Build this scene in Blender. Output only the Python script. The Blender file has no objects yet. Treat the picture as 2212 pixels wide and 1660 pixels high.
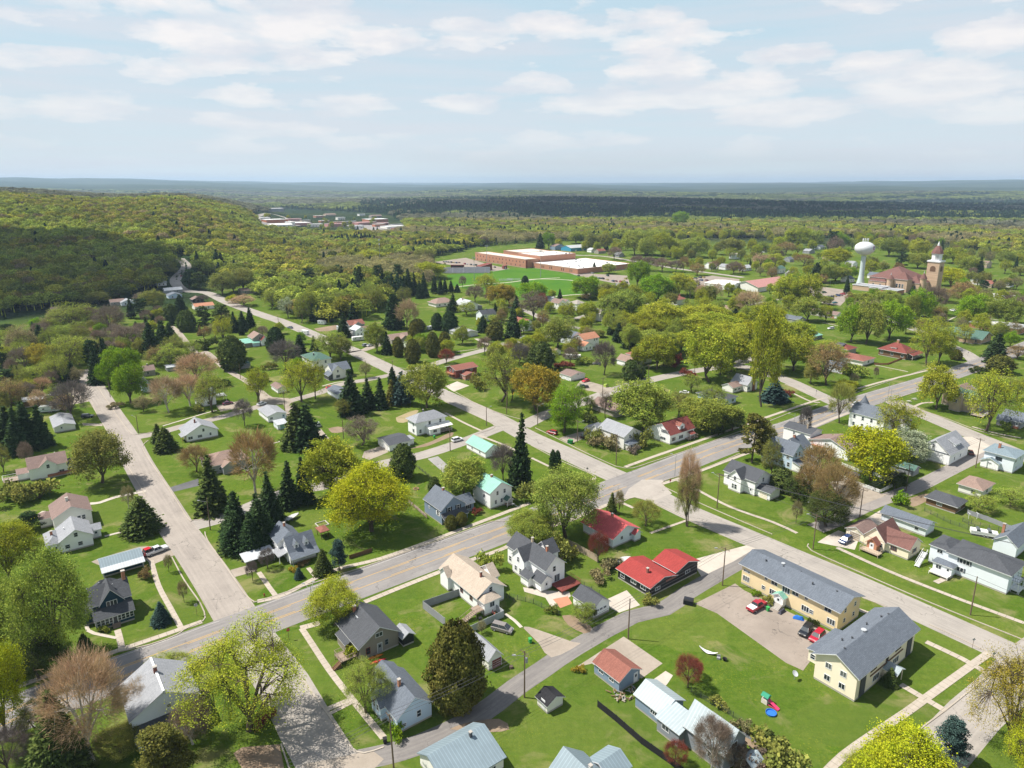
import bpy,math,random
import numpy as np
from mathutils import Vector,Matrix
H=97.0;F=1502.0;PP=385.0;HY=395.0
TH=math.atan(PP/F)
SC=bpy.context.scene;COL=SC.collection
cd=bpy.data.cameras.new('camera');cam=bpy.data.objects.new('camera',cd);COL.objects.link(cam)
cam.location=(0,0,H);cam.rotation_euler=(math.pi/2-TH,0,0)
cd.sensor_width=36.0;cd.lens=36.0*F/2212.0;cd.shift_y=-50.0/2212.0
cd.clip_start=1.0;cd.clip_end=120000.0
SC.camera=cam
SUN_EL=math.radians(57);SX,SY=-1.0,0.16
sd=bpy.data.lights.new('sun','SUN');sd.energy=5.0;sd.angle=math.radians(0.53);sd.color=(1.0,0.945,0.86)
sun=bpy.data.objects.new('sun',sd);COL.objects.link(sun)
_n=math.hypot(SX,SY)
SUNV=Vector((SX/_n*math.cos(SUN_EL),SY/_n*math.cos(SUN_EL),math.sin(SUN_EL)))
sun.rotation_euler=SUNV.to_track_quat('Z','Y').to_euler()
W=bpy.data.worlds.new('World');SC.world=W;W.use_nodes=True
nt=W.node_tree;nt.nodes.clear()
def nd(t,typ,**k):
 n=t.nodes.new(typ)
 for a,b in k.items():
  if a=='ins':
   for i,v in b.items():n.inputs[i].default_value=v
  else:setattr(n,a,b)
 return n
def ramp(t,fac,stops,interp='LINEAR'):
 r=t.nodes.new('ShaderNodeValToRGB');cr=r.color_ramp;cr.interpolation=interp
 while len(cr.elements)<len(stops):cr.elements.new(0.5)
 for e,(p,c)in zip(cr.elements,stops):
  e.position=p;e.color=(c,c,c,1)if isinstance(c,(int,float))else(*c,1)
 t.links.new(fac,r.inputs[0]);return r.outputs[0]
def mixc(t,f,a,b,mode='MIX'):
 m=t.nodes.new('ShaderNodeMix');m.data_type='RGBA';m.blend_type=mode
 for s,v in((m.inputs[0],f),(m.inputs[6],a),(m.inputs[7],b)):
  if hasattr(v,'is_linked')or hasattr(v,'links'):t.links.new(v,s)
  elif isinstance(v,(int,float)):s.default_value=v
  else:s.default_value=(*v,1)if len(v)==3 else v
 return m.outputs[2]
def mth(t,op,a,b=0.0,c=0.0):
 m=t.nodes.new('ShaderNodeMath');m.operation=op
 for s,v in zip(m.inputs,(a,b,c)):
  if isinstance(v,(int,float)):s.default_value=v
  else:t.links.new(v,s)
 return m.outputs[0]
def noise(t,vec,scale,detail=4,rough=0.55,typ=None,**k):
 n=t.nodes.new('ShaderNodeTexNoise');n.inputs['Scale'].default_value=scale
 n.inputs['Detail'].default_value=detail;n.inputs['Roughness'].default_value=rough
 if vec is not None:t.links.new(vec,n.inputs['Vector'])
 for a,b in k.items():n.inputs[a].default_value=b
 return n.outputs['Fac']
def vmap(t,vec,scale=(1,1,1),loc=(0,0,0),rot=(0,0,0)):
 m=t.nodes.new('ShaderNodeMapping');t.links.new(vec,m.inputs[0])
 m.inputs['Scale'].default_value=scale;m.inputs['Location'].default_value=loc;m.inputs['Rotation'].default_value=rot
 return m.outputs[0]
sky=nd(nt,'ShaderNodeTexSky',sky_type='NISHITA',sun_disc=False)
sky.sun_elevation=SUN_EL;sky.sun_rotation=math.atan2(SX,SY)%(2*math.pi)
sky.air_density=1.0;sky.dust_density=1.0;sky.ozone_density=1.0
EXPO=0.60
tc=nd(nt,'ShaderNodeTexCoord');sep=nd(nt,'ShaderNodeSeparateXYZ');nt.links.new(tc.outputs['Generated'],sep.inputs[0])
zc=mth(nt,'MAXIMUM',sep.outputs[2],0.012)
azi=mth(nt,'ARCTAN2',sep.outputs[0],sep.outputs[1]);ele=mth(nt,'POWER',zc,0.8)
cmb=nd(nt,'ShaderNodeCombineXYZ');nt.links.new(azi,cmb.inputs[0]);nt.links.new(ele,cmb.inputs[1])
pv=vmap(nt,cmb.outputs[0],(4.0,11.5,1),(5.3,7.7,0))
n1=noise(nt,pv,1.0,10,0.6,Distortion=0.15)
wv=nd(nt,'ShaderNodeVectorMath',operation='MULTIPLY_ADD');nz_=nd(nt,'ShaderNodeTexNoise',ins={'Scale':3.0,'Detail':6.0,'Roughness':.65});nt.links.new(pv,nz_.inputs['Vector']);nt.links.new(nz_.outputs['Color'],wv.inputs[0]);wv.inputs[1].default_value=(.42,.42,0);nt.links.new(pv,wv.inputs[2])
vo=nd(nt,'ShaderNodeTexVoronoi',feature='SMOOTH_F1',ins={'Scale':2.3,'Smoothness':.35});nt.links.new(wv.outputs[0],vo.inputs['Vector'])
n1=mth(nt,'ADD',mth(nt,'MULTIPLY',n1,.74),mth(nt,'MULTIPLY',mth(nt,'SUBTRACT',.62,vo.outputs['Distance']),.34))
n2=noise(nt,vmap(nt,cmb.outputs[0],(2.2,26,1),(11,2,5)),1.3,7,0.62)
puff=ramp(nt,n1,[(0.400,0.0),(0.422,0.5),(0.49,1.0)])
veil=ramp(nt,n2,[(0.36,0.1),(0.64,0.9)])
K=1.0/(2**EXPO)
bgsky=nd(nt,'ShaderNodeBackground',ins={1:0.085});nt.links.new(sky.outputs[0],bgsky.inputs[0])
pale=ramp(nt,zc,[(0.0,(0.80*K,0.90*K,0.93*K)),(0.035,(0.70*K,0.81*K,0.87*K)),(0.10,(0.61*K,0.77*K,0.865*K)),(0.26,(0.54*K,0.745*K,0.86*K))])
cl=mixc(nt,veil,pale,(0.72*K,0.775*K,0.845*K))
shade=ramp(nt,noise(nt,pv,2.4,5,0.6),[(0.36,(0.79*K,0.81*K,0.86*K)),(0.58,(0.99*K,0.955*K,0.94*K))])
hz=ramp(nt,zc,[(0.02,0.0),(0.07,0.55),(0.15,1.0)])
cl2=mixc(nt,mth(nt,'MULTIPLY',puff,hz),cl,shade)
bgcl=nd(nt,'ShaderNodeBackground',ins={1:1.0});nt.links.new(cl2,bgcl.inputs[0])
mx=nd(nt,'ShaderNodeMixShader');
hfac=ramp(nt,sep.outputs[2],[(0.0,0.97),(0.30,0.88),(0.7,0.30)])
nt.links.new(hfac,mx.inputs[0]);nt.links.new(bgsky.outputs[0],mx.inputs[1]);nt.links.new(bgcl.outputs[0],mx.inputs[2])
wo=nd(nt,'ShaderNodeOutputWorld');nt.links.new(mx.outputs[0],wo.inputs[0])
SC.view_settings.view_transform='Standard';SC.view_settings.look='None'
SC.view_settings.exposure=EXPO;SC.view_settings.gamma=1.0
SC.cycles.max_bounces=4;SC.cycles.diffuse_bounces=2;SC.cycles.glossy_bounces=2
SC.cycles.transmission_bounces=3;SC.cycles.transparent_max_bounces=8;SC.cycles.volume_bounces=0
SC.cycles.use_denoising=True;SC.cycles.denoiser='OPENIMAGEDENOISE';SC.cycles.denoising_prefilter='ACCURATE'
SC.cycles.sample_clamp_direct=12.0;SC.cycles.sample_clamp_indirect=4.0
TL={'T1':(0,345.7,3.839),'T2':(547.4,345.7,3.839),'T3':(1094.9,345.7,3.839),'T4':(1635.8,345.7,3.839),'M1':(0,720.3,3.839),'M2':(547.4,720.3,3.839),'M3':(1094.9,720.3,3.839),'M4':(1635.8,720.3,3.839),'B1':(0,1123.7,3.0956),'B2':(648.3,1123.7,3.0956),'B3':(1224.5,1123.7,3.0956),'B4':(1497.5,1123.7,3.0956),'D':(0,0,1.0),'C':(1800.8,504.2,7.678),'S':(936.4,518.6,4.953)}
CT,ST=math.cos(TH),math.sin(TH)
def hmap(x,y):
 """terrain height, numpy friendly"""
 x=np.asarray(x,float);y=np.asarray(y,float)
 r=np.hypot(x,y);az=np.arctan2(x,y)
 def ss(a,b,v):
  t=np.clip((v-a)/(b-a),0,1);return t*t*(3-2*t)
 left=ss(0.28,0.47,-az)
 z=64*left*ss(560,1500,r)*(1-0.75*ss(2000,3800,r))
 z=z+10*ss(700,1300,r)*left*np.sin(x*0.009+y*0.004)*(1-ss(2500,4000,r))
 mid=ss(1700,3200,r)
 z=z+mid*9*(np.sin(x*.0016+1.3)+np.sin(y*.0021+x*.0007)+.6*np.sin(x*.0043+y*.0031))
 f=ss(4200,17000,r)
 prof=62+105*ss(0.12,0.66,-az)+62*ss(0.2,0.62,az)
 roll=14*np.sin(az*23+r*.00045)+9*np.sin(az*51+1.7+r*.0008)+6*np.sin(az*97+r*.0011)
 z=z+f*(prof+roll*0.75)-14*ss(2300,4500,r)*(1-f)
 return z
def ray(t,x,y):
 a=TL[t];u=a[0]+x/a[2]-1106.0;v=a[1]+y/a[2]-(HY+PP)
 return Vector((u,F*CT-v*ST,-F*ST-v*CT))
def G(t,x,y,z=0.0):
 d=ray(t,x,y)
 if d.z>-1e-4:d.z=-1e-4
 k=(H-z)/-d.z
 p=Vector((d.x*k,d.y*k,z))
 if z==0.0 and math.hypot(p.x,p.y)>540 and p.x<-0.28*p.y:
  for s in np.linspace(450,3000,600):
   q=d*(s/math.hypot(d.x,d.y))
   hh=float(hmap(q.x,q.y))
   if H+q.z<hh:return Vector((q.x,q.y,hh))
 return p
def PX(x,y,z=0.0):
 """world (arrays) -> D picture coordinates"""
 f=y*CT+(H-z)*ST;up=y*ST-(H-z)*CT
 return 1106+F*x/f,(HY+PP)-F*up/f
def scale_at(p):
 return F/(p.y*CT+(H-p.z)*ST)
MATS={}
def newmat(name):
 m=bpy.data.materials.new(name);m.use_nodes=True;t=m.node_tree
 b=t.nodes['Principled BSDF'];b.inputs['Roughness'].default_value=0.8
 b.inputs['Specular IOR Level'].default_value=0.25
 return m,t,b
PAL=dict(white=(.88,.885,.88),offwhite=(.78,.765,.71),cream=(.86,.77,.60),yellow=(.76,.61,.38),tan=(.47,.38,.28),taupe=(.33,.30,.26),grey=(.20,.21,.23),lgrey=(.29,.30,.32),dgrey=(.075,.08,.09),slate=(.13,.15,.18),black=(.022,.022,.025),bluegrey=(.22,.29,.38),navy=(.015,.05,.085),ltblue=(.50,.62,.74),paleblue=(.74,.79,.84),blue=(.08,.26,.42),shopblue=(.05,.28,.45),teal=(.07,.26,.22),green=(.08,.15,.12),mint=(.19,.40,.32),brown=(.155,.095,.075),rbrown=(.25,.10,.075),maroon=(.20,.055,.045),red=(.30,.045,.04),brightred=(.50,.10,.10),orange=(.46,.215,.13),brick=(.42,.17,.10),salmon=(.44,.22,.20),woodbrown=(.16,.09,.05),tanroof=(.27,.19,.155),beigeroof=(.42,.35,.28),brownroof=(.22,.155,.135),metal=(.32,.375,.395),bluemetal=(.19,.245,.275),silver=(.44,.46,.48),sandstone=(.52,.37,.25),wineroof=(.17,.085,.072),concrete=(.42,.39,.35),deck=(.30,.23,.18),trim=(.75,.76,.77),shingle=(.25,.22,.19),greywall=(.24,.26,.29),membrane=(.74,.73,.71),paletan=(.64,.58,.50))
def lin_mat(kind,col):
 key=kind+'_'+col
 if key in MATS:return MATS[key]
 c=PAL[col];m,t,b=newmat(key);MATS[key]=m
 o=nd(t,'ShaderNodeTexCoord').outputs['Object']
 n=noise(t,o,0.45,5,0.65);n3=noise(t,o,3.5,3,0.6)
 if kind=='wall':
  s=nd(t,'ShaderNodeSeparateXYZ');t.links.new(o,s.inputs[0])
  saw=mth(t,'FRACT',mth(t,'MULTIPLY',s.outputs[2],5.0))
  c1=mixc(t,ramp(t,n,[(0.3,0.0),(0.75,1.0)]),c,tuple(v*.93 for v in c))
  c2=mixc(t,ramp(t,saw,[(0.0,0.35),(0.14,0.0)]),c1,tuple(v*.72 for v in c))
  t.links.new(c2,b.inputs['Base Color']);b.inputs['Roughness'].default_value=.6
 elif kind=='roof':
  br=nd(t,'ShaderNodeTexBrick',ins={'Scale':1.0,'Mortar Size':0.02,'Brick Width':0.9,'Row Height':0.22})
  t.links.new(o,br.inputs['Vector']);br.inputs['Color1'].default_value=(*[v*1.12 for v in c],1)
  br.inputs['Color2'].default_value=(*[v*.84 for v in c],1);br.inputs['Mortar'].default_value=(*[v*.6 for v in c],1)
  c1=mixc(t,ramp(t,n,[(0.35,0.0),(0.7,0.55)]),br.outputs[0],tuple(v*.72 for v in c))
  c2=mixc(t,ramp(t,n3,[(0.45,0.0),(0.75,0.35)]),c1,tuple(min(1,v*1.45+.02)for v in c))
  t.links.new(c2,b.inputs['Base Color']);b.inputs['Roughness'].default_value=.9
 elif kind in('ribx','riby'):
  s=nd(t,'ShaderNodeSeparateXYZ');t.links.new(o,s.inputs[0])
  fr=mth(t,'FRACT',mth(t,'MULTIPLY',s.outputs[0 if kind=='ribx' else 1],1.6))
  c1=mixc(t,ramp(t,fr,[(0.0,1.0),(0.16,1.0),(0.2,0.0)]),c,tuple(min(.9,v*1.35)for v in c))
  c2=mixc(t,ramp(t,n,[(0.35,0.0),(0.75,0.5)]),c1,tuple(v*.75 for v in c))
  t.links.new(c2,b.inputs['Base Color']);b.inputs['Roughness'].default_value=.55;b.inputs['Metallic'].default_value=.0
  b.inputs['Specular IOR Level'].default_value=.3
 elif kind=='brickwall':
  br=nd(t,'ShaderNodeTexBrick',ins={'Scale':1.0,'Mortar Size':0.03,'Brick Width':0.8,'Row Height':0.3})
  t.links.new(vmap(t,o,rot=(math.pi/2,0,0)),br.inputs['Vector']);br.inputs['Color1'].default_value=(*[v*1.15 for v in c],1)
  br.inputs['Color2'].default_value=(*[v*.82 for v in c],1);br.inputs['Mortar'].default_value=(*[v*.8+.04 for v in c],1)
  c2=mixc(t,ramp(t,n,[(0.35,0.0),(0.75,0.4)]),br.outputs[0],tuple(v*.7 for v in c))
  t.links.new(c2,b.inputs['Base Color'])
 else:
  c2=mixc(t,ramp(t,n,[(0.3,0.0),(0.75,0.7)]),c,tuple(v*.75 for v in c))
  c2=mixc(t,ramp(t,n3,[(0.5,0.0),(0.75,0.3)]),c2,tuple(v*.6 for v in c))
  t.links.new(c2,b.inputs['Base Color'])
 return m
def glass_mat():
 if 'glass' in MATS:return MATS['glass']
 m,t,b=newmat('window_glass');MATS['glass']=m
 o=nd(t,'ShaderNodeObjectInfo')
 c=ramp(t,o.outputs['Random'],[(0.0,(.018,.026,.032)),(0.7,(.04,.05,.06)),(1.0,(.12,.13,.13))])
 t.links.new(c,b.inputs['Base Color']);b.inputs['Roughness'].default_value=.12;b.inputs['Specular IOR Level'].default_value=.38
 return m
def paint_mat():
 if 'paint' in MATS:return MATS['paint']
 m,t,b=newmat('car_paint');MATS['paint']=m
 o=nd(t,'ShaderNodeObjectInfo');t.links.new(o.outputs['Color'],b.inputs['Base Color'])
 b.inputs['Roughness'].default_value=.28;b.inputs['Coat Weight'].default_value=.5;b.inputs['Specular IOR Level'].default_value=.5
 return m
def flat_mat(name,c,rough=.7):
 if name in MATS:return MATS[name]
 m,t,b=newmat(name);MATS[name]=m
 g=nd(t,'ShaderNodeTexCoord').outputs['Object'];n=noise(t,g,2.0,4,.6)
 t.links.new(mixc(t,ramp(t,n,[(.35,0.),(.7,.5)]),c,tuple(v*.75 for v in c)),b.inputs['Base Color'])
 b.inputs['Roughness'].default_value=rough
 return m
def leaf_mat(name,inst=False,transl=.27,lo=.45,hi=1.25):
 m=bpy.data.materials.new(name);m.use_nodes=True;t=m.node_tree;t.nodes.clear()
 geo=nd(t,'ShaderNodeNewGeometry');oi=nd(t,'ShaderNodeObjectInfo')
 if inst:
  at=nd(t,'ShaderNodeAttribute',attribute_type='INSTANCER',attribute_name='tint');col=at.outputs['Color']
 else:col=oi.outputs['Color']
 ri=geo.outputs['Random Per Island']
 hs=nd(t,'ShaderNodeHueSaturation');t.links.new(col,hs.inputs['Color'])
 n=noise(t,nd(t,'ShaderNodeTexCoord').outputs['Object'],.35,3,.6)
 t.links.new(mth(t,'ADD',mth(t,'MULTIPLY',mth(t,'ADD',n,mth(t,'MULTIPLY',ri,.3)),-.09),.56),hs.inputs['Hue'])
 t.links.new(mth(t,'ADD',mth(t,'MULTIPLY',ri,hi-lo),lo),hs.inputs['Value'])
 hs.inputs['Saturation'].default_value=1.04
 d=nd(t,'ShaderNodeBsdfDiffuse');t.links.new(hs.outputs[0],d.inputs[0])
 tr=nd(t,'ShaderNodeBsdfTranslucent');t.links.new(hs.outputs[0],tr.inputs[0])
 mx=nd(t,'ShaderNodeMixShader',ins={0:transl});t.links.new(d.outputs[0],mx.inputs[1]);t.links.new(tr.outputs[0],mx.inputs[2])
 ou=nd(t,'ShaderNodeOutputMaterial');t.links.new(mx.outputs[0],ou.inputs[0])
 return m
M_LEAF=leaf_mat('leaf');M_NEEDLE=leaf_mat('needle',transl=.12,lo=.6,hi=1.5);M_TWIG=leaf_mat('twig',transl=.25,lo=.55,hi=1.3)
M_FOREST=leaf_mat('forest_leaf',inst=True,transl=.24)
def bark_mat(name,c,c2):
 m,t,b=newmat(name);o=nd(t,'ShaderNodeTexCoord').outputs['Object']
 n=noise(t,vmap(t,o,(3,3,.8)),2.2,4,.7)
 t.links.new(ramp(t,n,[(.35,c2),(.65,c)]),b.inputs['Base Color']);return m
M_BARK=bark_mat('bark',(.13,.10,.075),(.06,.045,.035));M_BIRCH=bark_mat('birch_bark',(.62,.58,.52),(.25,.22,.19))
class MB:
 def __init__(s):s.v=[];s.f=[];s.m=[]
 def quad(s,pts,m=0):
  i=len(s.v);s.v+=[tuple(p)for p in pts];s.f.append(tuple(range(i,i+len(pts))));s.m.append(m)
 def box(s,x0,y0,z0,x1,y1,z1,m=0,bottom=True):
  i=len(s.v);s.v+=[(x0,y0,z0),(x1,y0,z0),(x1,y1,z0),(x0,y1,z0),(x0,y0,z1),(x1,y0,z1),(x1,y1,z1),(x0,y1,z1)]
  fs=[(0,1,5,4),(1,2,6,5),(2,3,7,6),(3,0,4,7),(4,5,6,7)]+([(3,2,1,0)]if bottom else[])
  s.f+=[tuple(i+k for k in f)for f in fs];s.m+=[m]*len(fs)
 def prism(s,poly,axis,a,b,m=0,mcap=None,mside=None):
  """poly: list of 2-D points; axis 'x' (poly in y,z), 'y' (poly in x,z) or 'z' (poly in x,y)"""
  n=len(poly)
  def P(p,h):return(h,p[0],p[1])if axis=='x' else((p[0],h,p[1])if axis=='y' else(p[0],p[1],h))
  i=len(s.v);s.v+=[P(p,a)for p in poly]+[P(p,b)for p in poly]
  for k in range(n):
   j=(k+1)%n;s.f.append((i+k,i+j,i+n+j,i+n+k));s.m.append(m if mside is None else mside[k])
  s.f.append(tuple(i+k for k in range(n))[::-1]);s.f.append(tuple(i+n+k for k in range(n)));s.m+=[m if mcap is None else mcap]*2
 def tube(s,p0,p1,r0,r1,n=6,m=0,caps=False):
  p0=Vector(p0);p1=Vector(p1);d=(p1-p0)
  if d.length<1e-6:return
  d.normalize();a=d.orthogonal().normalized();b=d.cross(a);i=len(s.v)
  for p,r in((p0,r0),(p1,r1)):
   for k in range(n):
    t=2*math.pi*k/n;q=p+(a*math.cos(t)+b*math.sin(t))*r;s.v.append(tuple(q))
  for k in range(n):j=(k+1)%n;s.f.append((i+k,i+j,i+n+j,i+n+k));s.m.append(m)
  if caps:s.f.append(tuple(i+k for k in range(n))[::-1]);s.f.append(tuple(i+n+k for k in range(n)));s.m+=[m,m]
 def lathe(s,prof,n=24,c=(0,0),m=0):
  i=len(s.v)
  for r,z in prof:
   for k in range(n):t=2*math.pi*k/n;s.v.append((c[0]+r*math.cos(t),c[1]+r*math.sin(t),z))
  for a in range(len(prof)-1):
   for k in range(n):j=(k+1)%n;s.f.append((i+a*n+k,i+a*n+j,i+(a+1)*n+j,i+(a+1)*n+k));s.m.append(m)
 def mesh(s,name,mats,smooth=False):
  me=bpy.data.meshes.new(name);me.from_pydata(s.v,[],s.f)
  for m in mats:me.materials.append(m)
  if len(mats)>1:me.polygons.foreach_set('material_index',s.m)
  if smooth:me.polygons.foreach_set('use_smooth',[True]*len(me.polygons))
  me.update();return me
 def obj(s,name,mats,parent=None,smooth=False):
  return link(name,s.mesh(name,mats,smooth),parent)
def link(name,data,parent=None,loc=None,rot=None):
 o=bpy.data.objects.new(name,data);COL.objects.link(o)
 if parent is not None:o.parent=parent
 if loc is not None:o.location=loc
 if rot is not None:o.rotation_euler=(0,0,rot)
 return o
def empty(name,loc,rz=0.0):return link(name,None,None,loc,rz)
USED={}
def tag(o,label,cat,group=None,kind=None):
 if label:
  o['label']=label;USED[label]=o
 if cat:o['category']=cat
 if group:o['group']=group
 if kind:o['kind']=kind
 return o
def np_mesh(name,V,Q,mats):
 me=bpy.data.meshes.new(name);nv=len(V);nf=len(Q);k=Q.shape[1]
 me.vertices.add(nv);me.vertices.foreach_set('co',V.astype(np.float32).ravel())
 me.loops.add(nf*k);me.loops.foreach_set('vertex_index',Q.astype(np.int32).ravel())
 me.polygons.add(nf);me.polygons.foreach_set('loop_start',np.arange(0,nf*k,k,dtype=np.int32))
 for m in mats:me.materials.append(m)
 me.update(calc_edges=True);return me
def ssn(a,b,v):
 t=np.clip((v-a)/(b-a),0,1);return t*t*(3-2*t)
def build_ground():
 rad=np.concatenate([[0.01,30,60],np.linspace(90,1000,60),np.geomspace(1015,60000,230)])
 az=np.linspace(-1.05,1.05,330)
 R,A=np.meshgrid(rad,az,indexing='ij');X=R*np.sin(A);Y=R*np.cos(A);Z=hmap(X,Y)
 V=np.stack([X,Y,Z],-1).reshape(-1,3);nr,na=R.shape
 i=np.arange(nr-1)[:,None]*na+np.arange(na-1)[None,:]
 Q=np.stack([i,i+na,i+na+1,i+1],-1).reshape(-1,4)
 az2=np.linspace(1.05,2*math.pi-1.05,40);rad2=np.array([0.01,90,600,3000,60000.])
 R2,A2=np.meshgrid(rad2,az2,indexing='ij');V2=np.stack([R2*np.sin(A2),R2*np.cos(A2),hmap(R2*np.sin(A2),R2*np.cos(A2))*0-.0],-1).reshape(-1,3)
 j=np.arange(4)[:,None]*40+np.arange(39)[None,:]+len(V)
 Q2=np.stack([j,j+40,j+41,j+1],-1).reshape(-1,4)
 V=np.concatenate([V,V2]);Q=np.concatenate([Q,Q2])
 m,t,b=newmat('ground')
 pos=nd(t,'ShaderNodeNewGeometry').outputs['Position']
 ln=nd(t,'ShaderNodeVectorMath',operation='LENGTH');t.links.new(pos,ln.inputs[0]);r=ln.outputs['Value']
 a1=noise(t,pos,.035,5,.6);a2=noise(t,pos,.22,5,.65);a3=noise(t,pos,1.6,4,.7);a4=noise(t,pos,9.0,2,.6)
 g=mixc(t,ramp(t,a1,[(.35,0.),(.65,1.)]),(.052,.117,.009),(.084,.152,.014))
 g=mixc(t,ramp(t,a2,[(.42,0.),(.68,.75)]),g,(.120,.162,.026))
 mw=ramp(t,noise(t,vmap(t,pos,(.03,.75,1),rot=(0,0,-.65)),1.0,3,.6),[(.44,0.),(.60,.4)])
 g=mixc(t,mw,g,(.125,.160,.026))
 g=mixc(t,ramp(t,a3,[(.40,0.),(.72,.65)]),g,(.045,.080,.010))
 g=mixc(t,ramp(t,noise(t,pos,.62,7,.78),[(.44,0.),(.62,.6)]),g,(.034,.074,.007));g=mixc(t,ramp(t,noise(t,pos,.5,7,.8),[(.5,0.),(.66,.5)]),g,(.145,.18,.035))
 g=mixc(t,ramp(t,a4,[(.45,0.),(.75,.45)]),g,(.15,.20,.035))
 dry=ramp(t,noise(t,pos,.085,6,.68,Distortion=.6),[(.54,0.),(.66,.75)])
 g=mixc(t,dry,g,(.25,.215,.105))
 dn=mth(t,'MULTIPLY',ramp(t,noise(t,pos,.06,4,.6),[(.46,0.),(.60,1.)]),ramp(t,noise(t,pos,2.6,3,.8),[(.58,0.),(.65,.6)]))
 g=mixc(t,dn,g,(.36,.33,.02))
 lv=nd(t,'ShaderNodeTexVoronoi',feature='F1',distance='CHEBYCHEV');lv.inputs['Scale'].default_value=.042;t.links.new(vmap(t,pos,(1,1.3,1),rot=(0,0,-.65)),lv.inputs['Vector'])
 lw=nd(t,'ShaderNodeSeparateColor');t.links.new(lv.outputs['Color'],lw.inputs[0])
 g=mixc(t,mth(t,'MULTIPLY',lw.outputs[0],.38),g,(.14,.165,.04));g=mixc(t,mth(t,'MULTIPLY',lw.outputs[1],.30),g,(.035,.085,.008))
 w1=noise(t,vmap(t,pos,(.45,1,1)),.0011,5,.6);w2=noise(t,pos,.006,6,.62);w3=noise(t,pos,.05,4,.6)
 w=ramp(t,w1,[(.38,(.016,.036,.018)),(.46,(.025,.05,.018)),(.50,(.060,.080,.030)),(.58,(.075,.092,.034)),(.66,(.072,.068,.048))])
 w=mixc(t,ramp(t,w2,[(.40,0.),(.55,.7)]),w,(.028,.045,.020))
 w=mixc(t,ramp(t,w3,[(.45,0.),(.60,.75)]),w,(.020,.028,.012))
 at=nd(t,'ShaderNodeAttribute',attribute_name='wood')
 c=mixc(t,at.outputs['Fac'],g,w)
 t.links.new(c,b.inputs['Base Color']);b.inputs['Roughness'].default_value=1.0;b.inputs['Specular IOR Level'].default_value=0.0
 bp=nd(t,'ShaderNodeBump',ins={'Strength':.55,'Distance':.25});t.links.new(mth(t,'ADD',a3,mth(t,'MULTIPLY',a4,.4)),bp.inputs['Height'])
 bp2=nd(t,'ShaderNodeBump',ins={'Strength':1.0,'Distance':14.});t.links.new(w3,bp2.inputs['Height'])
 mxn=nd(t,'ShaderNodeMix',data_type='VECTOR');t.links.new(at.outputs['Fac'],mxn.inputs[0]);t.links.new(bp.outputs[0],mxn.inputs[4]);t.links.new(bp2.outputs[0],mxn.inputs[5])
 t.links.new(mxn.outputs[1],b.inputs['Normal'])
 me=np_mesh('ground',V,Q,[m]);me.polygons.foreach_set('use_smooth',[True]*len(me.polygons))
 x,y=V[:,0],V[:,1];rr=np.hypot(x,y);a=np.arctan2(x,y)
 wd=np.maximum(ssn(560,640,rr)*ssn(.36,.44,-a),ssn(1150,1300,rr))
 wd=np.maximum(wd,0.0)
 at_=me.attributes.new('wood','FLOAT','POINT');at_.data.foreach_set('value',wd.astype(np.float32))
 tag(link('ground',me),'green lawns of the town running out to wooded hills',None,None,'structure')
build_ground()
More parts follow.
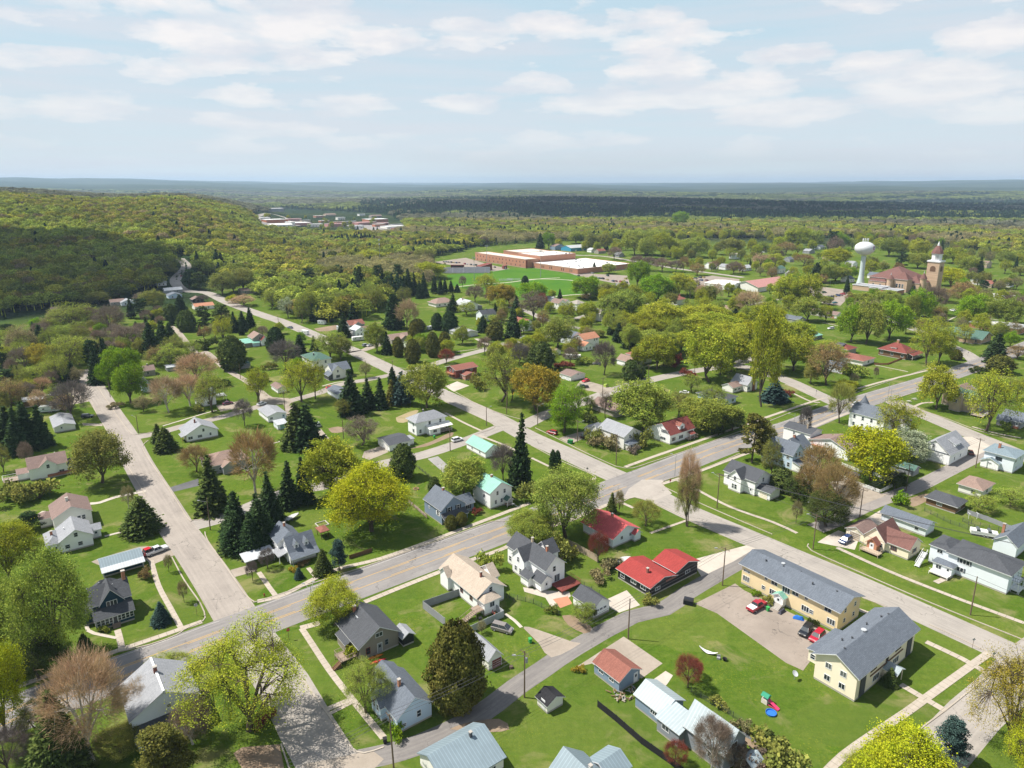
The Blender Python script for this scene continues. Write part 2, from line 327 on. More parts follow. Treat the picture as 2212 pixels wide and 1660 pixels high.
def road_mat(name,base,dark,light,joints=0.0,crack=True,sc=1.0):
 m,t,b=newmat(name);pos=nd(t,'ShaderNodeNewGeometry').outputs['Position'];uv=nd(t,'ShaderNodeUVMap').outputs[0]
 n1=noise(t,pos,.12*sc,5,.65);n2=noise(t,pos,1.3,5,.7);n3=noise(t,vmap(t,uv,(.05,1.1,1)),1.2,4,.6);n4=noise(t,pos,14,2,.5)
 c=mixc(t,ramp(t,n1,[(.36,0.),(.66,.8)]),base,dark)
 c=mixc(t,ramp(t,n3,[(.42,0.),(.66,.6)]),c,light)
 c=mixc(t,ramp(t,n2,[(.45,0.),(.75,.4)]),c,dark)
 c=mixc(t,ramp(t,n4,[(.4,0.),(.8,.25)]),c,tuple(v*.6 for v in dark))
 if crack:
  pc=nd(t,'ShaderNodeTexVoronoi',feature='F1',distance='CHEBYCHEV');pc.inputs['Scale'].default_value=.085;t.links.new(vmap(t,pos,(1,1.4,1),rot=(0,0,.65)),pc.inputs['Vector'])
  c=mixc(t,ramp(t,pc.outputs['Color'],[(.0,.4),(.2,.0),(.8,.0),(1.,.3)]),c,dark)
  v=nd(t,'ShaderNodeTexVoronoi',feature='DISTANCE_TO_EDGE');v.inputs['Scale'].default_value=.14
  nv=nd(t,'ShaderNodeTexNoise',ins={'Scale':.6,'Detail':4});t.links.new(pos,nv.inputs['Vector'])
  ad=nd(t,'ShaderNodeVectorMath',operation='MULTIPLY_ADD');t.links.new(nv.outputs['Color'],ad.inputs[0]);ad.inputs[1].default_value=(5,5,0);t.links.new(pos,ad.inputs[2])
  t.links.new(ad.outputs[0],v.inputs['Vector'])
  k=mth(t,'MULTIPLY',ramp(t,v.outputs['Distance'],[(0.,1.),(.006,.6),(.010,0.)]),ramp(t,noise(t,pos,.1,3),[(.44,0.),(.60,.75)]))
  c=mixc(t,k,c,(.05,.048,.045))
 if joints:
  s=nd(t,'ShaderNodeSeparateXYZ');t.links.new(uv,s.inputs[0])
  fr=mth(t,'FRACT',mth(t,'DIVIDE',s.outputs[0],joints))
  c=mixc(t,ramp(t,fr,[(0.,.85),(.05,.5),(.07,0.)]),c,(.07,.08,.04))
  sl=nd(t,'ShaderNodeTexWhiteNoise',noise_dimensions='1D');t.links.new(mth(t,'FLOOR',mth(t,'DIVIDE',s.outputs[0],joints)),sl.inputs['W'])
  c=mixc(t,mth(t,'MULTIPLY',sl.outputs['Value'],.35),c,dark)
 t.links.new(c,b.inputs['Base Color']);b.inputs['Roughness'].default_value=.92
 bp=nd(t,'ShaderNodeBump',ins={'Strength':.4,'Distance':.03});t.links.new(n2,bp.inputs['Height']);t.links.new(bp.outputs[0],b.inputs['Normal'])
 return m
M_MAIN=road_mat('highway_asphalt',(.245,.23,.22),(.175,.165,.16),(.29,.272,.255))
M_STREET=road_mat('street_asphalt',(.335,.305,.27),(.25,.228,.205),(.395,.36,.32))
M_PINK=road_mat('worn_street_asphalt',(.325,.288,.252),(.24,.212,.188),(.38,.338,.295))
M_ALLEY=road_mat('alley_asphalt',(.205,.19,.18),(.14,.13,.125),(.27,.25,.225))
M_GRAVEL=road_mat('gravel',(.33,.28,.23),(.24,.205,.165),(.40,.35,.29),crack=False)
M_LOT=road_mat('lot_asphalt',(.29,.245,.205),(.22,.185,.155),(.34,.29,.245))
M_CONC=road_mat('concrete_slab',(.47,.42,.36),(.36,.32,.27),(.55,.50,.43),crack=False)
M_DARKDRIVE=road_mat('dark_drive',(.12,.12,.125),(.08,.08,.085),(.16,.16,.16),crack=False)
M_WALK=road_mat('pavement_slab',(.43,.375,.31),(.33,.285,.235),(.50,.445,.37),joints=1.6,crack=False)
M_DIRT=road_mat('bare_earth',(.25,.18,.12),(.17,.12,.08),(.31,.24,.17),crack=False)
M_LINE=road_mat('yellow_line_paint',(.52,.32,.09),(.36,.25,.11),(.58,.38,.13),crack=False)
M_WLINE=road_mat('white_line_paint',(.6,.58,.55),(.42,.4,.37),(.66,.65,.62),crack=False)
M_FIELD=None
def smooth(pts,step=6.0):
 P=[np.array(p[:2],float)for p in pts]
 if len(P)<3:
  a,b=P;n=max(2,int(np.linalg.norm(b-a)/step));return[a+(b-a)*k/n for k in range(n+1)]
 out=[];P=[2*P[0]-P[1]]+P+[2*P[-1]-P[-2]]
 for i in range(1,len(P)-2):
  n=max(2,int(np.linalg.norm(P[i+1]-P[i])/step))
  for k in range(n):
   t=k/n;p0,p1,p2,p3=P[i-1:i+3]
   out.append(.5*((2*p1)+(-p0+p2)*t+(2*p0-5*p1+4*p2-p3)*t*t+(-p0+3*p1-3*p2+p3)*t**3))
 out.append(P[-2]);return out
def pts_px(seq):
 out=[];t=None
 for s in seq:
  if isinstance(s,str):t=s
  else:out.append(G(t,*s))
 return out
ROADS=[]
ZC=[0]
def ribbon(name,seq,w,z,mat,off=0.0,world=None,label=None,kerb=0.0,keep=False,step=6.0):
 ZC[0]+=1;z+=ZC[0]*.0003
 P=smooth(world if world is not None else[(p.x,p.y)for p in pts_px(seq)],step)
 P=np.array(P);T=np.gradient(P,axis=0);T/=np.linalg.norm(T,axis=1)[:,None]+1e-9;N=np.stack([-T[:,1],T[:,0]],-1)
 C=P+N*off;L=C+N*w/2;R=C-N*w/2;s=np.concatenate([[0],np.cumsum(np.linalg.norm(np.diff(P,axis=0),axis=1))])
 mb=MB();n=len(P)
 hz=lambda q:float(hmap(q[0],q[1]))
 for k in range(n):
  mb.v.append((L[k][0],L[k][1],z+hz(L[k])));mb.v.append((R[k][0],R[k][1],z+hz(R[k])))
 for k in range(n-1):mb.f.append((2*k,2*k+1,2*k+3,2*k+2));mb.m.append(0)
 if kerb:
  i=len(mb.v)
  for k in range(n):mb.v.append((L[k][0],L[k][1],0));mb.v.append((R[k][0],R[k][1],0))
  for k in range(n-1):
   mb.f.append((2*k,2*k+2,i+2*k+2,i+2*k));mb.f.append((2*k+1,2*k+3,i+2*k+3,i+2*k+1));mb.m+=[0,0]
 me=mb.mesh(name,[mat]);uvl=me.uv_layers.new(name='UVMap')
 for lp in me.loops:
  vi=lp.vertex_index
  if vi<2*n:uvl.data[lp.index].uv=(s[vi//2],(w/2 if vi%2==0 else-w/2)+off)
  else:uvl.data[lp.index].uv=(s[(vi-2*n)//2],0)
 o=link(name,me);tag(o,label,None,None,'structure')
 if keep or w>3:ROADS.append((C,w/2))
 return P
def patch(name,seq,z,mat,label=None,smooth_edge=False):
 ZC[0]+=1;z+=ZC[0]*.0001
 P=pts_px(seq)
 if smooth_edge:
  Q=[(p.x,p.y)for p in P];Q=smooth(Q+[Q[0]],2.0)[:-1]
 else:Q=[(p.x,p.y)for p in P]
 mb=MB();mb.v=[(q[0],q[1],z+float(hmap(q[0],q[1])))for q in Q];mb.f=[tuple(range(len(Q)))];mb.m=[0]
 me=mb.mesh(name,[mat]);me.uv_layers.new(name='UVMap')
 for lp in me.loops:v=me.vertices[lp.vertex_index].co;me.uv_layers[0].data[lp.index].uv=(v.x*3,v.y*.15)
 import bmesh
 bm=bmesh.new();bm.from_mesh(me);bmesh.ops.triangulate(bm,faces=bm.faces)
 for f in bm.faces:
  if f.normal.z<0:f.normal_flip()
 bm.to_mesh(me);bm.free()
 o=link(name,me);tag(o,label,None,None,'structure');PATCHES.append(Q);return o
PATCHES=[]
main=ribbon('main_road',['B1',(-700,1640),(-150,1400),(560,1112),(1060,928),(1700,688),'B2',(420,418),(900,240),(1380,62),'M3',(1180,1180),(1850,925),'M4',(300,775),(620,650),(1000,525),(1400,405),(1750,290),(2212,120),(2900,-150)],12.6,.030,M_MAIN,keep=True)
ribbon('street',['T1',(1490,820),(1545,890),(1455,1000),(1530,1085),(1720,1110),(1900,1190),(2212,1300),'T2',(230,1340),(500,1450),(840,1590),'M2',(830,150),(1120,290),(1560,500),(2000,700),'M3',(150,842),(500,1000),(800,1140),(1000,1225)],10.0,.022,M_STREET,keep=True)
ribbon('street',['M3',(1020,1230),(1230,1345),(1500,1480),(1920,1659),'B4',(620,225),(1100,430),(1700,700),(2150,905),(2500,1060)],9.2,.022,M_STREET,keep=True)
ribbon('street',['M1',(715,300),(740,380),(820,520),(920,680),(1030,850),(1150,1090),(1330,1390),(1470,1620),'B1',(1290,200),(1440,420),(1590,660)],9.4,.022,M_PINK,keep=True)
ribbon('street',['B1',(1590,660),(1740,880),(1900,1100),(2060,1400),(2190,1620),(2330,1900)],9.8,.024,M_STREET,keep=True)
ribbon('side_street',['M1',(1100,868),(1300,830),(1500,775),(1800,705),'M2',(130,585),(300,560),(560,490),(700,430),(980,378),(1150,345),(1290,330)],5.6,.016,M_PINK,keep=True)
ribbon('side_street',['M1',(1420,1640),(1700,1570),(1930,1500),'M2',(300,1310),(560,1270),(800,1180),(1000,1105),(1200,1055),(1400,1012),(1700,915),(2000,800),(2150,740)],6.6,.018,M_STREET,keep=True)
ribbon('side_street',['M2',(1290,320),(1480,262),(1700,195),'M3',(0,92),(180,50),(330,30),(520,-20)],6.5,.018,M_STREET,keep=True)
ribbon('side_street',['M3',(130,770),(330,672),(620,575),(900,470),(1200,385),(1500,322),(1780,275),(2050,210),(2212,180)],7.5,.018,M_STREET,keep=True)
ribbon('side_street',['M4',(700,600),(480,500),(230,385),'M3',(2010,290),(1850,260)],9.0,.019,M_STREET,keep=True)
ribbon('side_street',['M4',(1120,560),(1280,635),(1500,725),(1760,835),(2000,930),(2300,1060)],9.6,.020,M_STREET,keep=True)
ribbon('side_street',['M4',(1850,290),(1790,210),(1700,150),(1590,100),'T4',(1500,1480),(1290,1400),(1150,1340),(900,1240)],8.5,.019,M_STREET,keep=True)
ribbon('side_street',['B4',(1500,1720),(1700,1500),(1880,1300),(2050,1150),(2230,960),(2400,830)],8.6,.018,M_STREET,keep=True)
ribbon('alley',['B2',(300,1625),(560,1570),(800,1500),(1100,1360),(1300,1230),(1440,1120),(1620,1000),(1830,860),(2212,650),'B3',(640,600),(800,490),(960,395),(1110,310),(1260,240),(1380,160)],4.8,.014,M_ALLEY,keep=True)
ribbon('alley',['M4',(480,1620),(640,1560),(850,1455),(1050,1375),(1290,1290),(1600,1135),(1850,1015),(2010,955)],5.6,.014,road_mat('worn_alley_asphalt',(.27,.245,.225),(.20,.18,.17),(.33,.3,.27)),keep=True)
ribbon('lane',['T1',(1420,1380),(1480,1430),(1560,1530),(1650,1620),'M1',(1700,150),(1880,300),(2050,400),(2212,530)],3.6,.012,M_GRAVEL,keep=True)
ribbon('lane',['M2',(530,800),(590,870),(640,930)],3.0,.012,M_GRAVEL)
ribbon('lane',['T2',(1680,1590),(1900,1560),(2212,1480)],1.,.011,M_GRAVEL)
ribbon('far_road',['D',(545,470),(580,462),(600,466),(640,478),(700,492)],12,.3,M_STREET,step=20,keep=True)
ribbon('side_street',['T3',(560,1320),(900,1230),(1300,1180)],6.5,.018,M_STREET,keep=True)
ribbon('side_street',['T3',(540,790),(800,800),(1050,840),(1400,900),(1700,940),(1960,975)],8,.018,M_STREET,keep=True)
ribbon('side_street',['T3',(0,1220),(150,1250),(330,1330),(560,1390),(640,1400)],6.5,.017,M_STREET,keep=True)
ribbon('side_street',['T4',(-60,1210),(190,1155),(420,1180)],6,.017,M_STREET,keep=True)
patch('car_park',['T2',(1480,850),(1760,812),(1960,870),(2130,905),(1990,925),(1830,900)],.03,M_LOT)
patch('car_park',['T3',(430,905),(700,945),(1000,960),(1020,1035),(870,1020),(700,985),(560,955)],.03,M_LOT)
patch('car_park',['T3',(1500,985),(1700,960),(1930,990),(1920,1050),(1620,1060),(1480,1040)],.03,M_LOT)
patch('car_park',['T4',(440,1040),(740,1080),(760,1140),(690,1210),(560,1200),(420,1110)],.03,M_LOT)
patch('car_park',['B4',(10,560),(280,425),(340,470),(960,770),(900,810),(770,960),(735,1008),(620,955),(160,625)],.010,M_LOT,'apartment car park')
M_LAWN2,_t,_b=newmat('mown_field');_p=nd(_t,'ShaderNodeNewGeometry').outputs['Position']
_g=mixc(_t,ramp(_t,noise(_t,_p,.03,5,.6),[(.35,0.),(.65,1.)]),(.045,.135,.018),(.075,.165,.022))
_w=mth(_t,'FRACT',mth(_t,'MULTIPLY',nd(_t,'ShaderNodeSeparateXYZ').outputs[0],1.));
_t.links.new(mixc(_t,ramp(_t,noise(_t,_p,.4,4,.7),[(.4,0.),(.7,.5)]),_g,(.10,.17,.02)),_b.inputs['Base Color']);_b.inputs['Roughness'].default_value=1;_b.inputs['Specular IOR Level'].default_value=0
patch('sports_field',['T2',(1600,955),(1960,925),'T3',(0,900),(240,900),(560,955),(700,1000),(740,1060),(640,1110),(330,1150),(0,1170),'T2',(2090,1160),(1800,1080),(1640,1040)],.008,M_LAWN2,'mown grass sports field below the brick school')
ribbon('running_path',['T2',(1700,1052),(1900,1030),'T3',(0,1018),(230,990),(430,992),(560,1003),(700,1030),(800,1050),(790,1085),(700,1112),(540,1120),(330,1140)],2.6,.016,M_CONC,step=4)
ribbon('running_path',['T3',(160,1000),(300,985),(440,978)],2.2,.014,M_CONC,step=4)
M_SHOP=road_mat('shop_asphalt',(.27,.25,.24),(.18,.17,.16),(.36,.34,.32))
patch('car_park',['T2',(20,520),(250,500),(420,520),(420,550),(120,560)],1.0,M_SHOP);patch('car_park',['T2',(760,545),(1000,545),(1240,585),(1100,605),(860,580)],1.0,M_SHOP)
mp=np.array(main)
def stripes(P,off,dash=None,w=.16,name='road_marking',mat=None,z=.042,s0=0,s1=1e9,skip=()):
 s=np.concatenate([[0],np.cumsum(np.linalg.norm(np.diff(P,axis=0),axis=1))])
 T=np.gradient(P,axis=0);T/=np.linalg.norm(T,axis=1)[:,None];N=np.stack([-T[:,1],T[:,0]],-1)
 def at(q):return np.array([np.interp(q,s,P[:,0]+N[:,0]*off),np.interp(q,s,P[:,1]+N[:,1]*off)]),np.array([np.interp(q,s,N[:,0]),np.interp(q,s,N[:,1])])
 mb=MB();q=s0;e=min(s1,s[-1]);d=dash or(4.0,0.0)
 while q<e:
  a,na=at(q);b,nb=at(min(e,q+d[0]))
  if not any(k0<q<k1 for k0,k1 in skip):
   mb.quad([(*(a-na*w/2),z),(*(b-nb*w/2),z),(*(b+nb*w/2),z),(*(a+na*w/2),z)])
  q+=d[0]+d[1]
 me=mb.mesh(name,[mat or M_LINE]);me.uv_layers.new(name='UVMap');o=link(name,me);tag(o,None,None,None,'structure')
def arc(px):
 p=G(*px);d=np.hypot(mp[:,0]-p.x,mp[:,1]-p.y);s=np.concatenate([[0],np.cumsum(np.linalg.norm(np.diff(mp,axis=0),axis=1))]);return s[d.argmin()]
gaps=[(arc(('B1',1500,760)),arc(('B1',1700,690))),(arc(('M3',860,1290)),arc(('M3',1130,1200))),(arc(('M4',600,655)),arc(('M4',760,600)))]
for sg in(1,-1):
 stripes(mp,sg*1.9,None,.20,skip=gaps if sg==1 else gaps)
 stripes(mp,sg*1.4,(7.0,9.0),.18)
stripes(mp,5.6,None,.10,mat=M_WLINE,skip=gaps)
M_KERB=road_mat('kerb_concrete',(.40,.35,.29),(.29,.25,.20),(.47,.42,.36),crack=False)
def kerb(seq):ribbon('kerb',seq,.28,.13,M_KERB,kerb=1,step=3)
for k in(['B1',(690,905),(1000,835),(1180,770),(1230,735),(1330,690)],['B1',(1330,690),(1372,655),(1340,560),(1230,400),(1150,250)],['B1',(1370,80),(1390,140),(1530,340),(1640,500),(1700,548)],['B1',(1700,548),(1740,540),(2212,385),'B2',(500,290),(1000,112),(1290,10),'M3',(0,1560),(180,1480)],['M3',(600,1290),(700,1250),(735,1210),(700,1170),(430,1050),(200,930)],['M3',(235,785),(430,880),(640,985),(870,1090),(930,1110),(1040,1120),(1180,1075),(1500,970),(1930,815),'M4',(60,745),(300,650),(500,590)],['M3',(1300,1225),(1305,1275),(1600,1410),(1900,1540),(2200,1668)],['M3',(1930,1000),(1640,1120),(1300,1222)],['M3',(960,1400),(1060,1362),(1240,1420),(1500,1540),(1760,1659)],['M4',(160,860),(400,765),(620,690),(740,640)],['M4',(800,500),(1000,430),(1300,330),(1480,275)],['M4',(1100,560),(1230,515),(1420,455)],['M4',(520,545),(380,480),(230,425)],['M4',(1330,625),(1600,720),(1840,810),(2150,890)],['B4',(770,160),(790,205),(1100,345),(1600,560),(2100,760),(2212,805)],['B4',(1130,520),(1290,580)],['B4',(1580,700),(1800,800),(1960,880),(2040,930),(2045,965),(1960,1050),(1690,1270),(1480,1430),(1300,1620)],['B2',(0,1040),(100,1180),(180,1290),(290,1450),(350,1530),(430,1560),(560,1520)],['B1',(1870,790),(1880,850),(2000,1050),(2120,1200),(2212,1330)],['B1',(1880,1500),(1940,1680)],['M1',(690,380),(780,620),(880,800),(1000,1010),(1150,1250),(1210,1360)],['M1',(780,400),(900,580),(1010,740),(1095,835),(1140,838),(1270,822)],['M1',(1230,890),(1185,930),(1200,990),(1400,1290),(1560,1540),(1600,1550),(1700,1545)],['M2',(930,160),(1120,260),(1290,298),(1380,285),(1500,240)],['M2',(1660,480),(1860,590),(2060,670),(2212,712)],['M2',(1580,565),(1800,665),(1985,755),(1985,790),(1840,840)]):kerb(k)
def walk(seq,w=1.5,name='pavement',mat=None,z=.045):ribbon(name,seq,w,z,mat or M_WALK,step=3)
walk(['B1',(120,1115),(350,1030),(800,870),(1080,775),(1350,680)])
walk(['B1',(1720,545),(1900,500),'B2',(200,345),(540,258),(900,130),'M2',(1640,1659),(2212,1440),'M3',(190,1410)])
walk(['M3',(600,1245),(730,1205)],1.6)
walk(['M3',(980,1110),(1200,1030),(1560,905),(1930,775),'M4',(480,560),(560,545)])
walk(['M4',(830,460),(1100,385),(1490,290)])
walk(['M3',(1290,1250),(1500,1180),(1820,1060),'M4',(250,870),(600,720),(760,660)])
walk(['B2',(0,725),(130,690)],1.8)
walk(['B2',(430,550),(700,440),(980,330),(1180,255),(1350,195),'M3',(330,1615),(530,1550),(830,1425),(960,1390)])
walk(['B2',(10,725),(60,800),(200,1010),(380,1240),(560,1460)],1.3)
walk(['B1',(1010,270),(1060,440),(1140,590),(1215,730)],1.2)
walk(['B2',(160,1275),(340,1200)],1.2,z=.049);walk(['B2',(190,1300),(360,1215)],.8,z=.049)
walk(['M3',(1400,1215),(1560,1290),(1850,1440),(2212,1570),'M4',(330,1659)],1.2)
walk(['M3',(960,1410),(1050,1450)],1.2)
walk(['M3',(1190,1659),(1500,1550)],.9)
walk(['B4',(960,185),(1300,340),(1700,500),(2212,690)],1.3)
walk(['B4',(1620,420),(1720,375)],1.4)
walk(['B4',(1105,600),(1190,630)],1.3)
walk(['B4',(1555,815),(1800,930),(1990,1040)],1.5,z=.049)
walk(['B4',(1980,890),(1850,980),(1600,1160),(1420,1290),(1180,1450),(1000,1580),(880,1700)],1.6)
walk(['B4',(1385,1100),(1520,1180),(1690,1280)],1.5,z=.052)
walk(['M2',(1590,660),(1740,740),(1890,810)],1.2)
walk(['M2',(1870,848),(2060,920),(2180,975)],1.2)
walk(['M3',(205,1035),(350,1105)],1.1)
walk(['M4',(300,500),(440,565),(520,575)],1.2)
walk(['M4',(1290,615),(1370,580),(1460,575)],1.3)
walk(['M4',(1780,775),(2000,835),(2190,870)],1.2)
walk(['M4',(1290,805),(1400,850)],1.2)
walk(['M1',(740,1415),(830,1405),(960,1360),(1210,1310)],1.7,'garden_path',M_CONC)
walk(['M1',(1350,770),(1500,725),(1700,665),(1800,640)],.9,'garden_path',M_CONC)
walk(['B1',(700,110),(820,80),(900,70)],1.0,'garden_path',M_CONC)
walk(['B1',(785,735),(800,790),(815,860)],1.3,'garden_path',M_WALK)
walk(['B1',(565,650),(590,740),(680,770),(780,790)],.8,'garden_path',M_CONC)
walk(['B1',(1730,350),(1800,450),(1860,530)],1.2,'garden_path',M_WALK)
walk(['B1',(2060,320),(2120,390)],1.1,'garden_path',M_WALK)
walk(['M2',(1290,1400),(1380,1470),(1420,1510)],.8,'garden_path',M_CONC)
walk(['M2',(160,915),(230,895),(300,880)],.8,'garden_path',M_CONC)
walk(['B2',(1370,630),(1430,670),(1480,720)],.8,'garden_path',M_CONC)
walk(['M2',(570,440),(680,410),(760,400)],1.0,'garden_path',M_CONC)
walk(['M3',(330,520+30),(520,500+30)],.9,'garden_path',M_CONC)
walk(['M4',(980,265),(1250,320)],.9,'garden_path',M_CONC)
walk(['T4',(1500,1380),(1700,1290),(2000,1330)],1.3)
walk(['T4',(540,1350),(700,1385)],1.2)
patch('driveway',['M1',(1400,1282),(1645,1205),(1650,1265),(1420,1320)],.012,M_DARKDRIVE)
patch('driveway',['M1',(680,745),(850,750),(850,770),(690,765)],.012,M_GRAVEL)
patch('driveway',['M1',(1790,600),(1990,560),(2080,600),(1830,650)],.012,M_GRAVEL)
patch('driveway',['M1',(690,430),(740,500),(770,560),(560,600),(480,590),(470,500)],.012,M_GRAVEL)
patch('driveway',['B1',(610,280),(660,258),(930,180),(1110,170),(1180,230),(1020,300),(980,270),(680,310)],.012,M_GRAVEL)
patch('driveway',['B1',(1540,335),(1650,305),(1720,340),(1570,382)],.012,M_GRAVEL)
patch('driveway',['M2',(920,980),(1060,935),(1120,985),(1040,1020),(960,1050),(900,1030)],.012,M_GRAVEL)
patch('driveway',['M2',(1445,1042),(1530,1020),(1650,1130),(1580,1160)],.020,road_mat('pale_drive',(.30,.29,.27),(.23,.22,.21),(.35,.34,.32)))
patch('driveway',['M2',(1590,440),(1690,400),(1790,435),(1660,485)],.020,M_CONC)
patch('driveway',['M2',(40,600),(60,480),(160,530),(290,540),(330,570),(330,690),(270,690),(250,590)],.011,M_GRAVEL)
patch('driveway',['M2',(870,145),(960,105),(1080,70),(1100,90),(930,150)],.011,M_GRAVEL)
patch('driveway',['M2',(1830,45),(1870,45),(1980,95),(1940,105)],.011,M_CONC)
patch('driveway',['M3',(610,395),(700,405),(900,460),(820,510),(700,480),(560,460)],.020,M_GRAVEL)
patch('driveway',['M3',(430,870),(600,820),(680,810),(720,840),(520,920)],.020,M_GRAVEL)
patch('driveway',['M3',(1010,1290),(1120,1215),(1290,1215),(1300,1260),(1370,1330),(1190,1400),(1060,1360),(960,1380)],.026,road_mat('pale_patch',(.37,.335,.295),(.29,.26,.23),(.43,.385,.34)))
patch('driveway',['M4',(700,1180),(1010,1325),(1080,1340),(830,1440),(700,1370),(600,1240)],.012,M_GRAVEL)
patch('driveway',['M4',(1640,860),(1780,860),(1960,945),(1830,1010),(1740,990)],.026,M_CONC)
patch('driveway',['M4',(1020,1470),(1000,1480),(900,1540),(1040,1610),(1090,1560)],.012,M_CONC)
patch('driveway',['M4',(1250,1370),(1420,1330),(1420,1380),(1290,1440)],.012,M_DIRT,smooth_edge=True)
patch('driveway',['B4',(970,70),(1110,120),(1080,200),(830,150),(890,110)],.012,M_CONC)
patch('driveway',['B3',(845,265),(1200,170),(1260,190),(1110,280),(900,380),(870,330)],.011,M_CONC)
patch('driveway',['B3',(270,530),(400,470),(490,570),(350,620),(290,590)],.012,M_CONC)
patch('driveway',['B2',(1495,725),(1530,715),(1820,815),(1870,830),(1680,920),(1600,830)],.011,M_GRAVEL,smooth_edge=True)
patch('driveway',['B3',(380,780),(640,960),(500,1060),(200,990),(170,960),(60,985)],.010,M_GRAVEL)
patch('driveway',['B3',(660,1010),(710,1040),(670,1100),(640,1130),(640,1250),(570,1200),(500,1130),(560,1080)],.016,M_CONC)
patch('driveway',['B2',(0,1640),(480,1540),(560,1600),(460,1700),(350,1760)],.017,M_GRAVEL)
patch('patio',['B2',(1490,450),(1620,470),(1800,480),(1810,510),(1690,600),(1640,520),(1500,480)],.012,M_CONC)
patch('patio',['B2',(1690,530),(1790,510),(1820,560),(1740,590)],.018,lin_mat('plain','orange'))
patch('patio',['M1',(310,1505),(350,1475),(400,1480),(440,1500),(380,1540),(320,1535)],.012,M_CONC,smooth_edge=True)
patch('bare_patch',['M2',(620,790),(700,775),(760,790),(740,820),(650,825)],.009,M_DIRT,smooth_edge=True)
patch('bare_patch',['M2',(1290,940+20),(1480,880+15),(1640,820),(1650,850),(1500,915),(1430,940)],.009,M_DIRT,smooth_edge=True)
patch('bare_patch',['M2',(1180,700),(1300,650),(1370,640),(1290,730),(1200,740)],.009,road_mat('sandy_earth',(.33,.26,.15),(.22,.2,.09),(.38,.31,.2),crack=False),smooth_edge=True)
patch('bare_patch',['B1',(1560,1560),(1620,1520),(1870,1500),(1900,1659),(1640,1700)],.009,M_DIRT)
patch('bare_patch',['B2',(1000,1400),(1100,1360),(1330,1330),(1400,1400),(1250,1420)],.009,M_DIRT,smooth_edge=True)
patch('bare_patch',['B2',(1750,640),(1850,640),(1950,720),(1900,760),(1790,700)],.009,M_DIRT,smooth_edge=True)
patch('bare_patch',['T2',(500,1400),(700,1370),(720,1400),(560,1425)],.009,M_DIRT,smooth_edge=True)
patch('garden_bed',['B3',(1190,1450),(1290,1500),(1250,1530),(1150,1470)],.012,M_DIRT)
patch('garden_bed',['B3',(1150,1400),(1300,1480),(1270,1530),(1060,1380)],.010,M_DARKDRIVE)
UA=Vector((.7965,.6046,0));VA=Vector((-.6046,.7965,0));GRID=math.atan2(.6046,.7965)
LAND=[];FOOT=[]
WCACHE={}
def winmesh(w,h,style,tr):
 k=(round(w,2),round(h,2),style,tr)
 if k in WCACHE:return WCACHE[k]
 f=.09;mb=MB();d0,d1=-.07,.03
 mb.box(-w/2-f,d0,-h/2-f,w/2+f,d1,-h/2);mb.box(-w/2-f,d0,h/2,w/2+f,d1,h/2+f)
 mb.box(-w/2-f,d0,-h/2,-w/2,d1,h/2);mb.box(w/2,d0,-h/2,w/2+f,d1,h/2)
 if style=='sash':mb.box(-w/2,d0+.02,-.03,w/2,d1,.03)
 if style=='slide':mb.box(-.035,d0+.02,-h/2,.035,d1,h/2)
 if style=='triple':
  for q in(-w/6,w/6):mb.box(q-.05,d0+.01,-h/2,q+.05,d1,h/2)
 pm=MB();pm.box(-w/2,d0+.045,-h/2,w/2,d1-.02,h/2)
 WCACHE[k]=(mb.mesh('window',[lin_mat('plain',tr)]),pm.mesh('pane',[glass_mat()]));return WCACHE[k]
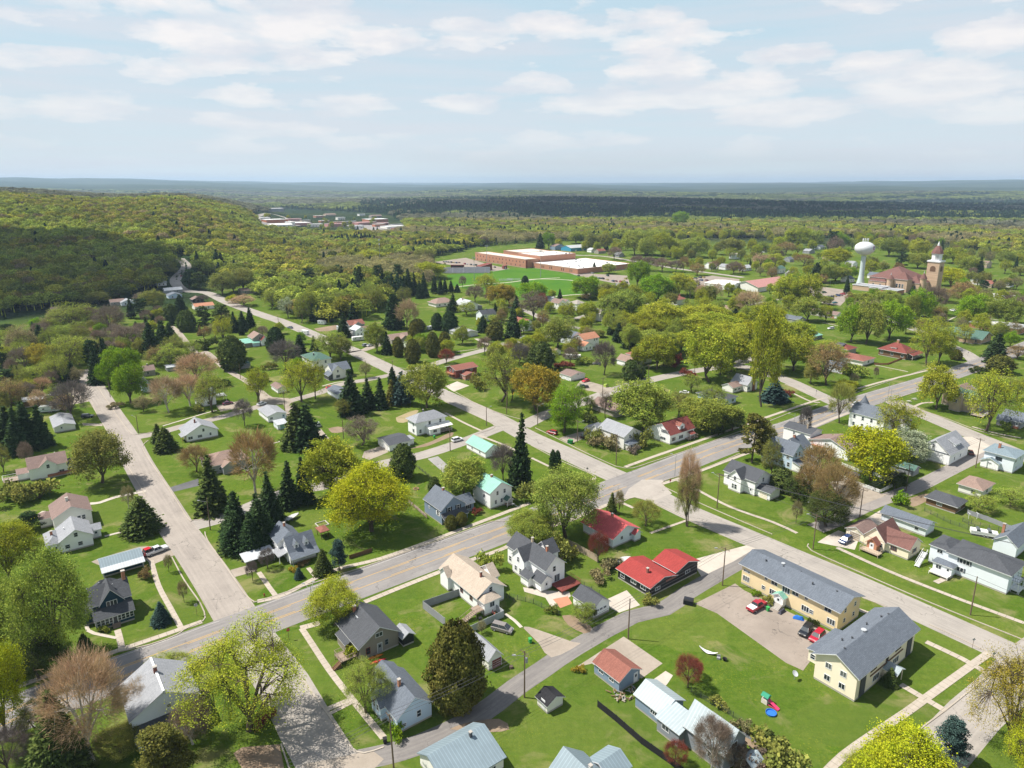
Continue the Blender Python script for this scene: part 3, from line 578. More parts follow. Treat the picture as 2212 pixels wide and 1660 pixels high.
class B:
 def __init__(s,cat,name,short,label,t,c0,u,v,rz=None,hz=0.0):
  s.O=G(t,*c0);z=c0[2]if len(c0)>2 else 0.0
  ang=GRID+(math.radians(rz)if rz else 0.0)
  ua=Vector((math.cos(ang),math.sin(ang),0));va=Vector((-math.sin(ang),math.cos(ang),0))
  s.O.z=s.O.z-z if z else s.O.z
  def ln(q,ax):
   if isinstance(q,(int,float)):return float(q)
   p=G(t,*q);zz=q[2]if len(q)>2 else 0.0
   return max(2.0,(p-Vector((s.O.x,s.O.y,p.z))).dot(ax))
  s.lx=ln(u,ua);s.ly=ln(v,va);s.r=empty(name,s.O,ang);s.ang=ang;s.short=short
  tag(s.r,label,cat);s.last=None
  c=s.O+ua*s.lx/2+va*s.ly/2;s.c=c
  LAND.append((short,Vector((c.x,c.y,0)),s.r));FOOT.append((c.x,c.y,max(s.lx,s.ly)*.5+1.5))
 def vol(s,h,rt,rise,wall,roof,x0=0.0,y0=0.0,lx=None,ly=None,z0=0.0,ov=.35,rf=.5,low='F',wk='wall',rk='roof',found=True,tr='trim',nm=('wall','roof'),open_=False,th=.16):
  lx=s.lx if lx is None else lx;ly=s.ly if ly is None else ly
  wm=lin_mat(wk,wall);mats=[wm,lin_mat('plain','concrete')]
  mb=MB();zb=z0
  if found and z0==0:
   if not open_:mb.box(x0+.03,y0+.03,-.6,x0+lx-.03,y0+ly-.03,.4,1,bottom=False)
   zb=.4 if not open_ else 0
  X1,Y1=x0+lx,y0+ly
  if open_:
   for(px,py)in((x0,y0),(X1-.14,y0),(x0,Y1-.14),(X1-.14,Y1-.14)):q=MB();q.box(px,py,0,px+.14,py+.14,z0+h);w=q.obj('post',mats,s.r)
  elif rt=='gu':
   yr=y0+ly*rf;mb.prism([(y0,zb),(Y1,zb),(Y1,z0+h),(yr,z0+h+rise),(y0,z0+h)],'x',x0,X1)
  elif rt=='gv':
   xr=x0+lx*rf;mb.prism([(x0,zb),(X1,zb),(X1,z0+h),(xr,z0+h+rise),(x0,z0+h)],'y',y0,Y1)
  elif rt=='sh':
   hh={'F':(0,0,1,1),'K':(1,1,0,0),'L':(0,1,1,0),'R':(1,0,0,1)}[low]
   cs=[(x0,y0),(X1,y0),(X1,Y1),(x0,Y1)]
   i=len(mb.v);mb.v+=[(x,y,zb)for x,y in cs]+[(x,y,z0+h+rise*q)for(x,y),q in zip(cs,hh)]
   mb.f+=[tuple(i+k for k in f)for f in((0,1,5,4),(1,2,6,5),(2,3,7,6),(3,0,4,7),(4,5,6,7))];mb.m+=[0]*5
  else:mb.box(x0,y0,zb,X1,Y1,z0+h+(0 if rt!='flat' else 0),bottom=False)
  w=w if open_ else mb.obj(nm[0],mats,s.r)
  rm=[lin_mat(rk,roof),lin_mat('plain',tr)];rb=MB();H0=z0+h
  if rt=='gu':
   yr=y0+ly*rf;s1=rise/(ly*rf);s2=rise/(ly*(1-rf));R=H0+rise
   pl=[(y0-ov,H0-ov*s1+.04),(yr,R+.04),(Y1+ov,H0-ov*s2+.04),(Y1+ov,H0-ov*s2+.04+th),(yr,R+.05+th*1.15),(y0-ov,H0-ov*s1+.04+th)]
   rb.prism(pl,'x',x0-ov,X1+ov,0,1,[1,1,1,0,0,1])
  elif rt=='gv':
   xr=x0+lx*rf;s1=rise/(lx*rf);s2=rise/(lx*(1-rf));R=H0+rise
   pl=[(x0-ov,H0-ov*s1+.04),(xr,R+.04),(X1+ov,H0-ov*s2+.04),(X1+ov,H0-ov*s2+.04+th),(xr,R+.05+th*1.15),(x0-ov,H0-ov*s1+.04+th)]
   rb.prism(pl,'y',y0-ov,Y1+ov,0,1,[1,1,1,0,0,1])
  elif rt=='hip' or rt=='pyr':
   a0,b0,a1,b1=x0-ov,y0-ov,X1+ov,Y1+ov
   if lx>ly:q=(b1-b0)/2;r0,r1=(a0+q,(b0+b1)/2),(a1-q,(b0+b1)/2)
   else:q=(a1-a0)/2;r0,r1=((a0+a1)/2,b0+q),((a0+a1)/2,b1-q)
   z1=H0+.03;z2=z1+th;zr=H0+rise;i=0
   rb.v=[(a0,b0,z1),(a1,b0,z1),(a1,b1,z1),(a0,b1,z1),(a0,b0,z2),(a1,b0,z2),(a1,b1,z2),(a0,b1,z2),(*r0,zr),(*r1,zr)]
   rb.f=[(0,1,5,4),(1,2,6,5),(2,3,7,6),(3,0,4,7),(3,2,1,0)];rb.m=[1]*5
   if lx>ly:rb.f+=[(4,5,9,8),(5,6,9),(6,7,8,9),(7,4,8)]
   else:rb.f+=[(4,5,8),(5,6,9,8),(6,7,9),(7,4,8,9)]
   rb.m+=[0]*4
  elif rt=='sh':
   def zz(x,y):
    f={'F':(y-y0)/ly,'K':(Y1-y)/ly,'L':(x-x0)/lx,'R':(X1-x)/lx}[low];return H0+rise*f+.03
   cs=[(x0-(ov if low!='R' else 0.0),y0-(ov if low!='K' else 0.)),(X1+(ov if low!='L' else 0.),y0-(ov if low!='K' else 0.)),(X1+(ov if low!='L' else 0.),Y1+(ov if low!='F' else 0.)),(x0-(ov if low!='R' else 0.),Y1+(ov if low!='F' else 0.))]
   rb.v=[(x,y,zz(x,y))for x,y in cs]+[(x,y,zz(x,y)+th*.8)for x,y in cs]
   rb.f=[(0,1,5,4),(1,2,6,5),(2,3,7,6),(3,0,4,7),(4,5,6,7),(3,2,1,0)];rb.m=[1,1,1,1,0,1]
  elif rt=='flat':
   rb.box(x0-ov,y0-ov,H0+.02,X1+ov,Y1+ov,H0+.22,0)
   if rise>0:
    for bx in((x0-ov,y0-ov,X1+ov,y0-ov+.3),(x0-ov,Y1+ov-.3,X1+ov,Y1+ov),(x0-ov,y0-ov+.3,x0-ov+.3,Y1+ov-.3),(X1+ov-.3,y0-ov+.3,X1+ov,Y1+ov-.3)):
     rb.box(bx[0],bx[1],H0+.222,bx[2],bx[3],H0+.22+rise,1)
  r=rb.obj(nm[1],rm,s.r)
  s.last=dict(x0=x0,y0=y0,lx=lx,ly=ly,z0=z0,h=h,rt=rt,rise=rise,rf=rf,roof=r,wall=w,nm=nm);
  if not hasattr(s,'m0'):s.m0=s.last
  return s.last
 def place(s,face,fr,z,on=None,out=0.0):
  v=on or s.last;x0,y0,lx,ly=v['x0'],v['y0'],v['lx'],v['ly']
  if face=='F':return(x0+fr*lx,y0-out,z),0.0
  if face=='K':return(x0+lx-fr*lx,y0+ly+out,z),math.pi
  if face=='L':return(x0-out,y0+fr*ly,z),-math.pi/2
  return(x0+lx+out,y0+fr*ly,z),math.pi/2
 def win(s,face,z,frs,w=.9,h=1.35,style='sash',tr='trim',on=None):
  fm,pm=winmesh(w,h,style,tr)
  for fr in frs:
   p,r=s.place(face,fr,z,on);o=link('window',fm,s.r,p,r);link('pane',pm,o)
  return s
 def shut(s,face,z,frs,w=.9,h=1.35,col='dgrey',on=None):
  k=('sh',w,h,col)
  if k not in WCACHE:
   mb=MB();mb.box(-w/2-.5,-.05,-h/2-.05,-w/2-.12,.01,h/2+.05);mb.box(w/2+.12,-.05,-h/2-.05,w/2+.5,.01,h/2+.05);WCACHE[k]=mb.mesh('shutters',[lin_mat('plain',col)])
  for fr in frs:p,r=s.place(face,fr,z,on);link('shutters',WCACHE[k],s.r,p,r)
  return s
 def door(s,face,fr,w=.95,h=2.05,col='trim',z0=.35,on=None,nm='door'):
  k=('d',w,h,col,nm)
  if k not in WCACHE:
   mb=MB();mb.box(-w/2,-.05,0,w/2,.02,h,0);mb.box(-w/2-.1,-.04,0,-w/2,.02,h+.1,1);mb.box(w/2,-.04,0,w/2+.1,.02,h+.1,1);mb.box(-w/2,-.04,h,w/2,.02,h+.1,1)
   if nm=='garage_door':
    for q in range(1,4):mb.box(-w/2+.05,-.075,h*q/4-.03,w/2-.05,-.05,h*q/4+.03,1)
   else:mb.box(-w/4,-.07,h*.55,w/4,-.05,h*.85,2)
   WCACHE[k]=mb.mesh(nm,[lin_mat('plain',col),lin_mat('plain','trim'),glass_mat()])
  p,r=s.place(face,fr,z0,on);link(nm,WCACHE[k],s.r,p,r);return s
 def chim(s,x,y,top,col='brick',w=.6,base=None):
  mb=MB();b0=(top-3.0)if base is None else base
  mb.box(x-w/2,y-w/2,b0,x+w/2,y+w/2,top,0);mb.box(x-w/2-.07,y-w/2-.07,top,x+w/2+.07,y+w/2+.07,top+.14,1)
  mb.obj('chimney',[lin_mat('brickwall',col),lin_mat('plain','concrete')],s.m0['roof']);return s
 def vents(s,pts,r=.14,h=.35,col='dgrey'):
  for x,y,z in pts:
   mb=MB();mb.tube((x,y,z-.3),(x,y,z+h),r,r,8,0);mb.tube((x,y,z+h),(x,y,z+h+.12),r*1.7,r*1.5,8,0,True);mb.obj('roof_vent',[lin_mat('plain',col)],s.m0['roof'])
  return s
 def dormer(s,face,cx,z,w,h,rise,depth,wall,roof,inset=.8,wn=True):
  """small gabled dormer; cx = position along the face, z = sill height, on the main volume"""
  v=s.m0
  if face in 'FK':
   y0=v['y0']+inset if face=='F' else v['y0']+v['ly']-inset-depth
   d=s.vol(h,'gv',rise,wall,roof,x0=cx-w/2,y0=y0,lx=w,ly=depth,z0=z,ov=.18,nm=('dormer','dormer_roof'),th=.1)
  else:
   x0=v['x0']+inset if face=='L' else v['x0']+v['lx']-inset-depth
   d=s.vol(h,'gu',rise,wall,roof,x0=x0,y0=cx-w/2,lx=depth,ly=w,z0=z,ov=.18,nm=('dormer','dormer_roof'),th=.1)
  if wn:s.win(face,z+h*.55,[.5],w*.45,h*.6)
  return s
 def steps(s,face,fr,w=1.2,n=4,col='deck',on=None,rail=True):
  mb=MB()
  for k in range(n):mb.box(-w/2,-.28*(n-k),0,w/2,-.28*(n-k-1),.17*(k+1))
  if rail:
   for q in(-w/2,w/2):mb.tube((q,-.28*n,.9),(q,0,.9+.17*n),.04,.04,5);mb.tube((q,-.28*n,0),(q,-.28*n,.9),.04,.04,5)
  p,r=s.place(face,fr,0,on);o=mb.obj('steps',[lin_mat('plain',col)],s.r);o.location=p;o.rotation_euler=(0,0,r);return s
 def deck(s,x0,y0,lx,ly,z,col='deck',rail='trim',sides='FLRK'):
  mb=MB();mb.box(x0,y0,z-.15,x0+lx,y0+ly,z,0)
  for(px,py)in((x0,y0),(x0+lx-.12,y0),(x0,y0+ly-.12),(x0+lx-.12,y0+ly-.12)):mb.box(px,py,0,px+.12,py+.12,z-.15,0)
  ed={'F':(x0,y0,x0+lx,y0),'K':(x0,y0+ly,x0+lx,y0+ly),'L':(x0,y0,x0,y0+ly),'R':(x0+lx,y0,x0+lx,y0+ly)}
  for k in sides:
   a,b,c,d=ed[k];mb.tube((a,b,z+.95),(c,d,z+.95),.05,.05,4,1);mb.tube((a,b,z+.15),(c,d,z+.15),.03,.03,4,1);L=math.hypot(c-a,d-b)
   for q in range(int(L/.45)+1):
    t=q*.45/L;mb.tube((a+(c-a)*t,b+(d-b)*t,z),(a+(c-a)*t,b+(d-b)*t,z+.95),.025,.025,4,1)
  mb.obj('deck',[lin_mat('plain',col),lin_mat('plain',rail)],s.r);return s
def simple(cat,name,short,label,t,c0,u,v,h,rt,rise,wall,roof,W=(),**k):
 b=B(cat,name,short,label,t,c0,u,v);b.vol(h,rt,rise,wall,roof,**k)
 for w in W:
  if w[0]=='d':b.door(w[1],w[2])
  elif w[0]=='g':b.door(w[1],w[2],w[3]if len(w)>3 else 2.6,2.1,w[4]if len(w)>4 else 'trim',.02,nm='garage_door')
  else:b.win(w[0],w[1],w[2],*(w[3:]))
 return b
b=B('house','house','dark blue house','dark blue two storey house with glazed front porch and tall brick chimney','B1',(650,748),(905,672),12.0)
b.vol(5.0,'gu',2.6,'navy','dgrey',y0=2.6,ly=7.6,rf=.5);b.win('R',3.9,[.3,.7],.8,1.2);b.win('R',1.6,[.5])
L=b.lx;b.m0=b.last
b.vol(5.0,'gv',3.0,'navy','dgrey',x0=L*.2,y0=2.2,lx=L*.6,ly=5.5,z0=0,nm=('front_gable','gable_roof'));b.win('F',4.6,[.5],2.0,1.2,'triple')
b.vol(2.7,'sh',1.5,'navy','dgrey',y0=0,ly=2.6,nm=('porch','porch_roof'));b.win('F',1.75,[.07,.18,.29,.40,.61,.72,.83,.94],.66,1.25);b.door('F',.505,col='dgrey');b.win('L',1.75,[.3,.7],.6,1.2);b.steps('F',.505,1.5)
b.vol(3.6,'hip',2.4,'navy','dgrey',x0=L*.15,y0=10.2,lx=L*.7,ly=3.2,nm=('rear_wing','rear_roof'));b.vol(2.6,'sh',.8,'navy','dgrey',x0=-2.0,y0=4,lx=2.0,ly=5,low='L',nm=('side_porch','side_roof'))
b.chim(L-.4,6.2,9.6,'orange',.7,0.4);b.vents([(L*.3,7.5,7.4),(L*.5,8.6,7.0),(L*.62,5,7.4)],.1,.25,'lgrey')
b=B('garage','garage','metal-roofed open garage','long open-fronted garage with ribbed grey metal roof','B1',(690,350,2.4),(968,290,2.4),7.5)
b.vol(2.5,'gu',1.1,'navy','bluemetal',y0=1.8,ly=5.7,rk='ribx',rf=.5);b.vol(2.2,'sh',.4,'silver','silver',y0=0,ly=1.8,rk='ribx',open_=True,nm=('lean_to','lean_to_roof'))
b=B('house','house','white grey-roofed cottage','white cottage with grey cross gable roof and low left wing','B1',(415,225),(637,192),9.5)
b.vol(3.4,'gv',2.4,'white','lgrey',rf=.5);b.win('F',4.4,[.5],.8,1.1);b.win('F',1.6,[.2,.6],1.0,1.0);L=b.lx
b.vol(2.7,'hip',1.6,'white','lgrey',x0=-3.0,y0=1.0,lx=3.2,ly=8,nm=('side_wing','side_roof'));b.win('F',1.4,[.5],1.2,.9);b.vol(2.6,'gu',1.0,'white','lgrey',x0=L,y0=4,lx=2.4,ly=3.5,nm=('entry','entry_roof'));b.door('F',.5)
b.chim(-1.5,4.5,5.2);b.vents([(1.5,5,4.8),(4,7,5.2)],.1,.25,'white')
b=B('house','house','brown gabled house','tall off-white house with large brown gable roof and white chimney','M1',(440,1545,4.6),(757,1472,4.6),11.0)
b.vol(4.6,'gv',2.5,'offwhite','brownroof');b.win('F',3.2,[.66,.78],.8,1.3);b.vol(2.6,'hip',1.2,'offwhite','brownroof',x0=-3,y0=6.5,lx=3.2,ly=4.5,nm=('side_wing','side_roof'));b.chim(b.lx/2-.5,5.5,8.0,'offwhite',.7)
b=B('house','house','white house with small front gable','long white house with grey brown roof, small centre gable and brick base','M1',(255,1228),(578,1190),9.0)
b.vol(4.2,'gu',2.5,'white','brownroof');L=b.lx;b.win('F',1.5,[.5,.84],1.4,.9,'slide')
b.vol(4.4,'gv',2.0,'white','brownroof',x0=L*.28,y0=-.5,lx=L*.44,ly=4.5,nm=('front_gable','gable_roof'));b.win('F',4.2,[.5],.8,1.2)
b.vol(2.6,'hip',1.2,'white','dgrey',x0=L,y0=.4,lx=2.6,ly=6,nm=('porch','porch_roof'));b.win('F',1.5,[.3,.7],.7,1.0);b.vol(1.1,'flat',0,'brick','rbrown',x0=L*.45,y0=-.7,lx=L*.55+2.4,ly=.65,ov=.0,wk='brickwall',nm=('brick_base','base_cap'))
b.vol(2.3,'sh',.5,'white','brownroof',x0=-3.2,y0=2.5,lx=3.2,ly=4,nm=('lean_to','lean_to_roof'));b.deck(-7.4,1.5,4.2,4.5,.8);b.vents([(L*.75,6,6.2)],.1,.25,'white')
b=simple('garage','garage','low grey-roofed garage','low block garage with pale grey gable roof beside tall spruces','M1',(455,830),(628,797),(390,745),2.3,'gv',1.1,'offwhite','lgrey',[('d','F',.35)])
b=simple('barn','barn','long white-roofed shed','long open shed with white ribbed metal roof near the left street','M1',(200,620),(488,585),7.0,2.8,'gu',.9,'woodbrown','silver',rk='ribx')
b=B('house','house','white house with two spruces','white cottage with broad grey gable roof and red chimney by the junction','M1',(1552,906),(1808,852),(1470,818));b.ly=10
b.vol(3.0,'gv',3.0,'white','lgrey',ov=.5);b.win('F',3.7,[.55],.7,1.1);b.win('F',1.5,[.12,.42],1.5,1.0,'slide');b.win('F',1.6,[.76],.6,1.0);b.vol(2.2,'sh',.3,'brick','lgrey',x0=-1.4,y0=1.0,lx=1.4,ly=4,low='L',nm=('porch','porch_roof'),open_=True);b.chim(b.lx*.4,5.2,7.0,'rbrown',.55)
b=B('house','house','tan-roofed bungalow','bungalow with wide tan brown hip roof behind budding trees','M1',(1740,1180),13,11);b.vol(3.0,'hip',2.8,'lgrey','tanroof',ov=.5);b.win('F',1.6,[.3,.7],1.3,1.0,'slide');b.vol(2.8,'gv',1.4,'lgrey','tanroof',x0=4,y0=-2.5,lx=4.5,ly=4,nm=('front_wing','wing_roof'))
b=B('house','house','white house with carport','white two storey house with dark roof and flat white carport on its side','M1',(1690,610),(1800,595),8.5);b.vol(4.8,'gu',2.2,'white','slate');b.win('L',3.6,[.3,.7],.8,1.2);b.win('L',1.4,[.5]);b.win('F',1.4,[.4]);b.vol(2.6,'flat',0,'white','silver',x0=b.lx,y0=2,lx=5,ly=5,open_=True,nm=('carport','carport_roof'));b.vol(2.4,'sh',.8,'white','slate',x0=-2,y0=2,lx=2,ly=5,low='L',nm=('porch','porch_roof'))
simple('house','house','brown-roofed cabin','small cabin with dark brown roof half hidden behind bright green trees','M1',(1190,360),(1290,345),7.5,2.8,'gu',1.8,'taupe','brownroof',[('F',1.5,[.4])]).chim(3,4,5.4,'dgrey')
simple('house','house','narrow blue gabled house','narrow pale blue house with steep dark gable behind the bright green trees','M1',(1190,500),(1262,485),8.0,3.6,'gv',2.6,'ltblue','dgrey',[('F',3.8,[.5])])
simple('garage','garage','white-roofed long shed','low shed with white metal roof among tan trees','M1',(1390,320),(1470,300),6,2.2,'gu',.7,'lgrey','silver',rk='ribx')
simple('garage','garage','teal-roofed brown garage','brown garage with teal green metal roof','M1',(2030,122),(2140,105),(1998,85),2.6,'gu',.8,'shingle','mint',[('g','F',.7,2.5,'woodbrown')],rk='riby')
b=B('house','house','brown house with red dormer','brown gabled house with reddish roof above the left hand lane','T2',(0,1545),(95,1520),10);b.vol(4.6,'gv',2.6,'taupe','tanroof');b.win('F',4.5,[.5],.7,1.1);b.win('F',1.8,[.3,.7]);b.vol(3.5,'gv',1.8,'white','maroon',x0=b.lx*.5,y0=-3,lx=4.5,ly=5,nm=('front_wing','wing_roof'));b.win('F',1.8,[.5]);b.vol(2.4,'sh',.6,'ltblue','mint',x0=-1,y0=-3,lx=4,ly=3,nm=('porch','porch_roof'))
simple('shed','garden_pavilion','green-roofed pavilion','small pavilion with grey green hip roof beside the lane','M1',(1975,300),(2080,285),5.5,2.4,'hip',1.6,'lgrey','green')
b=B('garage','garage','long white garage','long white garage with low grey gable roof by the gravel yard','M2',(125,742),(275,712),(35,655));b.ly=12;b.vol(2.7,'gv',1.1,'white','lgrey',ov=.4);b.win('F',1.6,[.18],1.0,.9,'slide');b.door('F',.85,col='ltblue')
simple('shed','shed','small white shed','tiny white shed with pale roof in front of the long white garage','M2',(205,805),(285,787),(178,775),2.2,'sh',.5,'paleblue','silver',[('g','F',.5,2.0,'mint')],low='F')
b=B('house','house','cream hip-roofed house','cream two storey house with green grey hip roof','M2',(492,232,5.4),(614,195,5.4),(402,184,5.4));b.vol(5.4,'hip',2.4,'offwhite','green',ov=.6);b.win('F',4.1,[.25,.7]);b.win('L',4.1,[.3,.7]);b.win('F',1.6,[.5]);b.chim(3,6,8.2,'dgrey',.5)
b=B('house','house','cream slate-roofed house','cream house with blue slate cross gable roof and dark corner porch','M2',(655,388),(787,352),9);b.vol(4.6,'gu',2.8,'offwhite','slate');L=b.lx;b.win('F',1.6,[.85]);b.win('R',3.6,[.5]);b.vol(4.6,'gv',2.5,'offwhite','slate',x0=0.2,y0=-.6,lx=L*.55,ly=5,nm=('front_gable','gable_roof'));b.win('F',4.3,[.5],.8,1.2);b.win('F',1.6,[.5],1.8,1.2,'triple','dgrey');b.vol(2.5,'sh',1.3,'dgrey','slate',x0=-2,y0=-.6,lx=2.1,ly=6,low='L',nm=('porch','porch_roof'))
simple('garage','garage','pale blue garage','pale blue garage with dark teal roof behind dark spruces','M2',(700,553),6.5,(637,500),2.5,'gv',1.2,'paleblue','slate')
simple('shed','shed','white garden shed','white garden shed with grey brown roof under the yellow tree','M2',(205,502),(275,487),(152,465),2.2,'gv',1.1,'white','brownroof')
b=B('house','house','white hip-roofed house','large white two storey house with grey hip roof and furnished porch','M2',(1350,745,5.5),(1607,697,5.5),(1280,708,5.5));L=b.lx;Y=b.ly
b.vol(5.5,'hip',2.7,'white','lgrey',ov=.7);b.win('F',4.3,[.45,.82]);b.win('L',4.2,[.35],.8,1.3);b.win('L',1.7,[.35],1.2,1.4,'slide');b.win('F',1.7,[.13]);b.chim(L*.45,Y*.72,8.6,'dgrey',.4)
b.vol(2.7,'sh',.8,'white','offwhite',x0=L*.32,y0=-3.2,lx=L*.34,ly=3.2,nm=('enclosed_porch','porch_roof'));b.win('F',1.7,[.5],1.5,1.0,'slide');b.vol(2.7,'sh',.8,'white','offwhite',x0=L*.66+.01,y0=-3.2,lx=L*.42,ly=3.2,open_=True,nm=('open_porch','open_porch_roof'));b.deck(L*.66,-3.2,L*.42,3.2,.6,'woodbrown','trim','F')
b=B('garage','garage','grey-roofed double garage','white double garage with low dark grey roof and two bay doors','M2',(1130,985),(1300,942),(1030,925));b.vol(2.6,'gu',.9,'white','dgrey',ov=.5);b.win('F',1.5,[.84],.9,.7);b.door('L',.28,2.6,2.1,'offwhite',.02,nm='garage_door');b.door('L',.72,2.6,2.1,'offwhite',.02,nm='garage_door');b.vol(2.3,'sh',.3,'white','lgrey',x0=b.lx,y0=1.5,lx=2.5,ly=3.5,nm=('link','link_roof'))
b=simple('garage','garage','mint-roofed garage','white garage with mint green metal gable roof by the side street','M2',(1925,1040),6.6,(1795,950),2.5,'gv',2.0,'white','mint',[('L',1.4,[.3,.7],.6,.9)],rk='riby')
b=B('house','house','blue grey gabled house','blue grey house with slate gable roof, black shutters and right wing','M2',(1562,1590),(1740,1512),(1440,1482));b.vol(4.6,'gv',3.2,'bluegrey','slate');L=b.lx;b.win('F',4.1,[.32,.7]);b.shut('F',4.1,[.32,.7],col='black');b.win('L',3.0,[.2],1.0,1.3);b.shut('L',3.0,[.2],1.0,1.3,'white');b.win('L',3.0,[.7],.7,.6)
b.vol(2.8,'gu',1.9,'bluegrey','slate',x0=L,y0=2.2,lx=4.6,ly=5.5,nm=('side_wing','wing_roof'));b.win('F',1.7,[.5],1.4,1.2,'slide');b.shut('F',1.7,[.5],1.4,1.2,'black');b.vol(2.4,'sh',1.0,'bluegrey','dgrey',x0=0,y0=-1.8,lx=L*.95,ly=1.8,open_=True,nm=('porch','porch_roof'));b.door('F',.15,col='dgrey',on=b.m0);b.chim(L*.5,5.5,8.6)
b=B('house','house','white teal-roofed house','narrow white two storey house with weathered teal roof and small green porch','M2',(1965,1462),(2118,1388),(1830,1372));b.vol(5.4,'gv',2.4,'white','mint',rk='riby');L=b.lx;b.win('F',4.7,[.33,.66],.7,1.2);b.win('F',1.9,[.25,.52],.7,1.2);b.win('L',3.4,[.35],.8,1.1);b.chim(L*.5,5.0,8.6);b.vol(2.2,'gv',.8,'white','green',x0=L*.62,y0=-1.9,lx=2.0,ly=1.9,open_=True,nm=('porch','porch_roof'));b.deck(L*.62,-1.9,2.0,1.9,.5,'deck','trim','FR')
b=B('house','house','red ranch house','split level red house with brown roof, balcony and brick garage','M2',(1680,380),(1850,345),9);b.vol(4.6,'gu',1.3,'maroon','rbrown',ov=.7);b.ly=9;b.win('F',3.5,[.35,.75],1.2,1.0,'slide');b.win('L',3.6,[.3,.6],1.4,1.0,'slide');b.vol(2.4,'gv',.9,'brick','rbrown',x0=2.5,y0=-5.0,lx=6.5,ly=5.0,wk='brickwall',nm=('garage_wing','garage_roof'));b.door('L',.3,2.0,2.0,'brick',.02,nm='garage_door');b.door('L',.75,2.0,2.0,'brick',.02,nm='garage_door');b.deck(-1.8,1.0,1.8,6.5,2.4,'brick','woodbrown','LFK')
b=B('house','house','white dormered house','white one and a half storey house with slate roof and two small dormers','B1',(1945,300),(2140,268),6.5);b.vol(3.0,'gu',3.3,'white','slate');L=b.lx;Y=6.5
b.dormer('F',L*.3,3.7,1.2,1.2,.9,2.0,'white','slate',.7);b.dormer('F',L*.68,3.7,1.2,1.2,.9,2.0,'white','slate',.7);b.last=b.m0;b.win('F',1.5,[.75],1.8,1.1,'slide');b.door('F',.48);b.win('L',1.5,[.5]);b.win('L',4.2,[.5],.7,1.0)
b.vol(4.2,'gv',2.4,'white','slate',x0=-1.2,y0=5.5,lx=6.2,ly=7,nm=('rear_wing','rear_roof'));b.win('L',3.2,[.5]);b.chim(2.0,9,7.8,'brick',.5);b.vol(2.4,'sh',.7,'lgrey','slate',x0=0,y0=-1.9,lx=L,ly=1.9,open_=True,nm=('porch','porch_roof'));b.vol(2.2,'sh',.6,'white','lgrey',x0=-2.2,y0=2.0,lx=2.2,ly=4.2,low='L',open_=True,nm=('side_porch','side_roof'))
simple('carport','carport','flat grey carport','flat grey metal carport beside the white dormered house','B1',(1650,330),(1840,272),4.4,2.1,'sh',.3,'lgrey','silver',open_=True,low='F',rk='riby')
simple('pergola','garden_shelter','brown garden shelter','small brown roofed garden shelter on four posts','B1',(2150,130),(2200,118),3.2,2.1,'pyr',.7,'woodbrown','rbrown',open_=True,tr='woodbrown')
b=B('house','house','nearest white house','pale blue white house with steep light grey roof and white ridge, partly behind bare trees','B1',(925,1575),11.0,13.0);b.vol(5.6,'gv',3.3,'paleblue','lgrey',x0=0,y0=2.4,ly=10.6,ov=.45);L=b.lx;b.m0=b.last;b.win('F',5.6,[.55],.6,.5);b.win('F',3.3,[.8],1.0,1.3);mb=MB();mb.box(L/2-.18,2.0,9.06,L/2+.18,13.4,9.22);mb.obj('ridge_cap',[lin_mat('plain','white')],b.m0['roof']);b.chim(L/2-.1,8.6,10.1,'rbrown',.6);b.vol(2.7,'sh',1.2,'paleblue','dgrey',x0=.3,y0=0,lx=L*.7,ly=2.4,nm=('porch','porch_roof'),rk='roof');b.door('F',.3)
b=B('house','house','brown shingled house','brown shingled house with clipped dark grey gable roof and skylight','B2',(405,948),(690,868),10.8);b.vol(3.6,'gv',2.9,'shingle','dgrey',ov=.6);L=b.lx;b.win('F',4.6,[.5],1.5,.9,'slide');b.win('F',1.8,[.2],.8,1.4,'sash','maroon');b.door('F',.5,1.0,2.1,'lgrey');b.win('F',2.1,[.68],.7,1.2,'sash','lgrey')
mb=MB();mb.box(L*.3,6.6,5.36,L*.3+.8,7.7,5.7);mb.obj('skylight',[lin_mat('plain','silver')],b.m0['roof']);b.chim(L*.36,9.2,7.0,'brick',.6);b.vol(2.4,'sh',.6,'shingle','dgrey',x0=-1.4,y0=4,lx=1.4,ly=4.5,low='L',nm=('side_bay','bay_roof'));b.deck(-4.0,.8,3.6,3.2,1.2,'deck','deck','FLK');b.steps('L',.12,1.1,6,'woodbrown',on=dict(x0=-4.0,y0=0,lx=3,ly=10))
simple('shed','shed','leaning dark shed','small dark sided shed with pale roof and ladder beside brown shingled house','B2',(690,850),(765,822),3.6,2.2,'gv',.8,'black','lgrey')
b=B('house','house','tan-roofed house','white house with tan gable roof, long wooden stair and fenced side yard','B2',(1185,612,.0),(1370,540),(995,395));b.vol(3.9,'gv',2.3,'white','beigeroof',ov=.55,x0=0,y0=0);L=b.lx;Y=b.ly;b.win('L',2.4,[.16,.42,.78],1.0,1.3,'sash','rbrown');b.win('F',4.4,[.5],.8,1.1);b.win('R',2.2,[.3,.7])
b.vol(3.3,'hip',1.2,'white','beigeroof',x0=.3,y0=-2.6,lx=4.2,ly=2.7,nm=('entry','entry_roof'),ov=.4);b.win('F',2.4,[.5],1.2,1.2,'slide');b.vol(3.9,'gu',2.0,'white','beigeroof',x0=L,y0=4.5,lx=1.6,ly=5.5,nm=('side_bay','bay_roof'));b.vol(4.0,'gu',1.6,'white','beigeroof',x0=-1.0,y0=Y-4.5,lx=1.0,ly=3.5,nm=('left_bay','left_bay_roof'));b.chim(L*.45,3.4,7.4,'rbrown',.45)
b.deck(-1.9,-2.4,2.1,2.4,1.7,'deck','deck','F')
mb=MB();
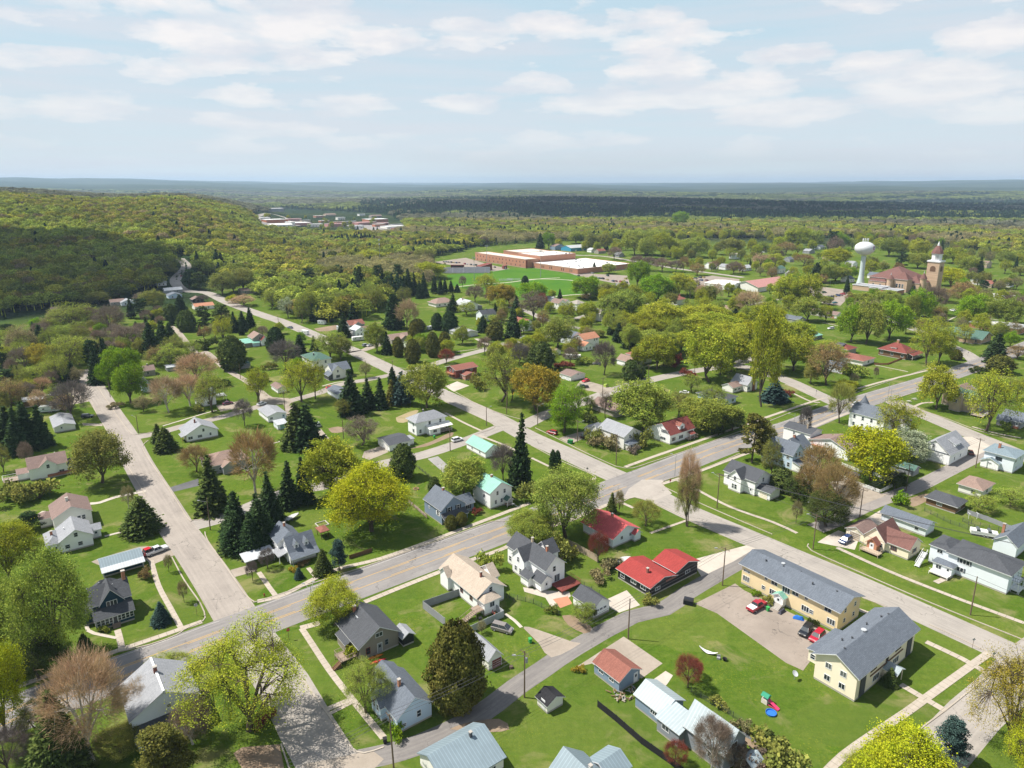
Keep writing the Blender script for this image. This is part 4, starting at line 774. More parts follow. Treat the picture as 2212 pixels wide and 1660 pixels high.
for k in range(10):mb.box(-1.9-.42*(k+1),-2.3,1.55-.16*k-.05,-1.9-.42*k,-.9,1.55-.16*k)
for q in(-2.3,-.9):mb.tube((-1.9,q,2.6),(-6.1,q,1.0),.05,.05,5);mb.tube((-6.1,q,0),(-6.1,q,1.0),.05,.05,5);mb.tube((-4,q,0),(-4,q,1.8),.05,.05,5);mb.tube((-1.9,q,1.5),(-6.1,q,-.05),.09,.09,4)
mb.obj('stair',[lin_mat('plain','deck')],b.r)
b=B('house','house','white victorian farmhouse','tall white farmhouse with dark slate cross gables, two chimneys and red deck','B2',(1640,462),(1730,425),(1352,300));Y=b.ly;b.vol(5.2,'gv',2.6,'white','dgrey',x0=0,y0=0,lx=6.2,ly=Y);b.m0=b.last;b.win('L',1.8,[.52,.74,.93],.8,1.3);b.win('L',4.3,[.45,.8],.8,1.2);b.win('F',4.6,[.45],.8,1.3);b.win('F',1.8,[.6],1.6,1.8,'triple')
b.vol(5.2,'gu',2.4,'white','dgrey',x0=-1.6,y0=Y*.42,lx=4.5,ly=4.8,nm=('side_gable','side_gable_roof'));b.win('L',4.6,[.5],.7,1.3);b.win('L',1.8,[.3,.7],.8,1.2);b.vol(5.2,'gu',2.4,'white','dgrey',x0=5.5,y0=Y*.35,lx=3.2,ly=5.0,nm=('rear_gable','rear_gable_roof'))
b.vol(2.6,'gv',1.3,'white','dgrey',x0=-1.9,y0=-.6,lx=3.4,ly=3.4,nm=('entry','entry_roof'));b.door('F',.5);b.vol(2.6,'sh',.8,'white','dgrey',x0=-3.2,y0=2.8,lx=1.7,ly=3.0,low='L',nm=('side_porch','side_porch_roof'));b.chim(3.1,3.2,9.2,'brick',.5);b.chim(3.1,9.0,9.0,'tan',.5)
b.deck(1.6,-4.4,6.2,4.2,.9,'maroon','maroon','FR')
b=B('garage','garage','white garage with peeling roof','old white garage with worn grey gable roof and row of door windows','B3',(175,662),(297,618),(30,575));b.vol(2.6,'gv',1.7,'white','dgrey',ov=.3);b.win('F',1.7,[.25,.48,.72],.8,.45,'slide')
b=simple('garage','garage','garage behind the cedar','grey white garage with worn grey roof and dark red door, half behind large cedar','B2',(1262,1010),(1343,965),(1120,900),2.6,'gv',1.6,'offwhite','lgrey');b.door('F',.62,2.3,2.0,'maroon',.02,nm='garage_door')
b=B('house','house','light blue cottage','light blue cottage with dark slate cross gable roof beside the alley','B2',(655,1432),(890,1325),(572,1200));b.ly=11.0;b.vol(3.4,'gv',2.7,'ltblue','slate',x0=0,y0=0,ly=11.0,ov=.4);L=b.lx;b.win('F',2.2,[.62],.8,1.3);b.win('F',1.3,[.17],.9,.6);b.win('L',1.8,[.2],.7,.6)
b.vol(3.2,'gu',1.9,'ltblue','slate',x0=-1.0,y0=4.5,lx=4,ly=4.0,nm=('side_gable','side_gable_roof'));b.win('L',2.2,[.35,.7],.7,1.2);b.vol(2.8,'gv',1.5,'ltblue','slate',x0=L*.3,y0=10.5,lx=L*.65,ly=4,nm=('rear_wing','rear_roof'));b.chim(L*.42,4.6,7.2,'orange',.5)
b=B('garage','long_garage','blue metal-roofed building','low building with pale blue grey ribbed metal roof at the alley','B2',(995,1804,2.5),10.9,9.3);b.vol(2.5,'gu',1.9,'offwhite','bluemetal',rk='ribx',ov=.4,tr='bluemetal',rf=.66);b.win('F',1.4,[.6,.8],1.0,.7,'slide');b.win('L',1.4,[.5]);b.chim(b.lx*.72,5.4,5.3,'dgrey',.45)
b=B('house','house','blue ribbed-roof house','house with steep blue grey ribbed metal roof cut by the bottom of the picture','B2',(1870,2076),8.5,8.5);b.vol(3.0,'gv',3.4,'offwhite','bluemetal',rk='riby',tr='bluemetal');b.win('L',1.6,[.4]);b.vol(2.8,'gu',1.2,'offwhite','bluemetal',x0=b.lx,y0=2,lx=4.5,ly=5,rk='ribx',nm=('side_wing','wing_roof'));b.chim(b.lx*.62,3.4,6.4,'offwhite',.5)
b=simple('garage','garage','brown-roofed grey garage','blue grey garage with rust brown gable roof and white door','B3',(347,1157),(497,1082),(203,1015),2.7,'gv',1.5,'bluegrey','rbrown',[('L',1.7,[.3,.72],1.2,.6,'slide')],ov=.35);b.door('F',.8)
simple('shed','shed','tiny black-roofed shed','tiny white shed with mossy black roof and tyre leaning on it','B2',(1652,1298),(1765,1245),(1580,1240),1.9,'gv',1.0,'offwhite','black',[('d','L',.4)])
b=B('house','house','grey metal-roofed house','blue grey house with pale ribbed metal roofs and white corner trim','B3',(1040,1700),(1185,1590),(790,1490));b.vol(4.4,'gv',3.0,'greywall','metal',rk='riby',ov=.5);L=b.lx;Y=b.ly;b.win('F',4.4,[.45],1.6,1.1,'slide');b.win('L',2.0,[.3],1.4,1.1,'slide')
b.vol(3.0,'sh',1.2,'greywall','metal',x0=-1.5,y0=Y,lx=L*.75,ly=5.0,low='L',rk='riby',nm=('left_wing','left_roof'));b.win('L',2.0,[.6],1.5,1.0,'slide');b.vol(2.8,'gv',1.6,'bluegrey','metal',x0=-.2,y0=Y+5.0,lx=6.0,ly=6.5,rk='riby',nm=('rear_wing','rear_roof'));b.win('L',1.8,[.3],1.5,.7,'triple');b.vol(2.4,'sh',.8,'bluegrey','metal',x0=L,y0=3.0,lx=2.0,ly=5.0,low='R',rk='riby',nm=('porch','porch_roof'));b.vol(2.2,'gu',.7,'white','metal',x0=L*.55,y0=-3.4,lx=2.6,ly=2.2,nm=('entry','entry_roof'),rk='ribx')
b=B('house','house','red-roofed white house','white house with bright pink red metal roof beside the fenced yard','B3',(305,190),(505,135),(130,70));b.vol(3.1,'gv',2.3,'paleblue','brightred',ov=.6);L=b.lx;b.win('F',2.1,[.35,.7],.8,.9,'slide');b.vol(2.3,'gv',.9,'paleblue','brightred',x0=L*.75,y0=-1.2,lx=2.4,ly=2.4,nm=('porch','porch_roof'));b.chim(L*.55,5.8,6.4,'orange',.6)
b=B('building','workshop','black red-roofed building','low black building with two red metal gable roofs along the alley','B3',(553,518),(862,352),(318,395));L=b.lx;Y=b.ly;b.vol(2.7,'gv',1.2,'black','red',x0=0,y0=0,lx=L*.52,ly=Y*.98,ov=.5);b.m0=b.last;b.win('L',1.6,[.2,.5],1.6,.8,'slide');b.win('F',1.4,[.3],1.6,.7,'slide');b.win('L',1.5,[.85],1.3,1.2)
b.vol(3.5,'gv',1.4,'black','red',x0=L*.52+.02,y0=0,lx=L*.48,ly=Y*.62,ov=.5,nm=('taller_hall','hall_roof'));b.win('F',1.9,[.55],1.6,.8,'slide');b.chim(L*.18,Y*.35,4.9,'rbrown',.5)
mb=MB();mb.box(-.2,-.06,0,3.6,0,.5);o=mb.obj('wooden_sign',[lin_mat('plain','rbrown')],b.r);o.location=(L*.33,-.02,2.0)
b=B('apartment building','apartment_building','long yellow apartment building','long yellow two storey apartment building with dark slate roof along the parking lot','B3',(1802,752),(1955,650),(1118,447));b.ly=min(b.ly,40);L=b.lx;Y=b.ly;b.vol(5.5,'gv',1.7,'yellow','slate',ov=.7)
b.win('L',3.95,[.96,.93],.0+.9,.5,'slide');b.win('L',1.9,[.945,.31,.645,.06],1.7,1.3,'triple');b.win('L',4.4,[.64,.42,.1],1.5,.9,'slide');b.win('L',1.9,[.75,.25],.8,.9);b.win('L',4.6,[.73,.31],.7,.6);b.win('F',4.4,[.3,.75],.8,1.0);b.win('F',1.9,[.3,.72],.8,1.0)
b.vol(2.6,'gu',.7,'white','mint',x0=-1.5,y0=Y*.5,lx=1.5,ly=2.4,nm=('entry','entry_roof'));b.door('L',.5);b.win('L',4.3,[.515],1.8,1.8,'triple',on=b.m0)
mb=MB();[mb.box(-1.5-.3*(k+1),Y*.5,0,-1.5-.3*k,Y*.5+2.4,.9-.15*k)for k in range(6)];mb.obj('steps',[lin_mat('plain','concrete')],b.r);b.vents([(L*.5+q,Y*f,6.9)for q,f in((-.6,.12),(-1.8,.33),(.4,.5),(-.6,.66),(-1.5,.83),(.3,.92))]);b.vents([(L*.5,Y*.68,7.0)],.3,.5,'silver')
b=B('apartment building','apartment_building','pale corner apartment building','pale cream two storey apartment building with broad slate gable roof at the street corner','B4',(1075,1218),(1548,925),(808,1055));L=b.lx;Y=b.ly;b.vol(5.9,'gu',2.3,'cream','slate',ov=.7)
b.win('L',4.6,[.32,.68],1.1,1.1,'slide');b.win('L',1.9,[.32,.68],1.1,1.1,'slide');b.win('F',4.5,[.27,.69],2.2,.9,'triple','woodbrown');b.win('F',1.8,[.33,.67],2.4,1.3,'triple');b.win('F',3.9,[.5],.9,2.0,'sash','woodbrown')
mb=MB();mb.box(0,-.14,0,2.0,0,5.2);m_=mb.mesh('stairwell_panel',[lin_mat('plain','dgrey')])
for f in(.06,.86):link('stairwell_panel',m_,b.r,(L*f,-.03,.35))
mb=MB();mb.box(0,-.12,0,L*.56,0,.28);o=mb.obj('balcony_trim',[lin_mat('plain','woodbrown')],b.r);o.location=(L*.22,-.02,3.1)
b.vol(2.5,'gv',.7,'cream','metal',x0=L*.45,y0=-2.6,lx=2.8,ly=2.6,open_=True,nm=('entry_canopy','canopy_roof'));b.vol(2.6,'sh',.3,'cream','slate',x0=.6,y0=Y,lx=L*.42,ly=1.9,z0=2.9,low='K',nm=('rear_bay','bay_roof'));b.win('L',4.2,[.5],.9,1.0)
b.vents([(L*.1,Y*.5,8.1),(L*.3,Y*.62,7.8),(L*.25,Y*.78,7.2),(L*.6,Y*.7,7.6),(L*.78,Y*.6,7.9),(L*.85,Y*.52,8.1)]);b.vents([(L*.45,Y*.56,8.0)],.35,.6,'silver')
b=B('house','house','cream maroon-roofed house','cream house with maroon gable roof, brown garage wing and wooden entry','B4',(1432,270),(1512,222),(1110,120));L=b.lx;Y=b.ly;b.vol(3.1,'gv',2.3,'cream','wineroof',x0=0,y0=0,lx=7,ly=Y*.55,ov=.4);b.m0=b.last;b.win('L',1.8,[.5],1.5,1.1,'triple','rbrown');b.win('F',1.8,[.5],1.4,1.1,'slide');b.shut('F',1.8,[.5],1.4,1.1,'rbrown')
b.vol(3.1,'gu',3.2,'cream','wineroof',x0=-1.0,y0=Y*.42,lx=9,ly=Y*.40,nm=('cross_wing','cross_roof'));b.win('L',1.8,[.2],1.0,1.1);b.vol(2.4,'gu',1.3,'orange','rbrown',x0=-3.0,y0=Y*.5,lx=2.0,ly=2.6,wk='wall',nm=('wooden_entry','entry_roof'),tr='orange');b.door('L',.5);b.deck(-5.4,Y*.38,2.4,5.0,.8,'tan','tan','LFK')
b.vol(2.6,'gu',1.3,'cream','brownroof',x0=-.5,y0=Y*.84,lx=7.5,ly=5.0,nm=('garage_wing','garage_roof'));b.door('L',.5,2.8,2.2,'tan',.02,nm='garage_door')
b=simple('garage','long_garage','slate-roofed long garage','long white garage with blue grey roof behind the cream house','M4',(1390,1690),(1485,1650),(1040,1545),2.7,'gv',1.2,'paleblue','slate',[('L',1.6,[.2],.9,.8)],ov=.5)
b=B('apartment building','apartment_house','white house with outside stair','pale blue white two storey house with slate hip roof and outside stair','B4',(2090,500),(2212,425),(1640,230));L=b.lx;Y=b.ly;b.vol(5.3,'hip',1.9,'paleblue','dgrey',x0=0,y0=0,lx=9.5,ly=Y*.74,ov=.6);b.m0=b.last;b.win('L',4.3,[.72],2.2,1.1,'triple');b.shut('L',4.3,[.72],2.2,1.1,'slate');b.win('L',1.9,[.8],2.2,1.1,'triple');b.shut('L',1.9,[.8],2.2,1.1,'slate');b.win('F',4.3,[.3],.8,1.1);b.win('F',1.9,[.3],.8,1.1);b.deck(2.5,-1.6,3.5,1.6,2.9,'white','dgrey','FLR');b.deck(2.5,-1.9,3.5,1.9,.7,'white','white','FLR')
b.vol(5.0,'hip',1.5,'paleblue','dgrey',x0=1.0,y0=Y*.74,lx=8,ly=Y*.26,nm=('rear_wing','rear_roof'));b.win('L',4.2,[.5],1.2,.9,'slide');b.vol(2.6,'hip',.8,'paleblue','slate',x0=-2.6,y0=Y*.62,lx=2.6,ly=4.4,nm=('entry','entry_roof'));b.door('L',.2);b.win('L',1.7,[.7],1.2,1.0,'slide');b.deck(-4.8,Y*.62,2.2,4.4,.7,'offwhite','trim','LF')
mb=MB()
for k in range(15):mb.box(-.4-.27*k,Y+.1,2.85-.18*k,-.12-.27*k,Y+1.2,2.93-.18*k)
for q in(Y+.1,Y+1.2):mb.tube((0,q,3.9),(-4.1,q,1.2),.05,.05,4);mb.tube((0,q,2.8),(-4.1,q,.1),.08,.08,4)
for k in range(7):mb.tube((-.6*k,Y+.1,2.7-.4*k),(-.6*k,Y+.1,3.85-.4*k),.04,.04,4)
mb.obj('outside_stair',[lin_mat('plain','trim')],b.r)
simple('house','house','slate-roofed house at the edge','house with slate roof and brick chimney behind the white house with outside stair','B4',(2150,260),12,(2035,175),3.4,'gu',2.2,'paleblue','slate').chim(5,5,6.6,'orange',.6)
b=B('house','house','white black-roofed house','white house with black cross gable roof and small attached garage','M3',(2050,1352),(2165,1290),(1810,1245));L=b.lx;Y=b.ly;b.vol(5.0,'gv',2.5,'white','dgrey',ov=.4);b.win('F',4.6,[.5],.7,1.3);b.win('L',3.2,[.85],.8,1.3);b.vol(5.0,'gu',2.4,'white','dgrey',x0=-2.0,y0=Y*.33,lx=4.5,ly=4.6,nm=('side_gable','side_gable_roof'));b.win('L',4.6,[.5],.7,1.3);b.win('L',1.8,[.4,.62],.7,1.5);b.door('L',.12,on=b.m0)
b.vol(2.5,'gv',.9,'white','dgrey',x0=.8,y0=-5.0,lx=5.4,ly=5.0,nm=('garage_wing','garage_roof'));b.door('L',.45,2.6,2.0,'cream',.02,nm='garage_door')
b=B('house','house','pale house with front windows','off-white house with pale grey gable roof and dark bay porch roof','M3',(968,968),(1055,905),(802,872));L=b.lx;Y=b.ly;b.vol(5.2,'gv',2.5,'offwhite','lgrey',ov=.4);b.win('F',4.7,[.35],.75,1.3);b.win('F',4.6,[.78],.75,1.3);b.win('L',3.9,[.92,.45],.7,1.2);b.win('L',1.7,[.5],.7,1.1);b.vol(2.5,'hip',1.1,'offwhite','slate',x0=.5,y0=-2.2,lx=L-.2,ly=2.2,nm=('porch','porch_roof'));b.win('F',1.6,[.15,.38],.7,1.2);b.win('R',1.6,[.5])
b.vol(4.0,'gu',1.8,'offwhite','lgrey',x0=-.6,y0=Y,lx=6,ly=3.6,nm=('rear_gable','rear_gable_roof'));b.vol(3.0,'gu',1.5,'offwhite','lgrey',x0=-.9,y0=Y+3.6,lx=5.6,ly=3.6,nm=('rear_wing','rear_roof'));b.vents([(L*.6,4.5,7.0)],.15,.2)
b=B('house','house','white saltbox house','white saltbox house with red brown roof, dormer and black shutters','M3',(1350,925),(1558,862),(1172,852));L=b.lx;Y=b.ly;b.vol(3.9,'gu',3.4,'white','maroon',rf=.36,ov=.4);b.win('F',1.8,[.15],1.0,1.3);b.win('F',1.8,[.45],2.3,1.3,'triple');b.shut('F',1.8,[.15],1.0,1.3,'rbrown');b.win('L',4.6,[.14,.3],.7,1.2);b.shut('L',4.6,[.14,.3],.7,1.2,'dgrey');b.win('L',1.7,[.3],2.4,1.0,'triple');b.dormer('F',L*.52,4.3,3.0,1.7,1.0,2.6,'white','rbrown',.6);b.vol(2.3,'sh',.6,'white','maroon',x0=L*.72,y0=-1.6,lx=2.6,ly=1.6,open_=True,nm=('porch','porch_roof'));b.deck(L*.62,-2.0,5.5,2.0,.7,'deck','deck','FR')
b=simple('house','house','brown low house','low house with brown gable roof behind the pale house','M3',(905,700),8,(740,620),2.8,'gv',1.9,'taupe','brownroof',[('F',1.6,[.3,.7]),('L',1.6,[.3,.6],.7,.9)],ov=.7)
b=B('house','house','turquoise ranch house','turquoise ranch house with dark slate hip roof','M3',(1790,608),(1925,583),14);b.vol(2.9,'hip',2.0,'ltblue','dgrey',ov=.7);b.win('F',1.6,[.3,.75],1.5,1.1,'slide');b.win('L',1.6,[.3,.6],1.5,1.1,'slide');b.chim(3,6,5.4,'orange',.5)
simple('garage','garage','white double garage','white garage with grey brown gable roof beside the red car','M3',(530,400),(642,372),(428,372),2.5,'gv',1.3,'white','brownroof',[('F',3.0,[.5],.5,.5),('g','L',.3,2.4),('g','L',.7,2.4)])
b=B('house','house','brown-roofed two storey house','white two storey house with brown hip roof and low side gable','M3',(1080,270),(1190,240),8.5);b.vol(5.2,'hip',2.2,'white','rbrown',ov=.6);b.win('L',4.1,[.5],1.2,1.0,'slide');b.win('F',4.1,[.5]);b.win('F',1.6,[.5],1.6,1.2,'triple');b.vol(3.0,'gv',2.4,'white','tanroof',x0=-6.5,y0=-1,lx=6.5,ly=10,nm=('side_wing','side_roof'));b.win('F',1.8,[.4],.7,1.0)
b=B('house','house','white brick-chimney house','white house with grey gable roof, low left wing and tall brick chimney','M3',(1990,490),(2140,520),9);b.lx=9;b.vol(3.6,'gv',3.0,'offwhite','lgrey',x0=0,lx=8,ly=9);b.win('F',1.8,[.15],1.6,1.3,'triple');b.vol(2.7,'gu',1.5,'offwhite','tanroof',x0=-7,y0=3,lx=7,ly=6,nm=('low_wing','low_roof'));b.win('F',1.5,[.3,.7],1.5,.8,'slide');b.chim(4.6,-.3,8.4,'rbrown',1.0,0)
b=B('house','mansion','light blue mansion','large light blue house with slate gables, corner tower and white porch','M4',(282,1140),(650,1075),(112,1060));L=14;Y=b.ly;b.vol(5.6,'gv',3.4,'ltblue','slate',x0=0,y0=0,lx=7.0,ly=9.0);b.m0=b.last;b.win('F',5.3,[.3,.6],.9,1.5);b.win('L',4.6,[.2,.5,.8],.9,1.4);b.win('L',1.9,[.15,.4,.65,.88],.9,1.5);b.win('F',1.9,[.5],1.4,1.4,'slide')
b.vol(5.6,'gu',3.0,'ltblue','slate',x0=6.5,y0=2.0,lx=8,ly=7,nm=('side_wing','side_roof'));b.win('F',4.2,[.5],1.0,1.3);b.vol(6.2,'pyr',3.6,'ltblue','slate',x0=-1.4,y0=6.8,lx=4.2,ly=4.2,nm=('tower','tower_roof'));b.win('L',5.0,[.3,.7],.8,1.4);b.win('L',2.0,[.3,.7],.8,1.4)
b.vol(2.6,'sh',.9,'white','slate',x0=.0,y0=-3.0,lx=12,ly=3.0,nm=('porch','porch_roof'));b.win('F',1.6,[.08,.2,.32,.5,.65,.8],1.0,1.2);b.chim(9.2,5.4,9.6,'brick',.7)
b=B('house','house','white split-roof house','white house with long dark roof above a lower grey brown gable','M4',(745,1062),(860,1010),(485,930));b.vol(3.8,'gu',2.6,'white','brownroof',x0=0,y0=0,lx=8,ly=b.ly,rf=.45,ov=.5);b.m0=b.last;b.win('L',4.0,[.5,.56],.5,.8);Y=b.ly;b.vol(5.4,'gv',1.2,'white','dgrey',x0=1,y0=Y,lx=8,ly=11,nm=('rear_block','rear_roof'));b.win('L',4.2,[.3,.6],.7,1.0);b.deck(-1.4,Y*.6,1.4,4.5,2.6,'brick','brick','LFK');b.chim(4,Y+3,8.4,'tan',.5)
b=B('house','mansion','large white victorian house','large white victorian house with slate roofs and a cone capped turret','M4',(1035,850),(1320,770),(820,745));Y=b.ly;b.vol(6.4,'gv',3.2,'white','slate',x0=0,y0=0,lx=9.5,ly=Y);b.m0=b.last;b.win('L',4.9,[.15,.35,.6,.85],.8,1.4);b.win('L',1.9,[.15,.35,.6,.85],.8,1.4);b.win('F',4.8,[.3,.7],.8,1.4);b.vol(6.0,'gu',2.6,'white','slate',x0=9.0,y0=1,lx=5,ly=7,nm=('side_wing','side_roof'));b.vol(4.0,'gu',2.0,'white','slate',x0=12,y0=-3,lx=5,ly=5,nm=('rear_wing','rear_roof'));b.win('F',2.2,[.5]);b.win('L',2.6,[.5],.7,1.0)
mb=MB();mb.lathe([(2.0,.1),(2.0,7.6),(2.5,7.55),(1.6,9.2),(.6,11.0),(.05,12.2)],14,(8.6,Y*.9));mb.obj('turret',[lin_mat('plain','slate')],b.r)
b=B('house','coach_house','large white garage house','big white garage like house with steep grey roof and shed dormer','M4',(1583,1102),(1748,1018),(1370,1010));L=b.lx;Y=b.ly;b.vol(4.2,'gu',4.0,'white','lgrey',ov=.4);b.win('L',5.9,[.55],.8,1.3);b.win('F',1.8,[.28,.6],.6,1.0);b.vol(1.5,'sh',1.2,'white','lgrey',x0=L*.42,y0=1.1,lx=4.2,ly=2.6,z0=4.7,low='F',nm=('dormer','dormer_roof'));b.win('F',5.5,[.5],.6,.6);b.vol(3.6,'gu',1.6,'white','lgrey',x0=-.2,y0=Y,lx=6,ly=3,nm=('rear_wing','rear_roof'));b.vents([(L*.7,2.0,6.6)],.1,.3,'silver')
mb=MB();mb.box(0,0,0,.12,Y,.25);o=mb.obj('band',[lin_mat('plain','slate')],b.r);o.location=(-.13,0,4.1)
b=B('guest house','guest_house','taupe guest house','taupe victorian guest house with corner tower, balconies and flower filled deck','M4',(1800,670),(2110,590),14);b.lx=15;b.vol(6.2,'gv',2.8,'tan','green',x0=0,y0=0,lx=6.5,ly=9);b.m0=b.last;b.win('F',7.0,[.5],.9,1.0);b.win('F',4.6,[.5],1.6,1.6,'slide');b.win('F',1.6,[.3],1.6,1.8,'slide');b.deck(-.6,-2.0,6.5,2.0,3.3,'deck','woodbrown','FLR');b.deck(-4.5,-4.5,12,4.4,.8,'deck','trim','FLR')
b.vol(8.6,'pyr',2.2,'tan','green',x0=-2.4,y0=5.0,lx=4.4,ly=4.4,nm=('tower','tower_roof'),ov=.6);b.win('L',7.6,[.3,.7],1.2,1.3);b.win('F',7.6,[.5],2.0,1.3,'slide');b.win('L',4.6,[.5],1.4,1.4);b.vol(5.6,'gu',3.0,'tan','tanroof',x0=4,y0=6,lx=13,ly=9,nm=('rear_block','rear_roof'));b.vol(3.4,'gu',2.2,'lgrey','lgrey',x0=17,y0=8,lx=9,ly=7,nm=('far_block','far_roof'))
mb=MB();mb.box(0,0,0,2.2,.08,2.6);o=mb.obj('awning_cloth',[lin_mat('plain','mint')],b.r);o.location=(-2.2,-2.3,2.2)
b=B('house','bungalow','grey bungalow','grey bungalow with slate gable roof and brick steps at the right edge','M4',(2180,795),12,(2060,730));b.vol(3.0,'gv',2.2,'lgrey','slate',ov=.7);b.win('F',1.7,[.25,.6],1.6,1.2,'triple');b.win('L',1.7,[.6],1.2,1.2,'slide');b.door('L',.2);b.steps('L',.2,1.6,4,'orange');b.vol(2.6,'gv',1.5,'lgrey','slate',x0=-2.0,y0=4,lx=3.5,ly=4,nm=('entry','entry_roof'))
b=B('house','flats','pale blue flats','pale blue two storey flats with roofed balcony at the right edge','M4',(2110,1165),(2280,1215),9);b.lx=10;b.vol(5.6,'hip',1.4,'paleblue','bluemetal',x0=0,lx=10,ly=9,ov=.6);b.win('L',4.0,[.5],1.8,1.2,'slide','dgrey');b.win('F',4.2,[.12,.24,.6],.5,.9);b.win('F',1.6,[.3],.6,.6);b.chim(4,6,8.4,'brick',.7)
simple('garage','garage','white blue-roofed garage','white garage with blue grey metal roof beside the alley','M4',(1990,1145),(2070,1100),(1853,1100),2.6,'gu',1.3,'white','bluemetal',[('L',2.2,[.5],1.0,.4)],rk='riby')
b=simple('house','bungalow','brown hip-roofed bungalow','white bungalow with broad brown hip roof in the right hand yard','M4',(1850,1372),(1985,1322),(1648,1322),2.7,'hip',1.9,'offwhite','tanroof',[('L',1.5,[.35],1.1,1.0),('F',1.5,[.5],1.2,1.0)],ov=.6)
b=simple('cabin','cabin','dark hip-roofed cabin','dark brown cabin with black hip roof and open porch','M4',(1640,1500),(1735,1450),(1425,1400),2.3,'hip',1.8,'woodbrown','dgrey',[('L',1.4,[.55],1.4,.8),('F',1.4,[.4],1.2,.8)],ov=.6)
simple('shed','shed','small green grey shed','small shed with green grey gable roof beside the white fence','M4',(1290,1190),(1325,1160),(1130,1110),2.2,'gv',1.1,'lgrey','green')
b=B('house','large_bungalow','brown house with red hip roof','brown shingled house with broad red hip roof and white veranda','T4',(1225,1660),(1385,1630),(1005,1620));L=b.lx=17.;Y=b.ly;b.vol(3.6,'hip',4.2,'woodbrown','maroon',x0=0,y0=0,lx=12,ly=15,ov=.8);b.win('L',2.0,[.12,.5,.88],1.4,1.5,'slide');b.win('F',2.0,[.4],1.2,1.3);b.vol(2.6,'sh',1.0,'white','maroon',x0=2,y0=-3.0,lx=13,ly=3,open_=True,nm=('veranda','veranda_roof'));b.deck(2,-3.0,13,3.0,.8,'deck','trim','FR');b.chim(6,7.5,9.4,'orange',1.2);b.vol(1.3,'hip',.7,'white','maroon',x0=1.2,y0=6,lx=2.4,ly=3,z0=4.2,nm=('dormer','dormer_roof'));b.win('L',4.9,[.5],1.4,.6,'slide')
b=B('house','bungalow','small red-roofed bungalow','small bungalow with red hip roof and grey dormer','T4',(745,1620),(815,1600),(640,1590));b.vol(3.0,'hip',2.4,'taupe','maroon',lx=10,ly=11,ov=.6);b.win('L',1.6,[.3,.7],1.2,1.0);b.vol(1.4,'sh',.5,'lgrey','dgrey',x0=1.2,y0=4,lx=3.6,ly=4,z0=3.6,low='L',nm=('dormer','dormer_roof'));b.win('L',4.4,[.5],1.6,.7,'slide')
b=simple('house','bungalow','brown hip-roofed house','house with low brown hip roof beside the wooden fence','M4',(870,275),(965,245),(700,220),2.8,'hip',1.9,'offwhite','rbrown',[('F',1.6,[.5],1.6,1.2,'slide')],ov=.7)
b=simple('house','house','blue white gabled house','white gabled house with slate roof and brick porch pillars','M4',(700,340),(760,325),9,3.2,'gv',2.0,'paleblue','slate',[('F',2.4,[.4],1.2,1.2,'slide')]);b.vol(2.3,'sh',.8,'brick','slate',x0=0,y0=-2.4,lx=6,ly=2.4,open_=True,nm=('porch','porch_roof'))
b=B('building','clinic','green-roofed brick hall','long brick hall with wide green gable roof','T4',(1850,1530),(1960,1490),(1530,1440));b.vol(3.4,'gv',3.4,'sandstone','green',lx=16,ly=30,ov=1.2,wk='brickwall');b.win('F',4.0,[.4,.6],.9,2.6,'sash','woodbrown');b.win('L',1.8,[.1,.2,.35,.5,.7],1.4,1.6);b.vol(2.8,'flat',0,'sandstone','green',x0=-3,y0=3,lx=3,ly=8,nm=('entry','entry_roof'),wk='brickwall')
b=B('house','house','mint-roofed house','dark house with mint green roofs stepped in two levels','T4',(460,1500),(610,1490),10);b.vol(3.2,'gv',2.6,'slate','mint',x0=0,y0=3,lx=10,ly=9,rk='riby');b.m0=b.last;b.vol(2.4,'sh',.5,'slate','mint',x0=0,y0=0,lx=11,ly=3,nm=('porch','porch_roof'));b.win('F',1.4,[.2,.4,.6,.8],1.4,1.0)
b=simple('house','ranch_house','long brown-roofed ranch','long white ranch house with brown roof and orange garage door','T4',(655,1320),9,(495,1275),2.7,'gv',1.8,'offwhite','brownroof',[('L',1.5,[.9,.6],1.4,.9,'slide'),('g','L',.15,2.6,'orange')])
simple('house','house','slate-roofed low house','low house with dark slate roof between yellow trees','T4',(340,1360),9,(230,1320),2.6,'gv',1.8,'lgrey','slate')
b=B('building','flat_roofed_shop','brick flat-roofed shop','low brick shop with flat grey roof at the right edge','T4',(2160,1455),18,(2030,1440));b.vol(4.0,'flat',.3,'brick','lgrey',x0=0,y0=0,lx=18,ly=14,wk='brickwall');b.win('L',1.8,[.2,.5,.8],1.6,1.8,'slide');b.vol(3.8,'flat',.3,'brick','membrane',x0=2,y0=14,lx=16,ly=16,wk='brickwall',nm=('rear_block','rear_roof'))
simple('building','warehouse','flat white-roofed hall','flat roofed hall with pale roof behind bright green street trees','T4',(2060,1190),22,(1915,1150),4.0,'flat',.2,'offwhite','membrane')
b=simple('garage','garage','grey-roofed far garage','pale garage with grey roof on the cedar lined lawn','T2',(1740,1478),(1850,1456),(1632,1440),2.7,'gv',1.5,'offwhite','lgrey',[('g','F',.65,2.6)],ov=.6)
b=B('house','house','orange-brown roofed house','low house with orange brown gable roof behind trimmed cedars','T2',(1150,1530),(1240,1500),10);b.vol(2.9,'gu',2.2,'taupe','tanroof',lx=13,ly=10,ov=.6);b.m0=b.last;b.vol(2.9,'gv',2.0,'taupe','tanroof',x0=5,y0=-2.5,lx=6,ly=5,nm=('front_wing','wing_roof'))
